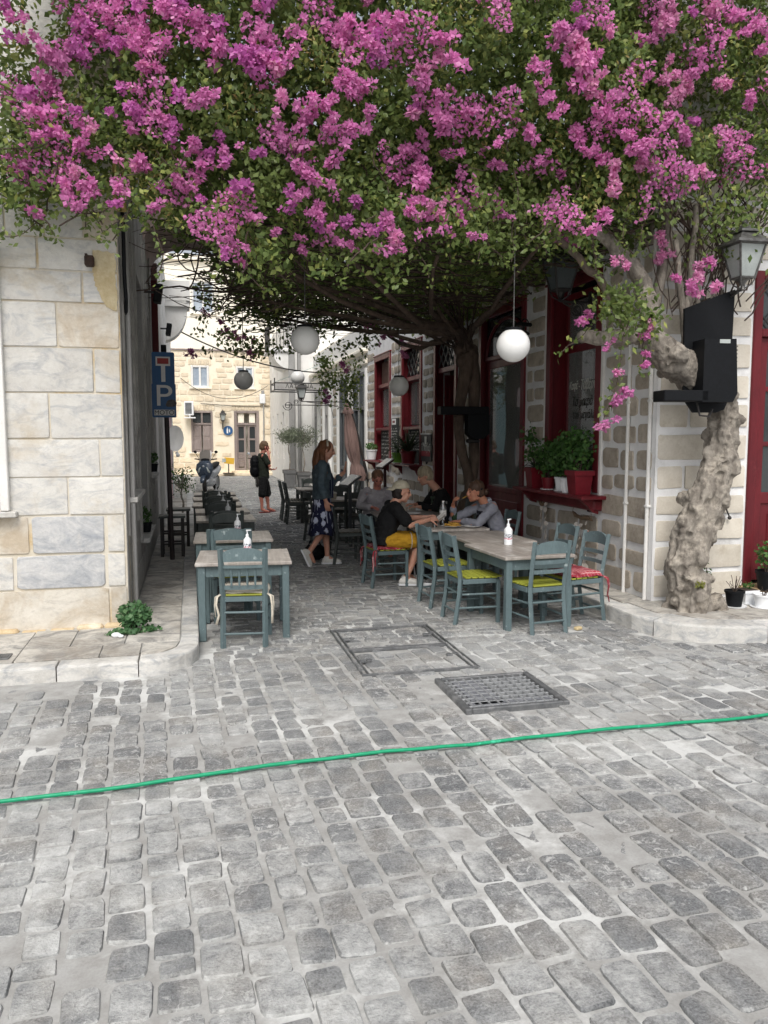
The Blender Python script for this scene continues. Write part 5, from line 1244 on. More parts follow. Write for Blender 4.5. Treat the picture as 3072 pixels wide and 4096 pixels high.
def shoe(parent, ankle, fwd, up, mat, L=.26, h=.085, name='shoe', sole=None):
    """fwd: heel to toe, up: out of the ankle"""
    f, u = Vector(fwd).normalized(), Vector(up); u = (u-f*u.dot(f)).normalized(); s_ = u.cross(f); R3 = Matrix((f, s_, u)).transposed().to_4x4()
    T = Matrix.Translation(ankle) @ R3; k = L/.26; m = M()
    m.tube([(-.055*k, 0, -.045), (-.02*k, 0, -.04), (.05*k, 0, -.05), (.12*k, 0, -.06), (.175*k, 0, -.066), (.198*k, 0, -.07)], [.034, .040, .044, .044, .034, .018], 12, T=T)
    m.tube([(-.012, 0, -.05), (-.005, 0, .0), (-.005, 0, .018)], [.043, .042, .041], 12, T=T); m.ball((-.045*k, 0, -.05), (.036, .036, .036), 10, T=T)
    me = solid(m, .008, 3); o = link(name, me, mat, parent)
    b = M(); pr = [(-.085*k, 0), (-.07*k, -.032), (0, -.036), (.08*k, -.043), (.15*k, -.044), (.195*k, -.03), (.208*k, 0), (.195*k, .03), (.15*k, .044), (.08*k, .043), (0, .036), (-.07*k, .032)]
    b.prism(pr, -.094, -.072, 'z', T=T); b.build('sole', sole or m_whiteplastic, o); return o
def person(label, loc, rz, J, skin, sc=1.0, R_=None, legs=True, feet=True, hands=None, head=None, voxel=.0075, belly=.0):
    """J: joints in metres, x forward, y to the figure's left, z up"""
    t = thing('person', label, 'person', loc, rz)
    g = dict(hip=.155, waist=.128, chest=.15, sh=.06, ua=.046, el=.038, wr=.026, th=.076, kn=.052, calf=.054, an=.036, neck=.055); g.update(R_ or {})
    m = M(); P_, Ch, N_, H_ = [Vector(J[k]) for k in ('pelvis', 'chest', 'neck', 'head')]
    m.tube([P_-(Ch-P_)*.28, P_, P_.lerp(Ch, .5)+Vector((belly*.5, 0, 0)), Ch, Ch.lerp(N_, .55), N_], [g['hip']*.8, g['hip'], g['waist']+belly, g['chest'], g['chest']*.85, g['neck']*1.15], 16, flat=.68)
    limb(m, [N_-(N_-Ch).normalized()*.03, N_.lerp(H_, .45), N_.lerp(H_, .75)], [g['neck']*1.15, g['neck'], g['neck']])
    for sd in ('L', 'R'):
        s_, e, w = [Vector(J[k+sd]) for k in ('sh', 'el', 'wr')]
        limb(m, [Ch.lerp(N_, .5)*.6+s_*.4, s_, s_.lerp(e, .45), e, e.lerp(w, .35), w], [.06, g['sh'], g['ua'], g['el'], g['el']*1.02, g['wr']])
        if legs:
            h, k, a = [Vector(J[q+sd]) for q in ('hip', 'kn', 'an')]
            bk = Vector((-.012, 0, 0)); limb(m, [h, h.lerp(k, .5), k, k.lerp(a, .3)+bk, k.lerp(a, .65), a], [g['th']*1.08, g['th']*.86, g['kn'], g['calf'], g['calf']*.72, g['an']])
            tvec = Vector(J['toe'+sd]); limb(m, [a, a.lerp(tvec, .5)+Vector((0, 0, -.012)), tvec], [g['an'], .034, .022])
    T = head_parts(m, H_, *(head or (0, 0)), sc=g.get('head', 1.0))
    me = solid(m, voxel, 5, .45)
    hm = M()
    for sd, (d, n_, cu, th) in (hands or {}).items(): hand(hm, J['wr'+sd], d, n_, .178*g.get('handk', 1), cu, .12, th)
    if hm.v:
        bm = bmesh.new(); bm.from_mesh(me); hme = solid(hm, .0042, 2, .4) if True else hm.mesh('h'); bm.from_mesh(hme); bm.to_mesh(me); bm.free(); bpy.data.meshes.remove(hme); me.shade_smooth()
    link('body', me, skin, t); return t, T
def garment(name, parent, shapes, mat, voxel=.009, smooth=5):
    m = M()
    for kind, *a in shapes:
        if kind == 'tube': m.tube(*a)
        elif kind == 'ball': m.ball(*a)
        elif kind == 'limb': limb(m, *a)
    me = solid(m, voxel, smooth); hairy = 'hair' in name
    roughen(me, lambda c: (.010*noise.noise((c.x*26, c.y*26, c.z*5))+.006*noise.noise((c.x*60, c.y*60, c.z*9))) if hairy else (.008*noise.noise((c.x*11, c.y*11, c.z*19))+.005*(1-abs(noise.noise((c.x*16+3, c.y*16, c.z*24)))*3)))
    return link(name, me, mat, parent)
def hairmat(name, c): return pm(name, c, tuple(v*.6 for v in c), 30, .55, .7, .006, 'object', 0, stretch=(1, 1, .25), fine=120)

# --- the standing woman in the denim jacket
J = dict(pelvis=(0, 0, .94), chest=(.0, 0, 1.27), neck=(.02, 0, 1.45), head=(.07, 0, 1.60), shL=(.02, .165, 1.40), elL=(.16, .22, 1.13), wrL=(.325, .2, 1.285), shR=(.0, -.17, 1.40), elR=(-.03, -.225, 1.13), wrR=(.04, -.24, .90),
         hipL=(.0, .085, .9), knL=(.06, .08, .5), anL=(.07, .08, .10), toeL=(.2, .085, .035), hipR=(0, -.085, .9), knR=(.03, -.08, .51), anR=(-.19, -.09, .20), toeR=(-.12, -.09, .06))
m_denim = cloth('washed_denim', S(86, 100, 107), S(68, 82, 91), 7); m_wshoe = pm('white_canvas', S(226, 224, 218), S(208, 206, 200), 12, .85, .3)
def dressmat():
    m, n, l, p = nmat('palm_print'); co = n.new('ShaderNodeTexCoord').outputs['Object']; mp = n.new('ShaderNodeMapping'); l.new(co, mp.inputs[0]); mp.inputs['Scale'].default_value = (1, 1, .9)
    v = n.new('ShaderNodeTexVoronoi'); v.inputs['Scale'].default_value = 8; v.inputs['Randomness'].default_value = .7; l.new(mp.outputs[0], v.inputs['Vector'])
    nz = tex(n, l, co, 34, 3, .7); f = ramp(n, l, math_(n, l, 'ADD', v.outputs['Distance'], math_(n, l, 'MULTIPLY', nz, .55)), .62, .56); st = ramp(n, l, tex(n, l, co, 30, 2, .5, 0, (1, 1, .08)), .62, .66)
    c = mix(n, l, math_(n, l, 'MAXIMUM', f, math_(n, l, 'MULTIPLY', st, .8)), S(22, 26, 58), S(196, 202, 222)); l.new(c, p.inputs['Base Color']); p.inputs['Roughness'].default_value = .9; return m
w1, T = person('woman in washed denim jacket and navy palm print dress, standing with one hand raised', (1.76, 10.78, .01), rad(-6), J, m_skin, R_=dict(hip=.16, waist=.125, th=.08), hands={'L': ((.25, .0, .97), (-.9, .3, .2), .12, -1), 'R': ((.25, .05, -1), (.3, 1, 0), .55, 1)}, head=(rad(-4), rad(16)))
face_details(w1, T, hairmat('auburn_brow', S(96, 62, 44)))
dress = M(); pr = [(1.42, .10, .0), (1.34, .135, .01), (1.22, .135, .0), (1.08, .125, 0), (.95, .165, 0), (.8, .19, 0), (.62, .215, -.005), (.44, .245, -.015)]
n = 32; prm = [(z, r, x, i) for i, (z, r, x) in enumerate(pr)]
for z, r, x, i in prm:
    for j in range(n):
        a = 2*PI*j/n; f_ = 1+(.06*math.sin(a*7)+.03*math.sin(a*4+1))*max(0, (.95-z)/.5); dress.v.append((x+r*.74*f_*math.cos(a), r*f_*math.sin(a), z+(.02*math.sin(a*3) if z < .5 else 0)))
for i in range(len(pr)-1):
    for j in range(n): dress.f.append((i*n+j, i*n+(j+1) % n, (i+1)*n+(j+1) % n, (i+1)*n+j))
dr_ = dress.build('dress', dressmat(), w1, smooth='all'); sol = dr_.modifiers.new('cloth', 'SOLIDIFY'); sol.thickness = .006
garment('denim_jacket', w1, [('tube', [(-.01, 0, .93), (-.012, 0, 1.05), (-.015, 0, 1.25), (-.005, 0, 1.38), (.01, 0, 1.45)], [.182, .165, .172, .165, .085], 18, None, True, .72),
    ('limb', [(.0, -.15, 1.40), (.0, -.178, 1.39), (-.03, -.225, 1.13), (.015, -.235, .985)], [.07, .068, .057, .052]), ('limb', [(.0, .15, 1.40), (.02, .172, 1.39), (.16, .222, 1.13), (.25, .21, 1.21)], [.07, .068, .057, .05])], m_denim)
s = M(); s.prism([(.1, .94), (.155, .94), (.15, 1.2), (.10, 1.42), (.07, 1.42)], -.045, .05, 'y'); s.build('dress_front', MATS['palm_print'], w1)
s = M(); s.box((.085, -.125, 1.24), (.01, .08, .09), rz=-.9, ch=.003); s.tube([(.09, -.1, 1.42), (.125, -.07, 1.2), (.125, -.065, .95)], .007, 5); s.build('jacket_seam', m_denim, w1)
hm_ = hairmat('auburn_hair', S(128, 84, 56))
garment('hair', w1, [('ball', (.045, 0, 1.645), (.105, .09, .10), 14), ('tube', [(.0, 0, 1.66), (-.05, 0, 1.56), (-.075, -.01, 1.44), (-.07, -.02, 1.32), (-.05, -.03, 1.24)], [.085, .098, .105, .085, .03], 12, None, True, .62), ('tube', [(.02, -.07, 1.63), (.0, -.095, 1.53), (.0, -.115, 1.40), (.03, -.12, 1.28), (.045, -.115, 1.2)], [.03, .042, .05, .045, .015], 10), ('tube', [(.02, .07, 1.63), (.0, .09, 1.5), (-.01, .1, 1.36), (.0, .09, 1.26)], [.03, .045, .05, .02], 10)], hm_, .009, 3)
s = M(); s.tube([(.075+.0*a, .098*math.sin(a), 1.635+.115*math.cos(a)) for a in np.linspace(-1.4, 1.4, 13)], .006, 6, flat=2.2); s.build('sunglasses', pm('pale_frame', S(206, 196, 178), None, 9, .4, 0), w1)
shoe(w1, (.07, .08, .095), (1, .05, 0), (0, 0, 1), m_wshoe); shoe(w1, (-.19, -.09, .195), (.42, 0, -.9), (.75, 0, .55), m_wshoe)

# --- the man on the phone
J = dict(pelvis=(0, 0, .90), chest=(-.02, 0, 1.2), neck=(-.02, 0, 1.38), head=(.04, 0, 1.53), shL=(-.02, .18, 1.33), elL=(.05, .23, 1.06), wrL=(.22, .16, 1.0), shR=(-.02, -.18, 1.33), elR=(.11, -.24, 1.10), wrR=(.11, -.135, 1.36),
         hipL=(0, .09, .86), knL=(.1, .09, .47), anL=(.12, .1, .08), toeL=(.27, .12, .025), hipR=(0, -.09, .86), knR=(-.06, -.09, .47), anR=(-.06, -.1, .08), toeR=(.08, -.12, .025))
mn, T = person('man in dark olive shirt and black shorts, backpack on, phone held to his ear', (1.66, 18.72, .01), rad(4), J, m_skin3, R_=dict(hip=.16, waist=.15, chest=.165), hands={'R': ((-.15, .35, .9), (-.2, 1, 0), .45, -1), 'L': ((1, -.3, 0), (0, 0, 1), .7, 1)}, head=(rad(4), rad(4)))
face_details(mn, T, hairmat('brown_brow', S(92, 70, 52)))
m_ol = cloth('dark_olive_shirt', S(44, 50, 40), S(36, 41, 34)); m_blk = cloth('black_cotton', S(27, 28, 29), S(22, 22, 24))
garment('t_shirt', mn, [('tube', [(0, 0, .80), (0, 0, .95), (-.015, 0, 1.15), (-.02, 0, 1.3), (-.02, 0, 1.39)], [.185, .182, .185, .175, .09], 16, None, True, .74), ('limb', [(-.02, -.14, 1.33), (.0, -.185, 1.32), (.075, -.225, 1.17)], [.075, .07, .065]), ('limb', [(-.02, .14, 1.33), (-.01, .185, 1.32), (.02, .22, 1.17)], [.075, .07, .065])], m_ol)
garment('shorts', mn, [('tube', [(0, 0, .93), (0, 0, .8)], [.17, .175], 16, None, True, .78), ('limb', [(.0, .09, .82), (.07, .09, .62), (.1, .09, .44)], [.105, .10, .095]), ('limb', [(.0, -.09, .82), (-.03, -.09, .62), (-.05, -.09, .43)], [.105, .10, .095])], m_blk)
garment('hair', mn, [('ball', (-.02, 0, .06), (.106, .087, .095), 14, T), ('ball', (-.05, 0, .0), (.078, .083, .085), 12, T)], hairmat('brown_hair', S(122, 98, 74)), .009, 2)
garment('backpack', mn, [('ball', (-.2, 0, 1.16), (.11, .15, .2), 12), ('ball', (-.2, 0, .98), (.12, .15, .16), 12), ('tube', [(-.1, .11, 1.36), (.06, .12, 1.33), (.1, .13, 1.1), (-.06, .14, .95)], [.02]*4, 6), ('tube', [(-.1, -.11, 1.36), (.06, -.12, 1.33), (.1, -.13, 1.1), (-.06, -.14, .95)], [.02]*4, 6)], m_black, .011, 3)
s = M(); s.box((.085, -.102, 1.47), (.02, .009, .14), ry=-.3, ch=.003); tag(s.build('phone', m_black, mn))
for a, b in (((.12, .1), (.15, .02)), ((-.06, -.1), (.14, -.02))):
    s = M(); s.prism([(a[0]-.07, a[1]-.03), (a[0]+.06, a[1]-.042), (a[0]+.19, a[1]-.03+b[1]), (a[0]+.2, a[1]+.03+b[1]), (a[0]+.06, a[1]+.042), (a[0]-.07, a[1]+.035)], .0, .016, 'z'); s.tube([(a[0]+.05, a[1]-.04, .02), (a[0]+.12, a[1], .055), (a[0]+.05, a[1]+.04, .02)], .007, 5); s.build('flip_flop', flat('red_rubber', S(120, 44, 48), .6), mn)

# --- seated figures
def seated(label, loc, rz, lean, skin, hz, sh_z, J2, head, hands, R_=None, feet=((.42, .1), (.36, -.1)), belly=0, hx=None):
    J = dict(pelvis=(0, 0, .565), chest=(lean*.55, 0, sh_z-.13), neck=(lean*.95, 0, sh_z+.045), head=(hx if hx is not None else lean*1.25, 0, hz), shL=(lean*.85, .17, sh_z-.005), shR=(lean*.85, -.17, sh_z-.005),
             hipL=(.04, .095, .545), hipR=(.04, -.095, .545), knL=(.45, .11, .545), knR=(.45, -.11, .545), anL=(feet[0][0], feet[0][1], .09), anR=(feet[1][0], feet[1][1], .09), toeL=(feet[0][0]+.15, feet[0][1], .035), toeR=(feet[1][0]+.15, feet[1][1], .035)); J.update(J2)
    t, T = person(label, loc, rz, J, skin, R_=R_, hands=hands, head=head, belly=belly); return t, T, J
# young man in a back-to-front cap
cap, T, J = seated('young man in black t-shirt, mustard shorts and backwards beige cap, eating at the table', (2.255, 9.18, .005), rad(-4), .135, m_skin, 1.12, .955, dict(elL=(.30, .25, .78), wrL=(.55, .14, .80), elR=(.27, -.25, .745), wrR=(.53, -.13, .80)), (rad(0), rad(10)), {'L': ((1, -.25, .1), (.1, -.6, -.7), .6, 1), 'R': ((1, .3, .1), (.1, .7, -.6), .7, -1)}, feet=((.30, .1), (.24, -.12)), hx=.215)
face_details(cap, T, hairmat('dark_brow', S(44, 32, 28)))
m_btee = cloth('black_tee', S(20, 20, 22), S(16, 16, 18))
garment('t_shirt', cap, [('tube', [(-.02, 0, .50), (-.01, 0, .6), (.05, 0, .77), (.105, 0, .9), (.13, 0, .985)], [.185, .175, .18, .17, .085], 16, None, True, .76), ('limb', [(.1, -.13, .945), (.115, -.18, .94), (.22, -.235, .80)], [.08, .074, .074]), ('limb', [(.1, .13, .945), (.115, .18, .94), (.23, .235, .83)], [.08, .074, .074])], m_btee)
m_must = cloth('mustard_cotton', S(196, 150, 40), S(178, 132, 32))
garment('shorts', cap, [('ball', (.0, 0, .55), (.15, .18, .085), 14), ('limb', [(.03, -.095, .55), (.2, -.105, .55), (.35, -.112, .548)], [.1, .097, .092]), ('limb', [(.03, .095, .55), (.2, .105, .55), (.35, .112, .548)], [.1, .097, .092])], m_must)
s = M(); s.tube([(.3+.0*math.sin(a), -.112+.099*math.cos(a), .548+.099*math.sin(a)) for a in np.linspace(0, 2*PI, 17)], .006, 5); s.build('side_stripe', m_ivory, cap)
garment('hair', cap, [('ball', (.19, 0, 1.135), (.098, .081, .075), 14), ('ball', (.165, 0, 1.09), (.07, .072, .07), 12)], hairmat('dark_hair', S(40, 30, 27)), .008, 2)
m_cap = cloth('beige_twill', S(186, 178, 158), S(170, 162, 142), 14)
s = M(); Tc = T @ Matrix.Rotation(rad(-12), 4, 'Y')
for i in range(9):
    z = .105*math.sin(i/8*PI/2); r = math.cos(i/8*PI/2); r = max(r, .02)
    for j in range(24): a = 2*PI*j/24; s.v.append(tuple(Tc @ Vector((-.012+.112*r*math.cos(a), .091*r*math.sin(a), .05+z*.98))))
for i in range(8):
    for j in range(24): s.f.append((i*24+j, i*24+(j+1) % 24, (i+1)*24+(j+1) % 24, (i+1)*24+j))
cp_ = s.build('cap', m_cap, cap, smooth='all'); cp_.modifiers.new('cloth', 'SOLIDIFY').thickness = .005
s = M()
for i in range(7):
    for j in range(5):
        a = -.85+1.7*j/4; r = .1+.075*i/6*math.cos(a*.75); s.v.append(tuple(Tc @ Vector((-.012-r*math.cos(a)*1.05, .091*math.sin(a)*(1+.1*i/6), .055-.02*(i/6)**1.4+.014*(1-(a/.85)**2)))))
for i in range(6):
    for j in range(4): s.f.append((i*5+j, i*5+j+1, (i+1)*5+j+1, (i+1)*5+j))
pk = s.build('cap_peak', m_cap, cap, smooth='all'); pk.modifiers.new('cloth', 'SOLIDIFY').thickness = .006
for (x, y), sd in (((.30, .1), 1), ((.24, -.12), -1)): shoe(cap, (x, y, .10), (1, .15*sd, 0), (0, 0, 1), m_wshoe, .29, name='trainer')
# woman in the pale denim jacket, facing him
den, T, J = seated('woman in pale grey denim jacket, sunglasses on her head, lifting a fork', (3.70, 9.27, .005), PI+rad(6), .13, m_skin2, 1.10, .93, dict(elL=(.34, .24, .735), wrL=(.47, .02, .745), elR=(.47, -.22, .745), wrR=(.50, -.14, .945)), (rad(0), rad(3)), {'L': ((.7, -.7, 0), (0, 0, -1), .3, -1), 'R': ((.1, .6, .75), (-.6, .4, -.3), .8, 1)}, feet=((.3, .12), (.34, -.1)), hx=.265)
face_details(den, T, hairmat('brown_brow2', S(70, 48, 38)))
m_pden = cloth('pale_denim', S(150, 152, 162), S(132, 134, 146), 8)
garment('denim_jacket', den, [('tube', [(-.03, 0, .50), (-.02, 0, .6), (.04, 0, .76), (.10, 0, .88), (.125, 0, .965)], [.195, .185, .18, .168, .085], 16, None, True, .76), ('limb', [(.1, -.13, .92), (.115, -.175, .91), (.46, -.225, .745), (.49, -.165, .88)], [.075, .07, .056, .048]), ('limb', [(.1, .13, .92), (.115, .175, .91), (.34, .245, .735), (.44, .06, .745)], [.075, .07, .056, .048]), ('tube', [(.10, -.07, 1.0), (.075, 0, 1.005), (.10, .07, 1.0)], [.028, .03, .028], 8)], m_pden)
garment('vest_top', den, [('tube', [(.06, 0, .6), (.125, 0, .78), (.175, 0, .88)], [.12, .125, .09], 12, None, True, .6)], cloth('navy_top', S(30, 30, 44)))
garment('trousers', den, [('ball', (.0, 0, .55), (.15, .18, .085), 14), ('limb', [(.04, .095, .55), (.45, .11, .545), (.3, .12, .14)], [.1, .075, .06]), ('limb', [(.04, -.095, .55), (.45, -.11, .545), (.34, -.1, .14)], [.1, .075, .06])], m_blk)
hb = hairmat('brown_tied_hair', S(84, 62, 48))
garment('hair', den, [('ball', (-.022, 0, .06), (.108, .088, .095), 14, T), ('ball', (-.05, 0, .0), (.08, .083, .08), 12, T), ('ball', (.125, 0, 1.10), (.04, .04, .045), 10)], hb, .008, 2)
s = M(); s.tube([(.305-.1*abs(math.sin(a))**1.6, .092*math.sin(a), 1.19-.05*abs(math.sin(a))) for a in np.linspace(-1.4, 1.4, 13)], .0065, 6, flat=2); s.build('sunglasses', m_black, den)
for (x, y), sd in (((.3, .12), 1), ((.34, -.1), -1)): shoe(den, (x, y, .10), (1, .1*sd, 0), (0, 0, 1), m_wshoe, .25)
fk = thing('fork', 'fork with a chip on it, held up by the woman in the denim jacket', 'fork', (3.235, 9.40, .985), PI+rad(6)); s = M(); s.tube([(.06, .0, -.05), (-.02, .01, .0), (-.09, .02, .03)], .0045, 5); s.box((-.1, .02, .034), (.04, .018, .004), ry=.3); s.build('fork_metal', m_steel, fk); s = M(); s.tube([(-.09, .02, .035), (-.13, .03, .06), (-.16, .03, .065)], .0075, 6); s.build('chip', m_chip, fk)
# grey haired woman further in
gw, T, J = seated('short haired blonde woman in black cardigan over a green top, seated by the doorway', (3.66, 11.02, .005), PI+rad(-2), .17, m_skin, 1.205, .99, dict(elL=(.26, .25, .76), wrL=(.46, .1, .775), elR=(.27, -.25, .76), wrR=(.48, -.06, .80)), (rad(0), rad(14)), {'L': ((1, -.35, 0), (0, 0, -1), .35, -1), 'R': ((1, .3, .05), (0, 0, -1), .35, 1)}, hx=.34)
face_details(gw, T, hairmat('fair_brow', S(120, 98, 76)))
garment('cardigan', gw, [('tube', [(-.02, 0, .52), (.0, 0, .62), (.06, 0, .8), (.12, 0, .92), (.155, 0, 1.02)], [.2, .19, .185, .175, .085], 16, None, True, .76), ('limb', [(.12, -.13, .98), (.145, -.18, .97), (.27, -.25, .77), (.4, -.12, .79)], [.076, .07, .058, .05]), ('limb', [(.12, .13, .98), (.145, .18, .97), (.26, .25, .77), (.38, .15, .775)], [.076, .07, .058, .05])], m_btee)
garment('top', gw, [('tube', [(.06, 0, .6), (.14, 0, .8), (.19, 0, .93)], [.125, .13, .1], 12, None, True, .66)], cloth('green_top', S(70, 88, 74)))
garment('trousers', gw, [('ball', (.0, 0, .55), (.15, .18, .085), 14), ('limb', [(.04, .095, .55), (.45, .11, .545), (.4, .1, .1)], [.1, .075, .055]), ('limb', [(.04, -.095, .55), (.45, -.11, .545), (.36, -.1, .1)], [.1, .075, .055])], m_blk)
garment('hair', gw, [('ball', (-.016, 0, .065), (.112, .094, .1), 14, T), ('ball', (-.05, 0, .0), (.085, .09, .085), 12, T), ('ball', (.36, .02, 1.31), (.05, .05, .03), 8), ('ball', (.30, -.02, 1.325), (.05, .05, .03), 8)], hairmat('blonde_grey_hair', S(186, 172, 146)), .008, 2)
# the man opposite the camera
gm, T, J = seated('man in pale grey shirt with short reddish hair, looking down at his table', (2.72, 11.62, .005), -PI/2, .10, m_skin3, 1.15, .965, dict(elL=(.2, .28, .77), wrL=(.42, .16, .76), elR=(.2, -.28, .77), wrR=(.42, -.16, .76)), (rad(0), rad(24)), {'L': ((1, -.4, 0), (0, 0, -1), .4, -1), 'R': ((1, .4, 0), (0, 0, -1), .4, 1)}, R_=dict(waist=.155, chest=.165), belly=.02)
face_details(gm, T, hairmat('sandy_brow', S(120, 84, 62)))
m_gs = cloth('grey_linen_shirt', S(172, 168, 172), S(154, 150, 156), 9)
garment('shirt', gm, [('tube', [(-.02, 0, .5), (-.01, 0, .62), (.03, 0, .78), (.075, 0, .9), (.095, 0, 1.0)], [.205, .205, .2, .182, .085], 16, None, True, .76), ('limb', [(.08, -.15, .955), (.09, -.2, .94), (.2, -.285, .77), (.38, -.18, .765)], [.08, .074, .064, .056]), ('limb', [(.08, .15, .955), (.09, .2, .94), (.2, .285, .77), (.38, .18, .765)], [.08, .074, .064, .056]), ('tube', [(.11, -.075, .985), (.06, 0, 1.02), (.11, .075, .985)], [.025, .028, .025], 8)], m_gs)
s = M(); s.prism([(-.035, 1.0), (.035, 1.0), (.0, .84)], .0, .012, 'x', T=Matrix.Translation((.172, 0, 0)) @ Matrix.Rotation(rad(-14), 4, 'Y') @ Matrix.Translation((.0, 0, 0))); 
garment('trousers', gm, [('ball', (.0, 0, .55), (.16, .19, .085), 14), ('limb', [(.04, .095, .55), (.45, .11, .545), (.4, .1, .1)], [.1, .075, .055]), ('limb', [(.04, -.095, .55), (.45, -.11, .545), (.36, -.1, .1)], [.1, .075, .055])], cloth('navy_trousers', S(40, 42, 52)))
garment('hair', gm, [('ball', (-.022, 0, .06), (.104, .087, .092), 14, T), ('ball', (-.045, 0, .0), (.075, .083, .075), 12, T)], hairmat('reddish_hair', S(128, 92, 70)), .008, 2)
bag = thing('black_bag', 'black bag on the cobbles behind the standing woman\'s shoes', 'bag', (1.72, 11.25, .01)); garment('bag_body', bag, [('ball', (0, 0, .11), (.19, .1, .115), 12), ('tube', [(-.12, 0, .16), (-.06, .0, .28), (.06, 0, .28), (.12, 0, .16)], [.012]*4, 6)], m_black, .01, 3)
bag2 = thing('rucksack', 'black rucksack with a white strap under the chips table', 'rucksack', (2.78, 9.42, .01)); garment('bag_body', bag2, [('ball', (0, 0, .17), (.15, .12, .18), 12), ('ball', (0, -.08, .1), (.11, .06, .09), 10)], m_black, .01, 3); s = M(); s.tube([(-.1, -.1, .08), (-.12, -.13, .2), (-.02, -.12, .32), (.06, -.08, .34)], .01, 5); s.build('strap', m_whiteplastic, bag2)
# ================================================================== THE BOUGAINVILLEAS
def at(px, py, Y):
    """photo pixel -> point on the plane y = Y (used once, to lay out where things stand)"""
    d = fw + rt*((px-1536)/3150) - upv*((py-2048)/3150); return Vector((0, 0, 1.8)) + d*(Y/d.y)
nr = np.random.default_rng(12)
def leaves(name, P, size, mat, parent, up=.25, facing=(0, -1, .35), kind='stuff', spread=1.0, wid=.62, fold=.25):
    """thousands of folded leaves; P: n x 3 points"""
    n = len(P); P = np.asarray(P, float)
    nrm = nr.normal(size=(n, 3))*spread + np.array(facing); nrm /= np.linalg.norm(nrm, axis=1)[:, None]
    d = nr.normal(size=(n, 3)) + np.array((0, 0, -.8+up)); d -= nrm*(d*nrm).sum(1)[:, None]; d /= np.linalg.norm(d, axis=1)[:, None]+1e-9
    s = np.cross(nrm, d); L = (size*nr.uniform(.6, 1.25, n))[:, None]; W = L*wid
    v = np.stack([P-d*L*.5, P+s*W*.5-nrm*L*fold*.4-d*L*.05, P+d*L*.55-nrm*L*fold*.5, P-s*W*.5-nrm*L*fold*.4-d*L*.05], 1).reshape(-1, 3)
    i = np.arange(n)*4; f = np.stack([i, i+1, i+2, i, i+2, i+3], 1).reshape(-1, 3)
    me = bpy.data.meshes.new(name); me.vertices.add(len(v)); me.vertices.foreach_set('co', v.ravel()); me.loops.add(f.size); me.loops.foreach_set('vertex_index', f.ravel())
    me.polygons.add(len(f)); me.polygons.foreach_set('loop_start', np.arange(0, f.size, 3)); me.update(calc_edges=True); me.validate()
    o = link(name, me, mat, parent, True)
    if kind: o['kind'] = kind
    return o
LOW = [(-400, 760), (0, 715), (100, 750), (250, 765), (350, 720), (450, 735), (560, 850), (700, 880), (850, 950), (950, 1030), (1050, 930), (1150, 920), (1300, 950), (1450, 980), (1550, 1030), (1650, 980), (1750, 920), (1850, 950), (1950, 890), (2050, 860), (2200, 880), (2350, 930), (2450, 930), (2550, 860), (2650, 790), (2750, 760), (2850, 740), (2950, 700), (3072, 700), (3500, 640)]
lx = [at(p, q, 6.3) for p, q in LOW]; LXs = np.array([p.x for p in lx]); LZs = np.array([p.z for p in lx])
def zlow(x): return np.interp(x, LXs, LZs)
def nse(p, s, o=0.0): return noise.noise((p[0]*s+o, p[1]*s+o*2, p[2]*s+o*3))
def front_y(x, z): return 6.28 + (.42 if x < -.55 else .42*max(0, 1-(x+.55)/.8) if x < .25 else 0) - .30*noise.noise((x*1.15, z*1.15, 2.)) - .17*noise.noise((x*2.9, z*2.9, 7.)) - .14*max(0, min(1, (z-3.9)/1.2))
def left_edge(z): return -1.55+.25*noise.noise((z*2, 1, 1)) + (.18 if z > 4.2 else -.45)
bv = thing('bougainvillea', 'huge magenta bougainvillea with a gnarled pale trunk on the corner, roofing the lane', 'bougainvillea', (4.7, 6.6, .15))
bv2 = thing('bougainvillea', 'second bougainvillea with two dark twisted stems rising between the taverna doors', 'bougainvillea', (4.1, 11.45, .0))
# --- the gnarled trunk, swollen with burls
def bend0(P_, n):
    P_ = [Vector(p) for p in P_]; out = []
    for i in range(n):
        t = i/(n-1)*(len(P_)-1); a = min(int(t), len(P_)-2); out.append(P_[a].lerp(P_[a+1], t-a))
    return out
tm = M(); rt_ = random.Random(8)
tp = [(4.70, 6.56, .10, .25), (4.66, 6.56, .32, .20), (4.58, 6.56, .6, .175), (4.66, 6.56, .9, .19), (4.78, 6.56, 1.22, .175), (4.90, 6.57, 1.55, .15), (4.98, 6.60, 1.85, .135), (4.99, 6.64, 2.08, .14), (4.82, 6.60, 2.26, .20), (4.60, 6.57, 2.37, .225), (4.37, 6.56, 2.50, .19), (4.19, 6.58, 2.66, .15), (4.05, 6.62, 2.84, .115)]
tm.tube([p[:3] for p in tp], [p[3]*.86 for p in tp], 12)
for i in range(150):
    k = rt_.uniform(0, len(tp)-2.2); a = int(k); t = k-a; x, y, z, r = [tp[a][q]*(1-t)+tp[a+1][q]*t for q in range(4)]
    g_ = rt_.uniform(0, 2*PI); b = rt_.uniform(.022, .05)*rt_.choice((1, 1, 1.4, 1.9))*(1 if k < 10 else .6); e = rt_.uniform(-.3, 1)
    tm.ball((x+r*.95*math.cos(g_), y+r*.95*math.sin(g_), z+rt_.uniform(-.08, .08)), (b*rt_.uniform(.8, 1.2), b, b*rt_.uniform(.8, 1.4)), 8)
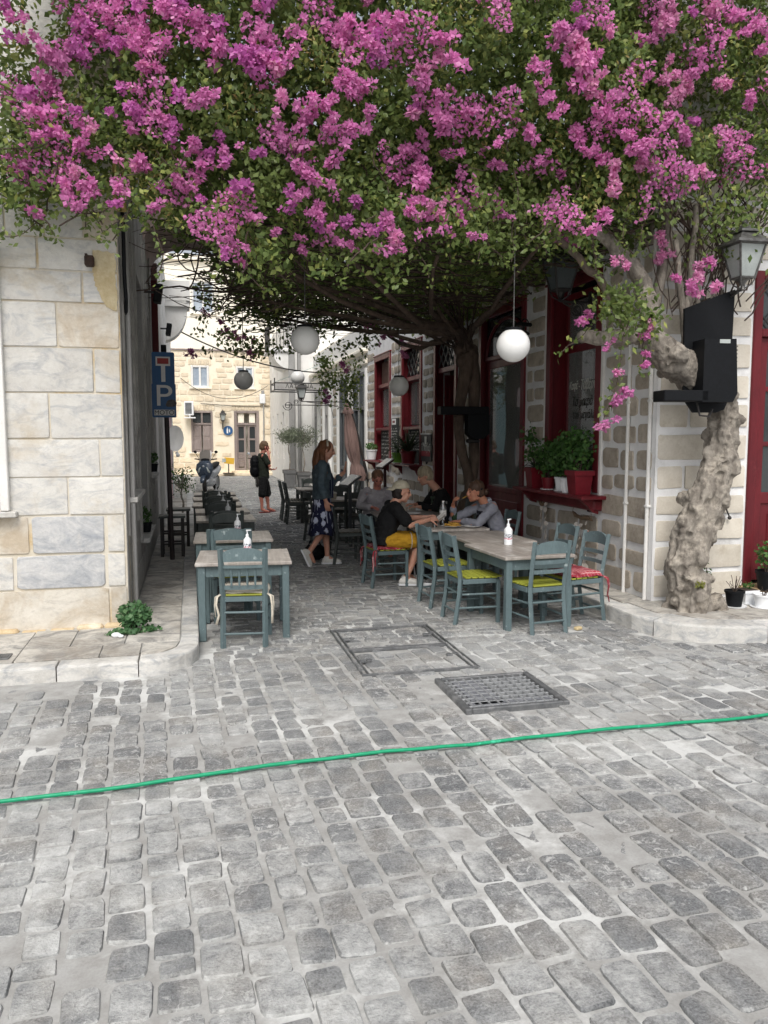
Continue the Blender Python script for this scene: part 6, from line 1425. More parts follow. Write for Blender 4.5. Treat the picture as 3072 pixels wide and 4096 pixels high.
for i in range(16):      # sinews winding up the trunk
    a = 2*PI*i/16+rt_.uniform(-.2, .2); tws = rt_.uniform(-.12, .28); k0 = rt_.randrange(0, 6); q = []; rq = []
    for k in range(k0, min(len(tp), k0+rt_.randrange(4, 8))):
        x, y, z, r = tp[k]; q.append((x+r*.9*math.cos(a), y+r*.9*math.sin(a), z)); rq.append(rt_.uniform(.022, .05)); a += tws
    if len(q) > 2: tm.tube(bend0(q, len(q)*3), [rq[j//3] for j in range(len(q)*3)], 7)
for i in range(9): a = rt_.uniform(-2.9, .1); tm.tube([(4.7+.2*math.cos(a), 6.56+.2*math.sin(a), .28), (4.7+.26*math.cos(a), 6.56+.24*math.sin(a), .12)], [.06, .05], 8)
tme = solid(tm, .012, 1, .4)
roughen(tme, lambda c: -.04*abs(noise.noise(c*4.6))+.016*noise.noise(c*9)+.012*noise.noise(c*21)+.006*noise.noise(c*47))
link('trunk', tme, m_bark, bv, world=True)
def bend(pts, n=14, jit=.02, rg=random):
    out = []; P_ = [Vector(p) for p in pts]
    for i in range(n):
        t = i/(n-1)*(len(P_)-1); a = min(int(t), len(P_)-2); f_ = t-a
        p0, p1, p2, p3 = P_[max(a-1, 0)], P_[a], P_[a+1], P_[min(a+2, len(P_)-1)]
        q = .5*((2*p1)+(p2-p0)*f_+(2*p0-5*p1+4*p2-p3)*f_*f_+(3*p1-p0-3*p2+p3)*f_**3); out.append(q+Vector((rg.uniform(-jit, jit), rg.uniform(-jit, jit), rg.uniform(-jit, jit))))
    return out
rv = random.Random(21)
m_limb = pm('dark_limb_bark', S(128, 116, 104), S(98, 88, 79), 14, .9, .8, .015, 'object', .05, stretch=(1, 1, .5), fine=40)
def branch(parent, pts, r0, r1, n=14, jit=.015, sides=8, name='branch', mat=None):
    q = bend(pts, n, jit, rv); s = M(); s.tube(q, [r0+(r1-r0)*i/(n-1) for i in range(n)], sides); return s.build(name, mat or m_bark, parent, smooth='all', world=True)
branch(bv, [(4.16, 6.6, 2.6), (4.14, 6.62, 2.95), (4.10, 6.68, 3.2), (3.96, 6.74, 3.42), (3.76, 6.85, 3.66), (3.3, 7.1, 3.9)], .105, .045, 16)
branch(bv, [(4.3, 6.6, 2.55), (4.22, 6.7, 2.9), (4.32, 6.75, 3.2), (4.36, 6.7, 3.7), (4.3, 6.6, 4.3)], .07, .035)
branch(bv, [(4.05, 6.65, 2.75), (3.85, 6.75, 2.72), (3.62, 6.95, 2.74)], .085, .06, 8)
branch(bv, [(4.05, 6.8, 2.72), tuple(at(2405, 1130, 6.95)), tuple(at(2330, 1050, 7.0)), tuple(at(2250, 965, 7.0)), tuple(at(2180, 880, 6.9))], .042, .03, mat=m_limb)
for i, (x0, z0, x1, z1, r) in enumerate(((4.66, 2.36, 4.55, 3.9, .04), (4.72, 2.3, 4.70, 4.0, .03), (4.60, 2.42, 4.42, 3.6, .045), (4.78, 2.3, 4.86, 3.1, .028), (4.80, 2.3, 5.0, 4.1, .022), (4.5, 2.5, 4.6, 4.0, .03), (4.7, 2.5, 5.15, 4.0, .016), (4.66, 2.6, 5.3, 4.2, .013))):
    branch(bv, [(x0, 6.62, z0), ((x0*2+x1)/3+rv.uniform(-.05, .05), 6.66, z0*.6+z1*.4), (x1, 6.6+rv.uniform(-.1, .2), z1)], r, r*.6, 10, .012, 7)
# --- the second plant: a pair of twisted stems, a pollarded head, limbs spread under the roof of leaves
t2 = M()
t2.tube(bend([(4.22, 11.45, 0), (4.20, 11.42, .6), (4.14, 11.4, 1.05), (4.02, 11.4, 1.6), (3.96, 11.4, 1.95), (3.98, 11.42, 2.25), (4.06, 11.42, 2.7), (4.08, 11.42, 3.05)], 18, .012, rv), [.10, .095, .09, .085, .09, .08, .075, .08, .075, .08, .085, .09, .085, .09, .1, .11, .13, .15], 10)
t2.tube(bend([(4.02, 11.5, 0), (4.08, 11.5, .6), (4.26, 11.5, 1.3), (4.24, 11.5, 2.0), (4.24, 11.5, 2.6), (4.14, 11.46, 3.05)], 14, .012, rv), [.085]*9+[.09, .10, .11, .13, .15], 10)
t2.tube(bend([(3.9, 11.55, 0), (3.98, 11.5, .5), (4.1, 11.48, .95)], 6, .01, rv), [.07, .065, .06, .06, .055, .05], 8)
for i in range(16): a = rv.uniform(0, 6.28); t2.ball((4.1+.13*math.cos(a), 11.44+.13*math.sin(a), 2.98+rv.uniform(-.1, .14)), rv.uniform(.05, .1), 8)
link('trunk', solid(t2, .018, 3), pm('brown_bark', S(112, 96, 84), S(86, 74, 66), 12, .9, .9, .02, 'object', 0, stretch=(1, 1, .4), fine=40), bv2, world=True)
m_bark2 = MATS['brown_bark']
ends = [(3.0, 10.2, 3.75), (1.6, 9.6, 3.75), (.6, 9.4, 3.8), (2.6, 8.2, 3.72), (1.2, 7.6, 3.85), (3.4, 7.2, 3.8), (2.4, 12.6, 3.7), (1.4, 13.4, 3.72), (.8, 11.6, 3.75), (3.2, 13.8, 3.75), (4.3, 8.6, 3.9), (4.3, 14.2, 3.9), (.0, 8.2, 3.9)]
for i, e in enumerate(ends):
    m_ = Vector((4.1, 11.44, 3.05)).lerp(Vector(e), .42)+Vector((rv.uniform(-.3, .3), rv.uniform(-.3, .3), rv.uniform(-.12, .12)))
    branch(bv2, [(4.1, 11.44, 3.02), (4.1*.8+m_.x*.2, 11.44*.8+m_.y*.2, 3.35), m_, e], .065, .02, 14, .03, 7, 'branch', m_bark2)
# thin tangled twigs under the roof
tw_ = M()
for i in range(620):
    x = rv.uniform(.1, 4.5); y = rv.uniform(6.7, 14.3); z = 3.66+.5*rv.random()**2
    if x < -.3+(y-6.5)*.2: continue
    a = rv.uniform(0, 6.28) if rv.random() < .5 else rv.choice((2.6, 2.9, 3.3, .1)); L = rv.uniform(.5, 1.7); c = rv.uniform(-.5, .5)
    q = []; px_, py_, pz_ = x, y, z
    for k in range(7):
        q.append((px_, py_, max(pz_, 3.52))); px_ += L/6*math.cos(a); py_ += L/6*math.sin(a)*.8; pz_ += rv.uniform(-.05, .055); a += c/3+rv.uniform(-.25, .25)
    r = rv.choice((.005, .006, .008, .011, .016)); tw_.tube(q, [r*(1-.1*k) for k in range(7)], 4)
for i in range(34):   # twigs fanning from the head and the wall
    a = rv.uniform(0, 6.28); e = Vector((4.1+rv.uniform(-1.6, .35), 11.4+rv.uniform(-2.2, 2.2), 3.75+rv.uniform(0, .3))); q = bend([(4.1+.12*math.cos(a), 11.44+.12*math.sin(a), 3.08), Vector((4.1, 11.44, 3.3)).lerp(e, .5)+Vector((0, 0, rv.uniform(-.15, .1))), e], 7, .02, rv); tw_.tube(q, rv.uniform(.006, .016), 4)
o = tw_.build('twigs', m_twig, bv2, world=True); o['kind'] = 'stuff'
tw2 = M(); HS = []
for i in range(150):   # stems that hang out of the front
    x = rv.uniform(-1.6, 5.6); z = zlow(x)+rv.uniform(-.05, .8); y = front_y(x, z)+rv.uniform(-.05, .35); q = []; a = rv.uniform(-.9, .9); r = rv.uniform(.003, .007)
    for k in range(7):
        q.append((x, y, z)); x += .07*math.sin(a); z -= .075*math.cos(a)*rv.uniform(.6, 1); y += rv.uniform(-.02, .02); a += rv.uniform(-.4, .4)
        for _ in range(4): HS.append((x+rv.gauss(0, .03), y+rv.gauss(0, .03), z+rv.gauss(0, .03)))
    tw2.tube(q, r, 4)
for i in range(60):   # bare stems on the right between wall lantern and housing
    x, z = rv.uniform(4.4, 5.3), rv.uniform(2.9, 3.4); q = bend([(x, 6.7, z), (x+rv.uniform(-.3, .3), 6.62, z+.4), (x+rv.uniform(-.5, .5), 6.6, z+.9)], 8, .025, rv); tw2.tube(q, rv.uniform(.004, .009), 4)
for i in range(26):
    x, z = rv.uniform(.0, 1.2), rv.uniform(3.3, 3.9); y = rv.uniform(7.2, 9.5); q = bend([(x, y, z+.3), (x+rv.uniform(-.4, .4), y, z-.1), (x+rv.uniform(-.5, .5), y+rv.uniform(-.4, .4), z-.35)], 9, .03, rv); tw2.tube(q, rv.uniform(.004, .011), 4)
leaves('stem_leaves', HS, .052, m_leaf, bv)
o = tw2.build('hanging_stems', m_twig, bv, world=True); o['kind'] = 'stuff'
# --- leaves: a lumpy front curtain, hollows between the lumps, and a roof over the lane
F = []; FD_ = []
while len(F) < 52000:
    x = rv.uniform(-2.3, 6.6); zl = float(zlow(x)); z = zl+rv.random()**1.1*(6.5-zl)-.1
    if x < left_edge(z): continue
    e = z-zl+.10*noise.noise((x*5, 3, z*5))
    if e < 0 or (e < .35 and rv.random() > .35+e*1.6): continue
    h = noise.noise((x*1.6, z*1.6, 31.))+.5*noise.noise((x*4.1, z*4.1, 11.))
    if h < -.28 and rv.random() < .82: continue
    y = front_y(x, z)+abs(rv.gauss(0, .13))+(.25*rv.random() if rv.random() < .3 else 0)
    if x < -.5 and y > 7.15: y = 7.15-rv.random()*.2
    F.append((x, y, z))
dry = []; grn = []
for p in F: (dry if noise.noise((p[0]*2.2, p[2]*2.2, 77.)) > .26 and rv.random() < .42 else grn).append(p)
for i in range(13000):
    grn.append((rv.uniform(-.5, 4.6), rv.uniform(6.9, 8.6), rv.uniform(4.4, 7.2)))
for i in range(14000):
    x = rv.uniform(-.4, 5.9); z = 4.5+rv.random()*2.2; grn.append((x, front_y(x, z)+rv.uniform(.5, 1.6), z))
for i in range(24000):
    x = rv.uniform(-.9, 5.9); zl = float(zlow(x)); z = zl+.15+rv.random()*(6.6-zl)
    if x >= left_edge(z)+.3: grn.append((x, front_y(x, z)+rv.uniform(.35, 1.1) if x > -.5 else 7.1, z))
leaves('foliage', grn, .058, m_leaf, bv); leaves('inner_foliage', [(rv.uniform(-.5, 4.7), rv.uniform(6.9, 8.4), rv.uniform(4.3, 7.3)) for i in range(12000)], .11, m_leaf, bv)
leaves('dry_foliage', dry, .05, m_leafold, bv, wid=.34, spread=1.6)
Q = []
while len(Q) < 46000:
    x, y = rv.uniform(-.5, 4.55), rv.uniform(6.6, 14.8)
    if x < -.45+(y-6.5)*.21: continue
    lim = 14.0+.5*noise.noise((x*2, 0, 4))
    if y > lim and rv.random() > .25: continue
    z = 3.78+rv.random()*.85+.10*noise.noise((x*1.5, y*1.5, 0))
    z -= .22*max(0, noise.noise((x*1.3+4, y*1.3, 2)))*1.6
    if rv.random() < .2: z -= .22*rv.random()
    Q.append((x, y, z))
leaves('foliage', Q, .085, m_leaf, bv2, facing=(0, 0, 1.2), spread=.7)
# hanging fringe at the far end and along the left, seen against the bright lane
Hn = []
for i in range(64):
    px_, py_ = (rv.uniform(800, 1500), rv.uniform(1330, 1420)) if i < 34 else (rv.uniform(790, 1000), rv.uniform(1080, 1330)); Y = rv.uniform(11.5, 14.3); p = at(px_, py_, Y)
    for k in range(22): Hn.append((p.x+rv.gauss(0, .08), p.y+rv.gauss(0, .1), p.z+rv.gauss(0, .07)))
for i in range(26):
    p = at(rv.uniform(1290, 1420), rv.uniform(1440, 1620), 15.5)
    for k in range(34): Hn.append((p.x+rv.gauss(0, .09), p.y+rv.gauss(0, .1), p.z+rv.gauss(0, .09)))
leaves('fringe', Hn, .075, m_leaf, bv2, facing=(0, -.6, .2), spread=1.0)
def sprig(pts, parent, name, n=60, size=.055, r=.004, sp=.035):
    q = bend(pts, 16, .01, rv); s = M(); s.tube(q, r, 5); s.build('stem', m_twig, parent, world=True); P_ = []
    for i in range(n): a = q[rv.randrange(len(q))]; P_.append((a.x+rv.gauss(0, sp), a.y+rv.gauss(0, sp), a.z+rv.gauss(0, sp)))
    o = leaves(name, P_, size, m_leaf, parent)
sprig([at(2570, 1180, 6.45), at(2500, 1330, 6.4), at(2470, 1500, 6.4), at(2440, 1620, 6.4), at(2405, 1705, 6.4)], bv, 'hanging_spray', 80)
sprig([at(2600, 1250, 6.4), at(2570, 1350, 6.4), at(2580, 1470, 6.4)], bv, 'hanging_spray', 60)
sprig([at(2480, 1230, 6.6), at(2380, 1290, 6.6), at(2310, 1360, 6.6), at(2240, 1412, 6.6)], bv, 'hanging_spray', 40)
for cx, cy, n_, sp in ((2500, 1230, 300, .12), (2590, 1280, 140, .09), (2440, 1220, 90, .07), (2890, 900, 240, .16), (3000, 860, 300, .18), (2950, 1000, 90, .1), (60, 640, 260, .16), (30, 500, 200, .14), (90, 760, 150, .12), (1080, 1000, 120, .08), (1290, 1060, 60, .06), (1560, 1080, 120, .08), (1850, 900, 300, .13), (1950, 860, 260, .12), (2330, 950, 90, .08), (1420, 980, 200, .12)):
    p = at(cx, cy, 6.35 if cx > 500 else 6.75); leaves('leaf_clump', [(p.x+rv.gauss(0, sp), p.y+rv.gauss(0, sp*.6), p.z+rv.gauss(0, sp)) for i in range(n_)], .06, m_leaf, bv)
# --- bracts: clusters of papery three-part flowers
def cluster_mesh(rad_, n, mat, seed):
    g = np.random.default_rng(seed); k = max(3, int(n/14)); cs = g.normal(size=(k, 3))*np.array((.40, .2, .46))*rad_; P_ = []; Nn = []
    for i in range(n):
        c = cs[g.integers(k)]; d = g.normal(size=3); d[1] -= .5; d /= np.linalg.norm(d); P_.append(c+d*rad_*g.uniform(.16, .34)); Nn.append(d)
    v = []; f = []
    for p, d in zip(P_, Nn):
        u = np.cross(d, g.normal(size=3)); u /= np.linalg.norm(u)+1e-9; w = np.cross(d, u)
        for a in (0, 2.1, 4.2):
            a += g.uniform(-.3, .3); r_ = u*math.cos(a)+w*math.sin(a); s_ = np.cross(d, r_); L = g.uniform(.025, .037); b = len(v)
            v += [p, p+r_*L*.5+s_*L*.42+d*L*.22, p+r_*L*1.05+d*L*.55, p+r_*L*.5-s_*L*.42+d*L*.22]; f += [(b, b+1, b+2), (b, b+2, b+3)]
    me = bpy.data.meshes.new('flower_cluster'); me.from_pydata([tuple(q) for q in v], [], f); me.materials.append(mat); return me
SZ = {}
for si, (r_, n_) in enumerate(((.07, 24), (.12, 66), (.19, 160))):
    for mi, mt_ in enumerate((m_bract, m_bract2, m_bract3)): SZ[(si, mi)] = [cluster_mesh(r_, n_, mt_, 100*si+10*mi+q) for q in range(4)]
nfc = 0
def flower(p, r, mi):
    global nfc
    si = 0 if r < .095 else 1 if r < .155 else 2; base = (.07, .12, .19)[si]
    o = bpy.data.objects.new('flower_cluster', SZ[(si, mi)][rv.randrange(4)]); C.objects.link(o); adopt(o, bv); o.location = Vector(p)-bv.location
    k = max(.8, min(1.3, r/base)); o.scale = (k*rv.uniform(.9, 1.25), k, k*rv.uniform(.85, 1.15)); o.rotation_euler = (rv.uniform(-.4, .4), rv.uniform(-.9, .9), rv.uniform(-.5, .5)); nfc += 1
BL = [(165,75,60),(110,130,45),(190,70,55),(90,190,45),(60,200,28),(250,30,40),(300,75,55),(310,115,40),(390,40,65),(405,15,50),(500,110,52),(560,120,55),(455,110,45),(430,70,35),(575,90,36),(360,25,45),(100,240,30),(165,285,38),(90,290,25),(40,355,25),(125,290,24),(275,230,38),(385,215,32),(440,230,46),(380,280,36),(420,330,36),(350,260,28),(300,350,32),(410,380,36),(345,440,25),(395,375,36),(650,380,44),(660,430,36),(690,390,32),(170,420,36),(150,430,30),(80,465,24),(190,400,28),(725,70,36),(790,40,52),(850,60,46),(735,85,32),(700,210,36),(650,250,44),(700,250,36),(780,250,40),(760,180,36),(800,110,36),(950,250,44),(960,280,40),(900,190,36),(1000,140,28),(915,400,52),(905,445,36),(830,470,28),(860,530,24),(1075,450,28),(1000,480,22),(1030,510,12),(1215,90,52),(1260,110,52),(1240,150,52),(1290,180,46),(1170,160,36),(1190,220,36),(1290,250,40),(1380,150,36),(1330,220,36),(1400,60,46),(1450,40,52),(1550,20,52),(1600,40,46),(1640,80,36),(1500,130,36),(1480,200,40),(1440,180,36),(1560,180,36),(1610,220,36),(1380,330,44),(1330,370,40),(1350,300,36),(1290,330,36),(1440,270,36),(1470,300,36),(1530,380,30),(1500,370,28),(1330,410,28),(1290,490,28),(1310,460,28),(1400,340,36),(1240,290,32),(1210,380,24),(1080,360,28),(1140,290,32),(520,530,22),(525,570,20),(485,545,16),(755,530,18),(740,525,12),(650,540,10),(855,540,18),(1105,470,18),(640,60,25),(640,100,22),(220,330,24),(250,400,20),(560,330,24),(610,300,22),(480,330,22),(980,330,24),(1080,300,24),(1030,240,24),(870,320,24),(1560,300,22),(1600,330,18),(600,500,20),(655,515,18),(560,470,22),(612,455,22),(720,490,20),(500,500,16),(780,500,20),(690,470,18),(1000,440,20),(250,440,18)]
for px_, py_, r_ in BL:
    p = at(px_*1.8517, py_*1.8517, 6.4); y = front_y(p.x, p.z)-.06; p = at(px_*1.8517, py_*1.8517, y); mi = 1 if px_ < 620 and rv.random() < .4 else (2 if px_ > 1250 and rv.random() < .45 else 0)  # lens veil on the right is painted in by picking paler bracts
    r = r_*.0036
    flower(p, min(r*.82, .19), mi)
for px_, py_, r_, Y in ((2335, 1290, 36, 6.5), (2350, 1260, 26, 6.5), (2480, 1600, 46, 6.35), (2500, 1575, 34, 6.35), (2430, 1690, 34, 6.35), (2400, 1705, 24, 6.35), (2585, 1350, 36, 6.35), (2600, 1300, 30, 6.35), (2590, 1460, 26, 6.35), (2430, 1375, 16, 6.4), (2480, 1480, 26, 6.35), (2650, 950, 50, 6.6), (2660, 1030, 50, 6.6), (2750, 1160, 50, 6.25), (2800, 1100, 55, 6.25), (2840, 1060, 40, 6.25), (2850, 1150, 44, 6.25), (2710, 1120, 34, 6.3), (2500, 1050, 34, 6.3), (2460, 1045, 24, 6.3), (2590, 1420, 18, 6.35), (2690, 1410, 20, 6.5), (2260, 960, 40, 7.0), (2320, 960, 34, 7.0)):
    flower(at(px_, py_, Y), r_*.00205, 0 if rv.random() < .7 else 2)
for px_, py_ in ((1110, 1040), (1120, 1080), (905, 1330), (950, 1360), (1000, 1410), (1370, 1465), (1390, 1470), (1300, 1580), (1605, 1370), (1530, 1350), (880, 1290), (830, 1260), (1240, 1360), (1180, 1340), (1010, 1370), (760, 1420), (1480, 1300), (1580, 1330), (1620, 1420)): flower(at(px_, py_, 12.5+rv.random()*1.5), rv.uniform(.07, .13), 2 if rv.random() < .4 else 0)
while nfc < 270:
    x = rv.uniform(-1.5, 5.4); zl = float(zlow(x)); z = zl+rv.uniform(.0, 2.3)
    if x < left_edge(z) or noise.noise((x*1.4, z*1.4, 31.)) < -.05: continue
    flower((x, front_y(x, z)-.04, z), rv.choice((.05, .06, .07, .09, .11)), rv.choice((0, 0, 1, 2)))
# loose bracts scattered through the leaves
S_ = []
while len(S_) < 19000:
    x = rv.uniform(-1.6, 6.0); zl = float(zlow(x)); z = zl+rv.uniform(-.05, 2.9)
    if x < left_edge(z) or noise.noise((x*2.4, z*2.4, 5.))+.4*noise.noise((x*6, z*6, 9.)) < .15: continue
    S_.append((x, front_y(x, z)-.05+abs(rv.gauss(0, .06)), z))
leaves('loose_bracts', S_, .035, m_bract, bv, wid=.85)
# ================================================================== LAMPS, PLANTS, STREET THINGS
def globe(label, p, r, top, rz=0):
    t = thing('globe_lamp', label, 'globe lamp', p, rz, 'globe lamps hanging in the lane'); s = M(); s.ball((0, 0, 0), r, 28); s.build('globe', m_opal, t, smooth='all')
    s = M(); s.lathe([(r*.5, r*.86), (r*.52, r*.88), (r*.52, r*1.0), (r*.46, r*1.03), (0, r*1.04)], n=20); s.build('cap', m_black, t, smooth=True)
    s = M(); s.cyl((0, 0, r), (0, 0, top-p[2]), .006, n=6); s.build('wire', m_steel, t)
globe('white globe lamp left of the two nearest, over the middle of the lane', (1.18, 8.24, 2.79), .15, 3.75); globe('brightest white globe lamp, nearest, in front of the glazed red door', (2.83, 6.68, 2.61), .15, 3.9)
globe('grey shaded globe lamp against the cream house, left side of the lane', (.84, 12.74, 2.68), .15, 3.8); globe('grey shaded globe lamp in front of the shelved red windows', (3.06, 11.54, 2.55), .15, 3.8); globe('farthest globe lamp, pinkish white, above the scrolled lantern', (2.27, 17.02, 3.05), .15, 4.3)
# black angular housings (outdoor speaker cabinets) fixed high on the trunk and beside the doors
def housing(label, loc, rz, sc=1.0):
    t = thing('speaker_housing', label, 'speaker housing', loc, rz, 'black angular housings')
    def pr(poly, a, b): s = M(); s.prism([(x*sc, z*sc) for x, z in poly], a*sc, b*sc, 'y'); return s
    pr([(-.12, .42), (.36, .60), (.35, .0), (.335, -.42), (.30, -.50), (.22, -.53), (.0, -.53), (-.10, -.40)], .1, .13).build('back_panel', m_black, t)
    s = M(); s.prism([(-.03*sc, .12*sc), (.27*sc, .125*sc), (.30*sc, -.36*sc), (.26*sc, -.44*sc), (-.03*sc, -.44*sc)], -.12*sc, .1*sc, 'y'); s.build('cabinet', m_black, t)
    s = M(); s.box((-.18*sc, -.0, -.385*sc), (.42*sc, .24*sc, .1*sc), ch=.008); s.build('tray', m_black, t)
    s = M()
    for k in range(12): s.box((.292*sc, -.1*sc, (.06-.034*k)*sc), (.006, .006, .012))
    s.build('rivet_row', m_steel, t)
    s = M(); s.box((.16*sc, -.1245*sc, .10*sc), (.10*sc, .003, .035*sc)); s.build('plate', m_lampglass, t)
    s = M(); s.tube([(-.02*sc, .0, -.44*sc), (.0, -.02, -.56*sc), (.09*sc, -.02, -.57*sc), (.13*sc, 0, -.5*sc)], .01, 6); s.build('cable_loop', m_iron, t)
housing('black angular metal housing on the corner, cutting across the pale gnarled trunk', (4.55, 6.40, 2.55), rad(-8), 1.0)
h2 = thing('speaker_housing', 'black housing deep in the lane hung on the dark twisted stems, mostly in shadow', 'speaker housing', (4.02, 11.22, 2.12), rad(-4), 'black angular housings')
s = M(); s.box((-.05, 0, .06), (.74, .22, .12), ch=.008); s.build('tray', m_black, h2); s = M(); s.prism([(.0, .0), (.33, .0), (.33, -.28), (.24, -.36), (.08, -.36), (.0, -.28)], -.11, .11, 'y'); s.build('cabinet', m_black, h2); s = M(); s.box((.1, .0, -.39), (.2, .1, .06), ch=.02); s.build('mount', m_iron, h2)
sp = thing('wall_spotlight', 'black wall spotlight on an arm between the glazed door and big red window', 'spotlight', (RX-.02, 9.75, 3.22), 0)
s = M(); s.tube([(0, .25, -.05), (-.12, .15, -.02), (-.2, -.05, .02)], .022, 7); s.build('arm', m_iron, sp); s = M(); s.box((-.22, -.12, .02), (.14, .2, .05), ch=.015, rx=.2); s.tube([(-.15+.05*math.cos(a), .02, .05+.06*math.sin(a)) for a in np.linspace(0, PI, 8)], .008, 5); s.build('lamp_head', m_black, sp)
# --- blue parking and dead end sign on its post
sg = thing('parking_sign', 'blue sign with dead end T, letter P and the word MOTO on a dark post', 'road sign', (-.345, 11.0, H))
m_blue = flat('sign_blue_enamel', S(36, 82, 128), .45); m_wht = flat('sign_white', S(206, 206, 204), .5)
s = M(); s.cyl((.075, .04, 0), (.03, .04, 2.88), .032, n=12); s.build('post', pm('dark_post', S(58, 50, 50), S(48, 42, 42), 9, .6, .1), sg, smooth=True)
s = M(); s.cyl((.03, .04, 2.8), (.03, .04, 2.89), .036, n=12); s.build('post_cap', m_black, sg)
def plate(x0, x1, z0, z1, r, m, name, y=.0, th=.02, par=None):
    pts = []
    for cx, cz, a0 in ((x1-r, z1-r, 0), (x0+r, z1-r, 90), (x0+r, z0+r, 180), (x1-r, z0+r, 270)): pts += [(cx+r*math.cos(rad(a0+22.5*k)), cz+r*math.sin(rad(a0+22.5*k))) for k in range(5)]
    s = M(); s.prism(pts, y-th, y, 'y'); return s.build(name, m, par or sg)
up = plate(-.125, .165, 2.37, 2.79, .02, m_blue, 'dead_end_plate'); lo = plate(-.135, .175, 1.93, 2.38, .02, m_blue, 'parking_plate', -.004)
for a, b, c, d, m_ in ((-.075, .11, 2.61, 2.73, m_wht), (-.055, .09, 2.635, 2.71, flat('sign_red_bar', S(150, 52, 50), .5)), (-.008, .045, 2.40, 2.61, m_wht)):
    s = M(); s.box(((a+b)/2, -.022 if m_ is m_wht else -.0245, (c+d)/2), (b-a, .004 if m_ is m_wht else .006, d-c)); s.build('dead_end_symbol', m_, up)
text('letter', 'P', .40, Matrix.Translation((-.345+.015, 11.0-.026, H+2.205)), m_wht, lo, .002, 0, 'CENTER', 1.15)
s = M(); s.box((.02, -.026, 1.995), (.26, .004, .075)); s.build('word_plate', m_wht, lo)
text('letters', 'MOTO', .085, Matrix.Translation((-.345+.02, 11.0-.030, H+1.992)), m_black, lo, .001, 0, 'CENTER', 1.0)
s = M(); s.ball((.115, -.024, 2.12), (.07, .004, .05), 9); s.ball((.08, -.024, 2.10), (.04, .004, .03), 8); s.build('torn_sticker', pm('torn_paper', S(106, 102, 100), S(78, 76, 76), 25, .9), lo)
for ob in sg.children_recursive:      # sub-parts built in world coordinates keep their place under their plates
    pass
# --- plants
def pot(parent, kind, r, h, mat, square=False):
    s = M()
    if square:
        for z0, z1, a, b in ((0, h*.8, r*.78, r*.95), (h*.8, h, r*1.08, r*1.1)):
            A = [(a*x, a*y, z0) for x, y in ((-1, -1), (1, -1), (1, 1), (-1, 1))]; B = [(b*x, b*y, z1) for x, y in ((-1, -1), (1, -1), (1, 1), (-1, 1))]
            s.add(A+B, [(3, 2, 1, 0), (4, 5, 6, 7)]+[(i, (i+1) % 4, 4+(i+1) % 4, 4+i) for i in range(4)])
        p_ = s.build('pot', mat, parent)
    else:
        s.lathe([(r*.74, 0), (r*.95, h*.86), (r*1.04, h*.86), (r*1.06, h), (r*.94, h), (r*.9, h*.9), (0, h*.88)], n=20); p_ = s.build('pot', mat, parent, smooth=True)
    if square: s = M(); s.box((0, 0, h+.002), (r*2.0, r*2.0, .006)); s.build('soil', m_twig, parent)
    return p_
def saucer(parent, r, mat): s = M(); s.lathe([(r*.8, -.012), (r*1.1, .004), (r*1.12, .012), (r*.95, .006), (0, .004)], n=20); s.build('saucer', mat, parent, smooth=True)
def bush(parent, P_, size, mat, name='foliage', facing=(-.4, -.8, .6), **k):
    o = leaves(name, P_, size, mat, parent, facing=facing, **k); o.location = (0, 0, 0)
    if len(P_) < 120: del o['kind']
    return o
def blob(n, c, r, hollow=.35):
    out = []
    for i in range(n):
        d = Vector((rv.gauss(0, 1), rv.gauss(0, 1), rv.gauss(0, 1))).normalized(); q = rv.uniform(hollow, 1); out.append((c[0]+d.x*r[0]*q, c[1]+d.y*r[1]*q, c[2]+d.z*r[2]*q))
    return out
def stems(parent, tips, r=.005, base=(0, 0, .1), name='stems', mat=None):
    s = M()
    for e in tips: s.tube(bend([base, (base[0]*.4+e[0]*.6, base[1]*.4+e[1]*.6, base[2]*.55+e[2]*.45+.02), e], 6, .004, rv), r, 5)
    return s.build(name, mat or m_twig, parent)
def strap_leaves(parent, n, L, z0, mat, w=.012, droop=1.0, name='leaf'):
    for i in range(n):
        a = rv.uniform(0, 6.28); e = rv.uniform(.3, 1.0); q = []; 
        for k in range(7): t = k/6; q.append((L*e*t*math.cos(a)*.9, L*e*t*math.sin(a)*.9, z0+L*(.9*t*(1.25-e*.5)-droop*e*t*t*1.1)))
        s = M(); s.tube(q, [w*.5, w, w, w*.9, w*.7, w*.5, w*.15], 5, flat=.25); s.build(name, mat, parent)
SX, SZ_ = RX-.17, 1.142
m_spider = leafmat('spider_leaf', S(46, 62, 44), S(66, 84, 56), S(90, 104, 70), .5, .15)
g1 = thing('geranium_pot', 'big square red pot with a bushy geranium, right end of the red shelf', 'potted plant', (SX, 8.18, SZ_), 0, 'pots on the red shelf'); pot(g1, '', .115, .27, m_redpot, True); bush(g1, blob(520, (0, .1, .5), (.2, .3, .28)), .055, m_potleaf, wid=.95); stems(g1, [p for p in blob(10, (0, .08, .45), (.15, .2, .2))], .006, (0, 0, .26))
g2 = thing('spider_plant_pot', 'tapered red pot with arching strap leaves at the left end of the red shelf', 'potted plant', (SX, 9.36, SZ_), 0, 'pots on the red shelf'); pot(g2, '', .105, .26, m_redpot, True); strap_leaves(g2, 16, .5, .24, m_spider, .011, 1.35)
bush(g2, [(rv.gauss(0, .05), .25*t+rv.gauss(0, .05), .3+.45*t+rv.gauss(0, .05)) for t in np.linspace(0, 1, 190)], .05, m_potleaf, 'leafy_spray', wid=.9); stems(g2, [(0, .26, .75), (0, .15, .6)], .006, (0, 0, .24))
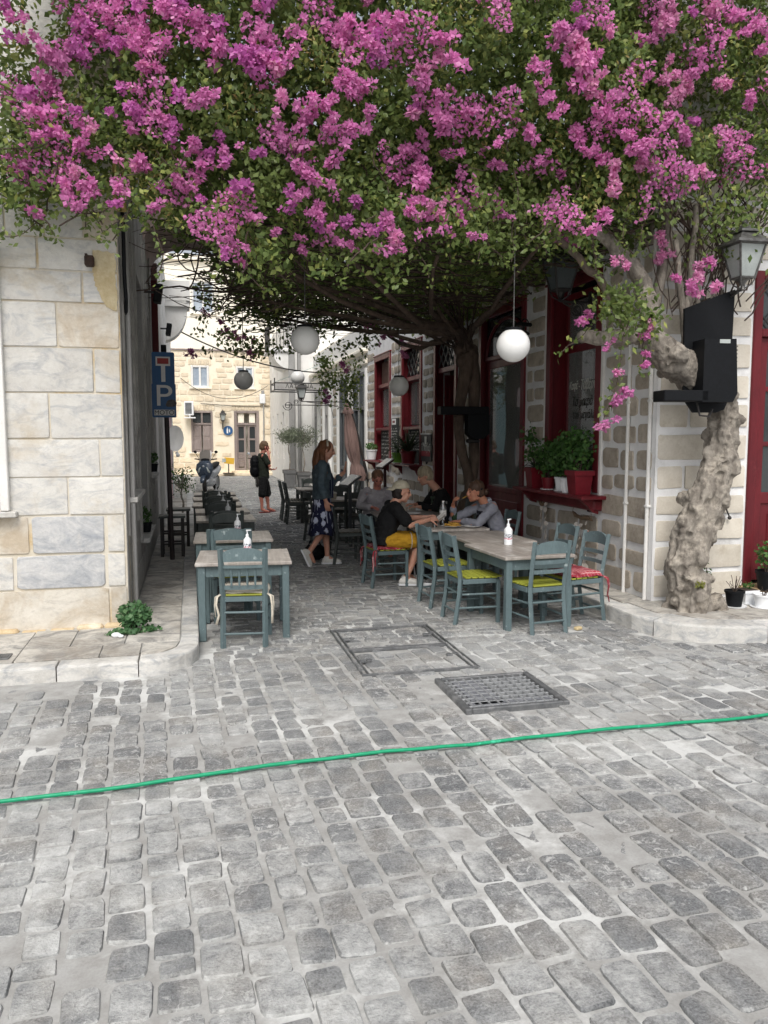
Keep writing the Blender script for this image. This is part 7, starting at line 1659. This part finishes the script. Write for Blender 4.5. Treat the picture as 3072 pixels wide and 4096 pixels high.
g3 = thing('geranium_pot', 'small round red pot between the tapered red pot and the white ones', 'potted plant', (SX+.02, 9.02, SZ_), 0, 'pots on the red shelf'); pot(g3, '', .09, .15, m_redpot); saucer(g3, .09, m_whiteplastic); bush(g3, blob(420, (0, .0, .4), (.17, .24, .27)), .052, m_potleaf, wid=.95); stems(g3, [(0, 0, .4), (.05, .1, .5)], .006)
g4 = thing('white_pot', 'left small white pot of the pair on the red shelf', 'potted plant', (SX+.02, 8.70, SZ_), 0, 'pots on the red shelf'); pot(g4, '', .07, .17, m_whiteplastic); saucer(g4, .07, m_whiteplastic); bush(g4, blob(330, (.02, .02, .4), (.16, .2, .26)), .052, m_potleaf, wid=.95)
g5 = thing('white_pot', 'right ribbed white pot of the pair on the red shelf', 'potted plant', (SX-.02, 8.46, SZ_), 0, 'pots on the red shelf'); pot(g5, '', .07, .17, m_whiteplastic); s = M()
for k in range(14): a = 2*PI*k/14; s.cyl((.055*math.cos(a), .055*math.sin(a), .02), (.067*math.cos(a), .067*math.sin(a), .13), .004, n=4)
s.build('rib', m_whiteplastic, g5); bush(g5, blob(420, (.0, .0, .46), (.18, .24, .3)), .052, m_potleaf, wid=.95)
# pots on the far shelves
p1 = thing('green_pot', 'lime green pot with long arching leaves on the shelf of the third window', 'potted plant', (4.28, 16.15, 1.237), 0, 'pots on the far shelves'); pot(p1, '', .15, .22, flat('green_glaze', S(96, 142, 44), .4)); saucer(p1, .15, m_whiteplastic); strap_leaves(p1, 22, .75, .2, m_spider, .018, 1.0)
p2 = thing('red_pot', 'red pot with a dense aloe like plant on the shelf of the third window', 'potted plant', (4.28, 15.40, 1.237), 0, 'pots on the far shelves'); pot(p2, '', .16, .26, m_redpot); saucer(p2, .15, m_whiteplastic); strap_leaves(p2, 30, .7, .24, m_spider, .026, .55)
p3 = thing('white_pot', 'white pot with a small succulent on the shelf of the farthest red window', 'potted plant', (4.28, 18.75, 1.237), 0, 'pots on the far shelves'); pot(p3, '', .14, .24, m_whiteplastic); bush(p3, blob(120, (0, 0, .32), (.17, .17, .1)), .07, m_potleaf, wid=.5)
# pots by the red street door
def doorpot(label, x, y, r, h, mat, sq=False, sc=True, z=H2):
    t = thing('plant_pot', label, 'potted plant', (x, y, z), 0, 'pots by the street door'); pot(t, '', r, h, mat, sq)
    if sc: saucer(t, r*1.15, m_whiteplastic)
    return t
d1 = doorpot('small black plastic pot with thin dry stems, beside the trunk foot', 5.11, 6.52, .09, .16, m_black); stems(d1, blob(16, (0, 0, .25), (.09, .09, .1)), .003, (0, 0, .13)); 
d2 = doorpot('white round pot on a white saucer in front of the others by the red door', 5.36, 6.42, .095, .13, m_whiteplastic); stems(d2, blob(10, (0, 0, .17), (.08, .08, .05)), .003, (0, 0, .1))
d3 = doorpot('white square pot half hidden behind the round white one', 5.33, 6.62, .075, .14, m_whiteplastic, True); bush(d3, blob(60, (0, 0, .18), (.08, .08, .04)), .03, m_potleaf)
d4 = doorpot('black pot with a woody jade plant against the red door', 5.64, 6.72, .11, .2, m_black, False, False, H2+.10); bush(d4, blob(140, (-.03, 0, .36), (.11, .1, .16)), .04, m_potleaf, wid=.8); stems(d4, [(0, 0, .4), (-.05, 0, .35), (.04, 0, .45)], .008)
d5 = doorpot('brass coloured pot with a tall jade plant at the right edge by the red door', 5.86, 6.66, .095, .19, pm('brass_tin', S(150, 130, 84), S(120, 104, 68), 9, .4, .1, metal=.6), False, True, H2+.10); bush(d5, blob(220, (0, 0, .42), (.12, .12, .24)), .042, m_potleaf, wid=.8); stems(d5, [(0, 0, .5), (-.05, 0, .4), (.06, 0, .42)], .01)
ws = thing('wild_shrub', 'spiky little shrub growing between the trunk and the white wall', 'shrub', (4.98, 6.85, H2)); bush(ws, blob(160, (0, -.02, .22), (.13, .06, .22)), .035, m_potleaf, wid=.4); stems(ws, blob(8, (0, -.02, .28), (.1, .05, .14)), .004, (0, 0, 0))
wt = thing('weed_tuft', 'small tuft of yellow green weed growing on the trunk\'s foot', 'weed', (4.58, 6.33, .42)); bush(wt, blob(70, (0, 0, 0), (.06, .04, .04), 0), .03, leafmat('moss_leaf', S(110, 116, 50), S(130, 130, 60), S(90, 100, 46)))
cb = thing('corner_plant', 'round leaved green plant sprouting at the foot of the left house corner', 'plant', (-.50, 7.02, H)); bush(cb, blob(520, (0, -.02, .14), (.15, .11, .14), .5)+blob(120, (-.08, -.12, .025), (.2, .07, .03), .1)+blob(50, (.14, -.06, .03), (.09, .05, .025), .1), .036, leafmat('nasturtium_leaf', S(66, 104, 66), S(86, 124, 80), S(116, 148, 100)), wid=1.05, spread=.6, fold=.1); stems(cb, blob(14, (0, -.02, .15), (.1, .08, .1)), .004, (0, 0, 0))
s = M(); s.ball((0, 0, 0), (.04, .025, .022), 8); s.ball((.04, -.03, -.005), (.025, .02, .014), 8); lit = s.build('paper_scrap', m_whiteplastic); lit.location = (-.64, 6.83, H+.02); tag(lit, 'scrap of white paper caught in the plant at the left corner', 'litter')
# ledge plants on the left wall
for y, z, lab in ((9.9, .645, 'small dark pot plant on the nearer low sill of the left wall'), (12.2, 1.275, 'small dark pot plant on the farther sill of the left wall')):
    t = thing('sill_plant', lab, 'potted plant', (LX+.03, y, z), 0, 'plants on the left sills'); pot(t, '', .07, .12, m_black); bush(t, blob(110, (0, 0, .2), (.07, .09, .12)), .045, m_potleaf)
# --- trees in tubs
def tub_tree(name, label, loc, ph, pr, th, cr, leaf, n, size, group, square=True):
    t = thing(name, label, 'potted tree', loc, 0, group)
    if square: pot(t, '', pr, ph, m_greypot, True)
    s = M(); s.tube(bend([(0, 0, ph), (.03, 0, ph+th*.4), (-.02, .02, ph+th*.75), (0, 0, ph+th)], 10, .01, rv), [.024]*4+[.02]*3+[.015]*3, 7)
    s.build('trunk', m_bark, t, smooth='all'); stems(t, blob(16, (0, 0, ph+th+cr[2]*.45), (cr[0]*.8, cr[1]*.8, cr[2]*.6)), .007, (0, 0, ph+th*.95), 'branch', m_bark)
    cs = blob(9, (0, 0, ph+th+cr[2]*.4), (cr[0]*.7, cr[1]*.7, cr[2]*.6), .2); P_ = []
    for i in range(n): c = cs[rv.randrange(9)]; P_.append((c[0]+rv.gauss(0, cr[0]*.26), c[1]+rv.gauss(0, cr[1]*.26), c[2]+rv.gauss(0, cr[2]*.2)))
    bush(t, P_, size, leaf, 'crown', wid=.4, spread=1.4); return t
tub_tree('olive_tree', 'olive tree in a grey tub, left one of the pair down the lane', (3.33, 27.4, .02), .62, .2, .95, (.62, .5, .5), m_olivleaf, 1300, .075, 'olive trees in grey tubs'); tub_tree('olive_tree', 'olive tree in a grey tub, right one of the pair, closer to the standing woman', (3.80, 27.2, .02), .55, .22, 1.0, (.7, .5, .55), m_olivleaf, 1400, .075, 'olive trees in grey tubs')
tub_tree('young_tree', 'slender little tree growing from the left pavement beside the scooter', (-.2, 17.6, H), .0, .1, .55, (.38, .3, .42), m_potleaf, 420, .07, None, False)
s = M(); s.box((0, 0, .01), (.5, .5, .03), ch=.01); q = s.build('tree_surround', m_kerb); q.location = (-.2, 17.6, H); tag(q, 'square pale stone surround at the foot of the young tree', 'tree surround')
# --- folded umbrella with a leaning black arm
um = thing('patio_umbrella', 'folded dusty pink patio umbrella hanging from a leaning black arm', 'umbrella', (4.1, 19.9, 0), 0)
dx = Vector((4.1, 19.9, 0)); A, B, Cc = at(1395, 1610, 19.9)-dx, at(1470, 1905, 19.9)-dx, at(1425, 1880, 19.9)-dx
s = M(); s.tube([A, A.lerp(B, .5)+Vector((.01, 0, .02)), B], .035, 8); s.box(B, (.12, .12, .16), ch=.02); s.tube([B, B+Vector((-.2, 0, -.02))], .02, 6); s.tube([(B.x, 0, B.z), (B.x+.05, 0, .05)], .03, 8); s.box((B.x+.05, 0, .03), (.6, .6, .06), ch=.01); s.build('arm', m_iron, um)
s = M(); n = 60; prf = [(A.z-.02, .03, A.x+.0), (A.z-.12, .10, A.x+.04), (A.z-.26, .17, A.x+.05), (A.z-.30, .12, A.x+.06), (A.z-.7, .18, A.x+.11), (A.z-1.1, .22, A.x+.16), (A.z-1.4, .19, A.x+.21), (A.z-1.55, .13, A.x+.24), (A.z-1.66, .20, A.x+.27), (A.z-1.86, .26, A.x+.30), (A.z-2.0, .2, A.x+.31)]
for z, r, x in prf:
    for j in range(n): a = 2*PI*j/n; x_ = x-.07; q = .8+.2*math.sin(a*9+z*1.5)*abs(math.sin(a*4.5+z*.7))+.08*math.sin(a*17); s.v.append((x_+r*q*math.cos(a)*.95, r*q*math.sin(a)*.8, z))
for i in range(len(prf)-1):
    for j in range(n): s.f.append((i*n+j, i*n+(j+1) % n, (i+1)*n+(j+1) % n, (i+1)*n+j))
s.build('canopy', pm('dusty_pink_canvas', S(138, 114, 108), S(112, 92, 88), 9, .95, .5, stretch=(1, 1, .15)), um, smooth='all')
# --- scooter
m_navy = pm('navy_fairing', S(58, 70, 86), S(50, 62, 78), 6, .28, 0, var=0, spec=.6); m_silver = pm('silver_panel', S(190, 194, 200), S(170, 174, 180), 6, .3, 0, var=0, metal=.3); m_tyre = flat('tyre_rubber', S(40, 38, 37), .85)
def wheel(parent, c, r, w, axis_rz=0, name='wheel'):
    T = Matrix.Translation(c) @ Matrix.Rotation(axis_rz, 4, 'Z') @ Matrix.Rotation(PI/2, 4, 'X'); s = M(); s.lathe([(r*.68, -w*.4), (r*.86, -w*.5), (r*.97, -w*.3), (r, 0), (r*.97, w*.3), (r*.86, w*.5), (r*.68, w*.4)], n=28, T=T); o = s.build(name, m_tyre, parent, smooth=True)
    s = M(); s.lathe([(r*.6, -w*.42), (r*.69, -w*.42), (r*.69, w*.42), (r*.6, w*.42), (r*.6, -w*.42)], n=28, T=T); s.lathe([(0, -w*.3), (r*.18, -w*.3), (r*.18, w*.3), (0, w*.3)], n=14, T=T)
    for k in range(5): a = 2*PI*k/5; s.cyl(T @ Vector((r*.15*math.cos(a), r*.15*math.sin(a), 0)), T @ Vector((r*.64*math.cos(a), r*.64*math.sin(a), 0)), .018, n=6)
    s.build('rim', m_silver, o); return o
sc_ = thing('motor_scooter', 'dark blue and silver scooter with windscreen parked at the far end of the left tables', 'scooter', (.62, 26.4, .02), rad(-108))
# forward is +x in its own frame, leaning on its stand
wheel(sc_, (.62, 0, .27), .27, .12, rad(12)); wheel(sc_, (-.62, 0, .26), .26, .13)
s = M(); s.tube([(.62, 0, .55), (.80, 0, .5), (.90, 0, .38), (.92, 0, .3)], [.07, .085, .08, .05], 10, flat=.4); s.tube([(.60, 0, .58), (.44, 0, .5), (.36, 0, .36)], [.07, .08, .05], 10, flat=.4); s.build('front_mudguard', m_navy, sc_, smooth='all')
sh = M(); sh.tube([(.56, 0, .42), (.62, 0, .55), (.64, 0, .72), (.60, 0, .88), (.52, 0, .98)], [.13, .22, .29, .27, .16], 16, flat=.42); link('front_shield', solid(sh, .02, 4), m_navy, sc_)
s = M(); s.ball((.755, 0, .83), (.02, .035, .035), 10)
s.build('badge', m_silver, sc_, smooth='all')
for a in (-1, 1): s = M(); s.ball((.70, a*.13, .72), (.05, .05, .12), 10, rx=a*.5); s.build('headlight', m_lampglass, sc_, smooth='all')
s = M(); s.add([(.56, -.19, .95), (.56, .19, .95), (.44, .20, 1.25), (.42, .13, 1.34), (.42, -.13, 1.34), (.44, -.20, 1.25)], [(0, 1, 2, 3, 4, 5)]); ws_ = s.build('windscreen', flat('smoked_screen', S(136, 130, 124), .1), sc_); ws_.modifiers.new('t', 'SOLIDIFY').thickness = .008
s = M(); s.tube([(.46, -.36, 1.06), (.50, -.12, 1.02), (.50, .12, 1.02), (.46, .36, 1.06)], .02, 8); s.tube([(.5, 0, 1.0), (.62, 0, .3)], .03, 8); s.ball((.5, 0, 1.02), (.09, .18, .06), 10); s.build('handlebar', m_black, sc_, smooth='all')
for a in (-1, 1): s = M(); s.tube([(.5, a*.2, 1.04), (.48, a*.32, 1.24)], .008, 5); s.ball((.47, a*.34, 1.28), (.02, .06, .045), 10); s.build('mirror', m_black, sc_, smooth='all')
bd = M(); bd.tube([(.3, 0, .3), (-.1, 0, .28), (-.35, 0, .4)], [.15, .15, .12], 12); bd.tube([(.52, 0, .45), (.4, 0, .34), (.25, 0, .3)], [.17, .16, .15], 12); bd.tube([(-.02, 0, .55), (-.3, 0, .6), (-.65, 0, .72), (-.85, 0, .78)], [.15, .2, .19, .1], 14, flat=.8); link('body', solid(bd, .022, 4), m_silver, sc_)
sd_ = M(); sd_.tube([(.08, 0, .74), (-.2, 0, .78), (-.5, 0, .84), (-.78, 0, .9)], [.1, .15, .15, .1], 12, flat=.45); link('saddle', solid(sd_, .02, 4), m_black, sc_)
s = M(); s.tube([(-.2, -.16, .25), (-.6, -.18, .3), (-.85, -.18, .38)], [.05, .06, .05], 10); s.build('exhaust', m_steel, sc_, smooth='all')
s = M(); s.tube([(.0, -.1, .2), (-.05, -.2, .02)], .014, 6); s.tube([(.0, .1, .2), (-.05, .2, .02)], .014, 6); s.box((.9, 0, .6), (.01, .01, .01)); s.build('stand', m_black, sc_)
mc = thing('motorcycle', 'motorcycle half hidden behind the man on the phone', 'motorcycle', (2.42, 28.6, .02), rad(-104))
wheel(mc, (.62, 0, .29), .29, .11, rad(14)); wheel(mc, (-.62, 0, .29), .29, .12)
b_ = M(); b_.tube([(.25, 0, .75), (-.1, 0, .78), (-.5, 0, .8), (-.8, 0, .86)], [.14, .17, .13, .06], 12, flat=.7); b_.tube([(.2, 0, .5), (-.2, 0, .4)], [.16, .17], 10); link('body', solid(b_, .022, 4), m_black, mc)
s = M(); s.tube([(.62, .09, .29), (.42, .09, .95)], .022, 7); s.tube([(.62, -.09, .29), (.42, -.09, .95)], .022, 7); s.tube([(.36, -.36, 1.0), (.42, 0, .97), (.36, .36, 1.0)], .016, 7); s.ball((.5, 0, .85), (.1, .1, .1), 10); s.build('fork', m_black, mc, smooth='all')
for a in (-1, 1): s = M(); s.tube([(.38, a*.25, 1.0), (.36, a*.32, 1.15)], .008, 5); s.ball((.36, a*.34, 1.17), (.015, .06, .04), 10); s.build('mirror', m_silver, mc, smooth='all')
ys = thing('yellow_sign', 'small yellow board on a thin post in front of the cream house', 'sign', (1.66, 36.2, .14)); s = M(); s.cyl((0, 0, 0), (0, 0, .55), .025, n=8); s.box((0, 0, .01), (.5, .3, .02)); s.build('post', m_iron, ys)
s = M(); s.box((.03, -.02, .56), (.44, .03, .28), ch=.01, ry=.1); s.build('board', flat('yellow_paint', S(214, 170, 52), .6), ys); s = M(); s.box((-.2, -.04, .58), (.16, .02, .16), ch=.005); s.build('notice', m_lampglass, ys)
# --- shell mobiles under the red shelf
m_shell = pm('sea_shell', S(236, 230, 222), S(220, 208, 198), 20, .6, .2, var=.1, c3=S(204, 140, 128), s3=6, lo3=.6, hi3=.7); m_drift = pm('driftwood', S(138, 116, 94), S(112, 94, 76), 14, .9, .5, stretch=(1, .3, 1)); m_string = flat('jute_string', S(150, 124, 98), .9)
def shell(parent, p, r, q=0):
    s = M(); n = 9; vs = [(0, 0, r*.9)]; 
    for k in range(n+1): a = PI*(-.12+1.24*k/n)+PI; rr_ = r*(1+.06*(k % 2)); vs.append((-.004-.3*r*math.sin(PI*k/n), rr_*math.cos(a), rr_*math.sin(a)*.9+.1*r))
    vs += [(x+.006, y, z) for x, y, z in vs]; m_ = n+2
    fs = [(0, k, k+1) for k in range(1, n+1)]+[(m_, m_+k+1, m_+k) for k in range(1, n+1)]+[(k, m_+k, m_+k+1, k+1) for k in range(1, n+1)]
    s.add(vs, fs, Matrix.Translation(p) @ Matrix.Rotation(q, 4, 'X') @ Matrix.Rotation(rv.uniform(-.6, .6), 4, 'Z')); s.build('shell', m_shell, parent)
def mobile(label, y0, wood, strands):
    t = thing('shell_mobile', label, 'shell mobile', (RX-.06, y0, 1.10), 0, 'driftwood and shell mobiles')
    s = M(); s.tube(bend(wood, 10, .006, rv), [.012, .02, .024, .022, .024, .02, .022, .018, .014, .008], 8); s.build('driftwood', m_drift, t, smooth='all')
    s = M()
    for w_, top in ((wood[0], .06), (wood[-1], .06)): s.cyl(w_, (.0, w_[1]*.7, .08), .003, n=4)
    for y, z, n_, dz in strands: s.cyl((-.01, y, z), (-.015, y, z-dz*n_), .002, n=4)
    o = s.build('string', m_string, t); o['kind'] = 'stuff'
    for y, z, n_, dz in strands:
        for k in range(n_): shell(t, (-.018, y+rv.uniform(-.02, .02), z-dz*(k+.6)), rv.uniform(.028, .048), rv.uniform(-.5, .5))
mobile('driftwood cross with short strings of shells below the left end of the shelf', 9.33, [(0, .18, -.06), (-.01, .06, -.17), (-.02, -.05, -.15), (0, -.14, -.02)], [(.03, -.17, 4, .085), (-.1, -.1, 6, .085)])
mobile('curved driftwood bar with long strings of shells below the right end of the shelf', 8.30, [(0, .24, -.19), (-.01, .12, -.235), (-.01, 0, -.245), (0, -.12, -.225), (0, -.22, -.26)], [(.1, -.25, 5, .13), (.0, -.25, 5, .14), (-.12, -.23, 6, .1)])
bx = thing('switch_box', 'tiny black and white box fixed under the right end of the red shelf', 'switch box', (RX-.05, 8.12, .98)); s = M(); s.box((0, 0, 0), (.06, .09, .08), ch=.008); s.build('case', m_black, bx); s = M(); s.box((-.01, -.075, -.01), (.05, .05, .085), ch=.008); s.build('cover', m_whiteplastic, bx)
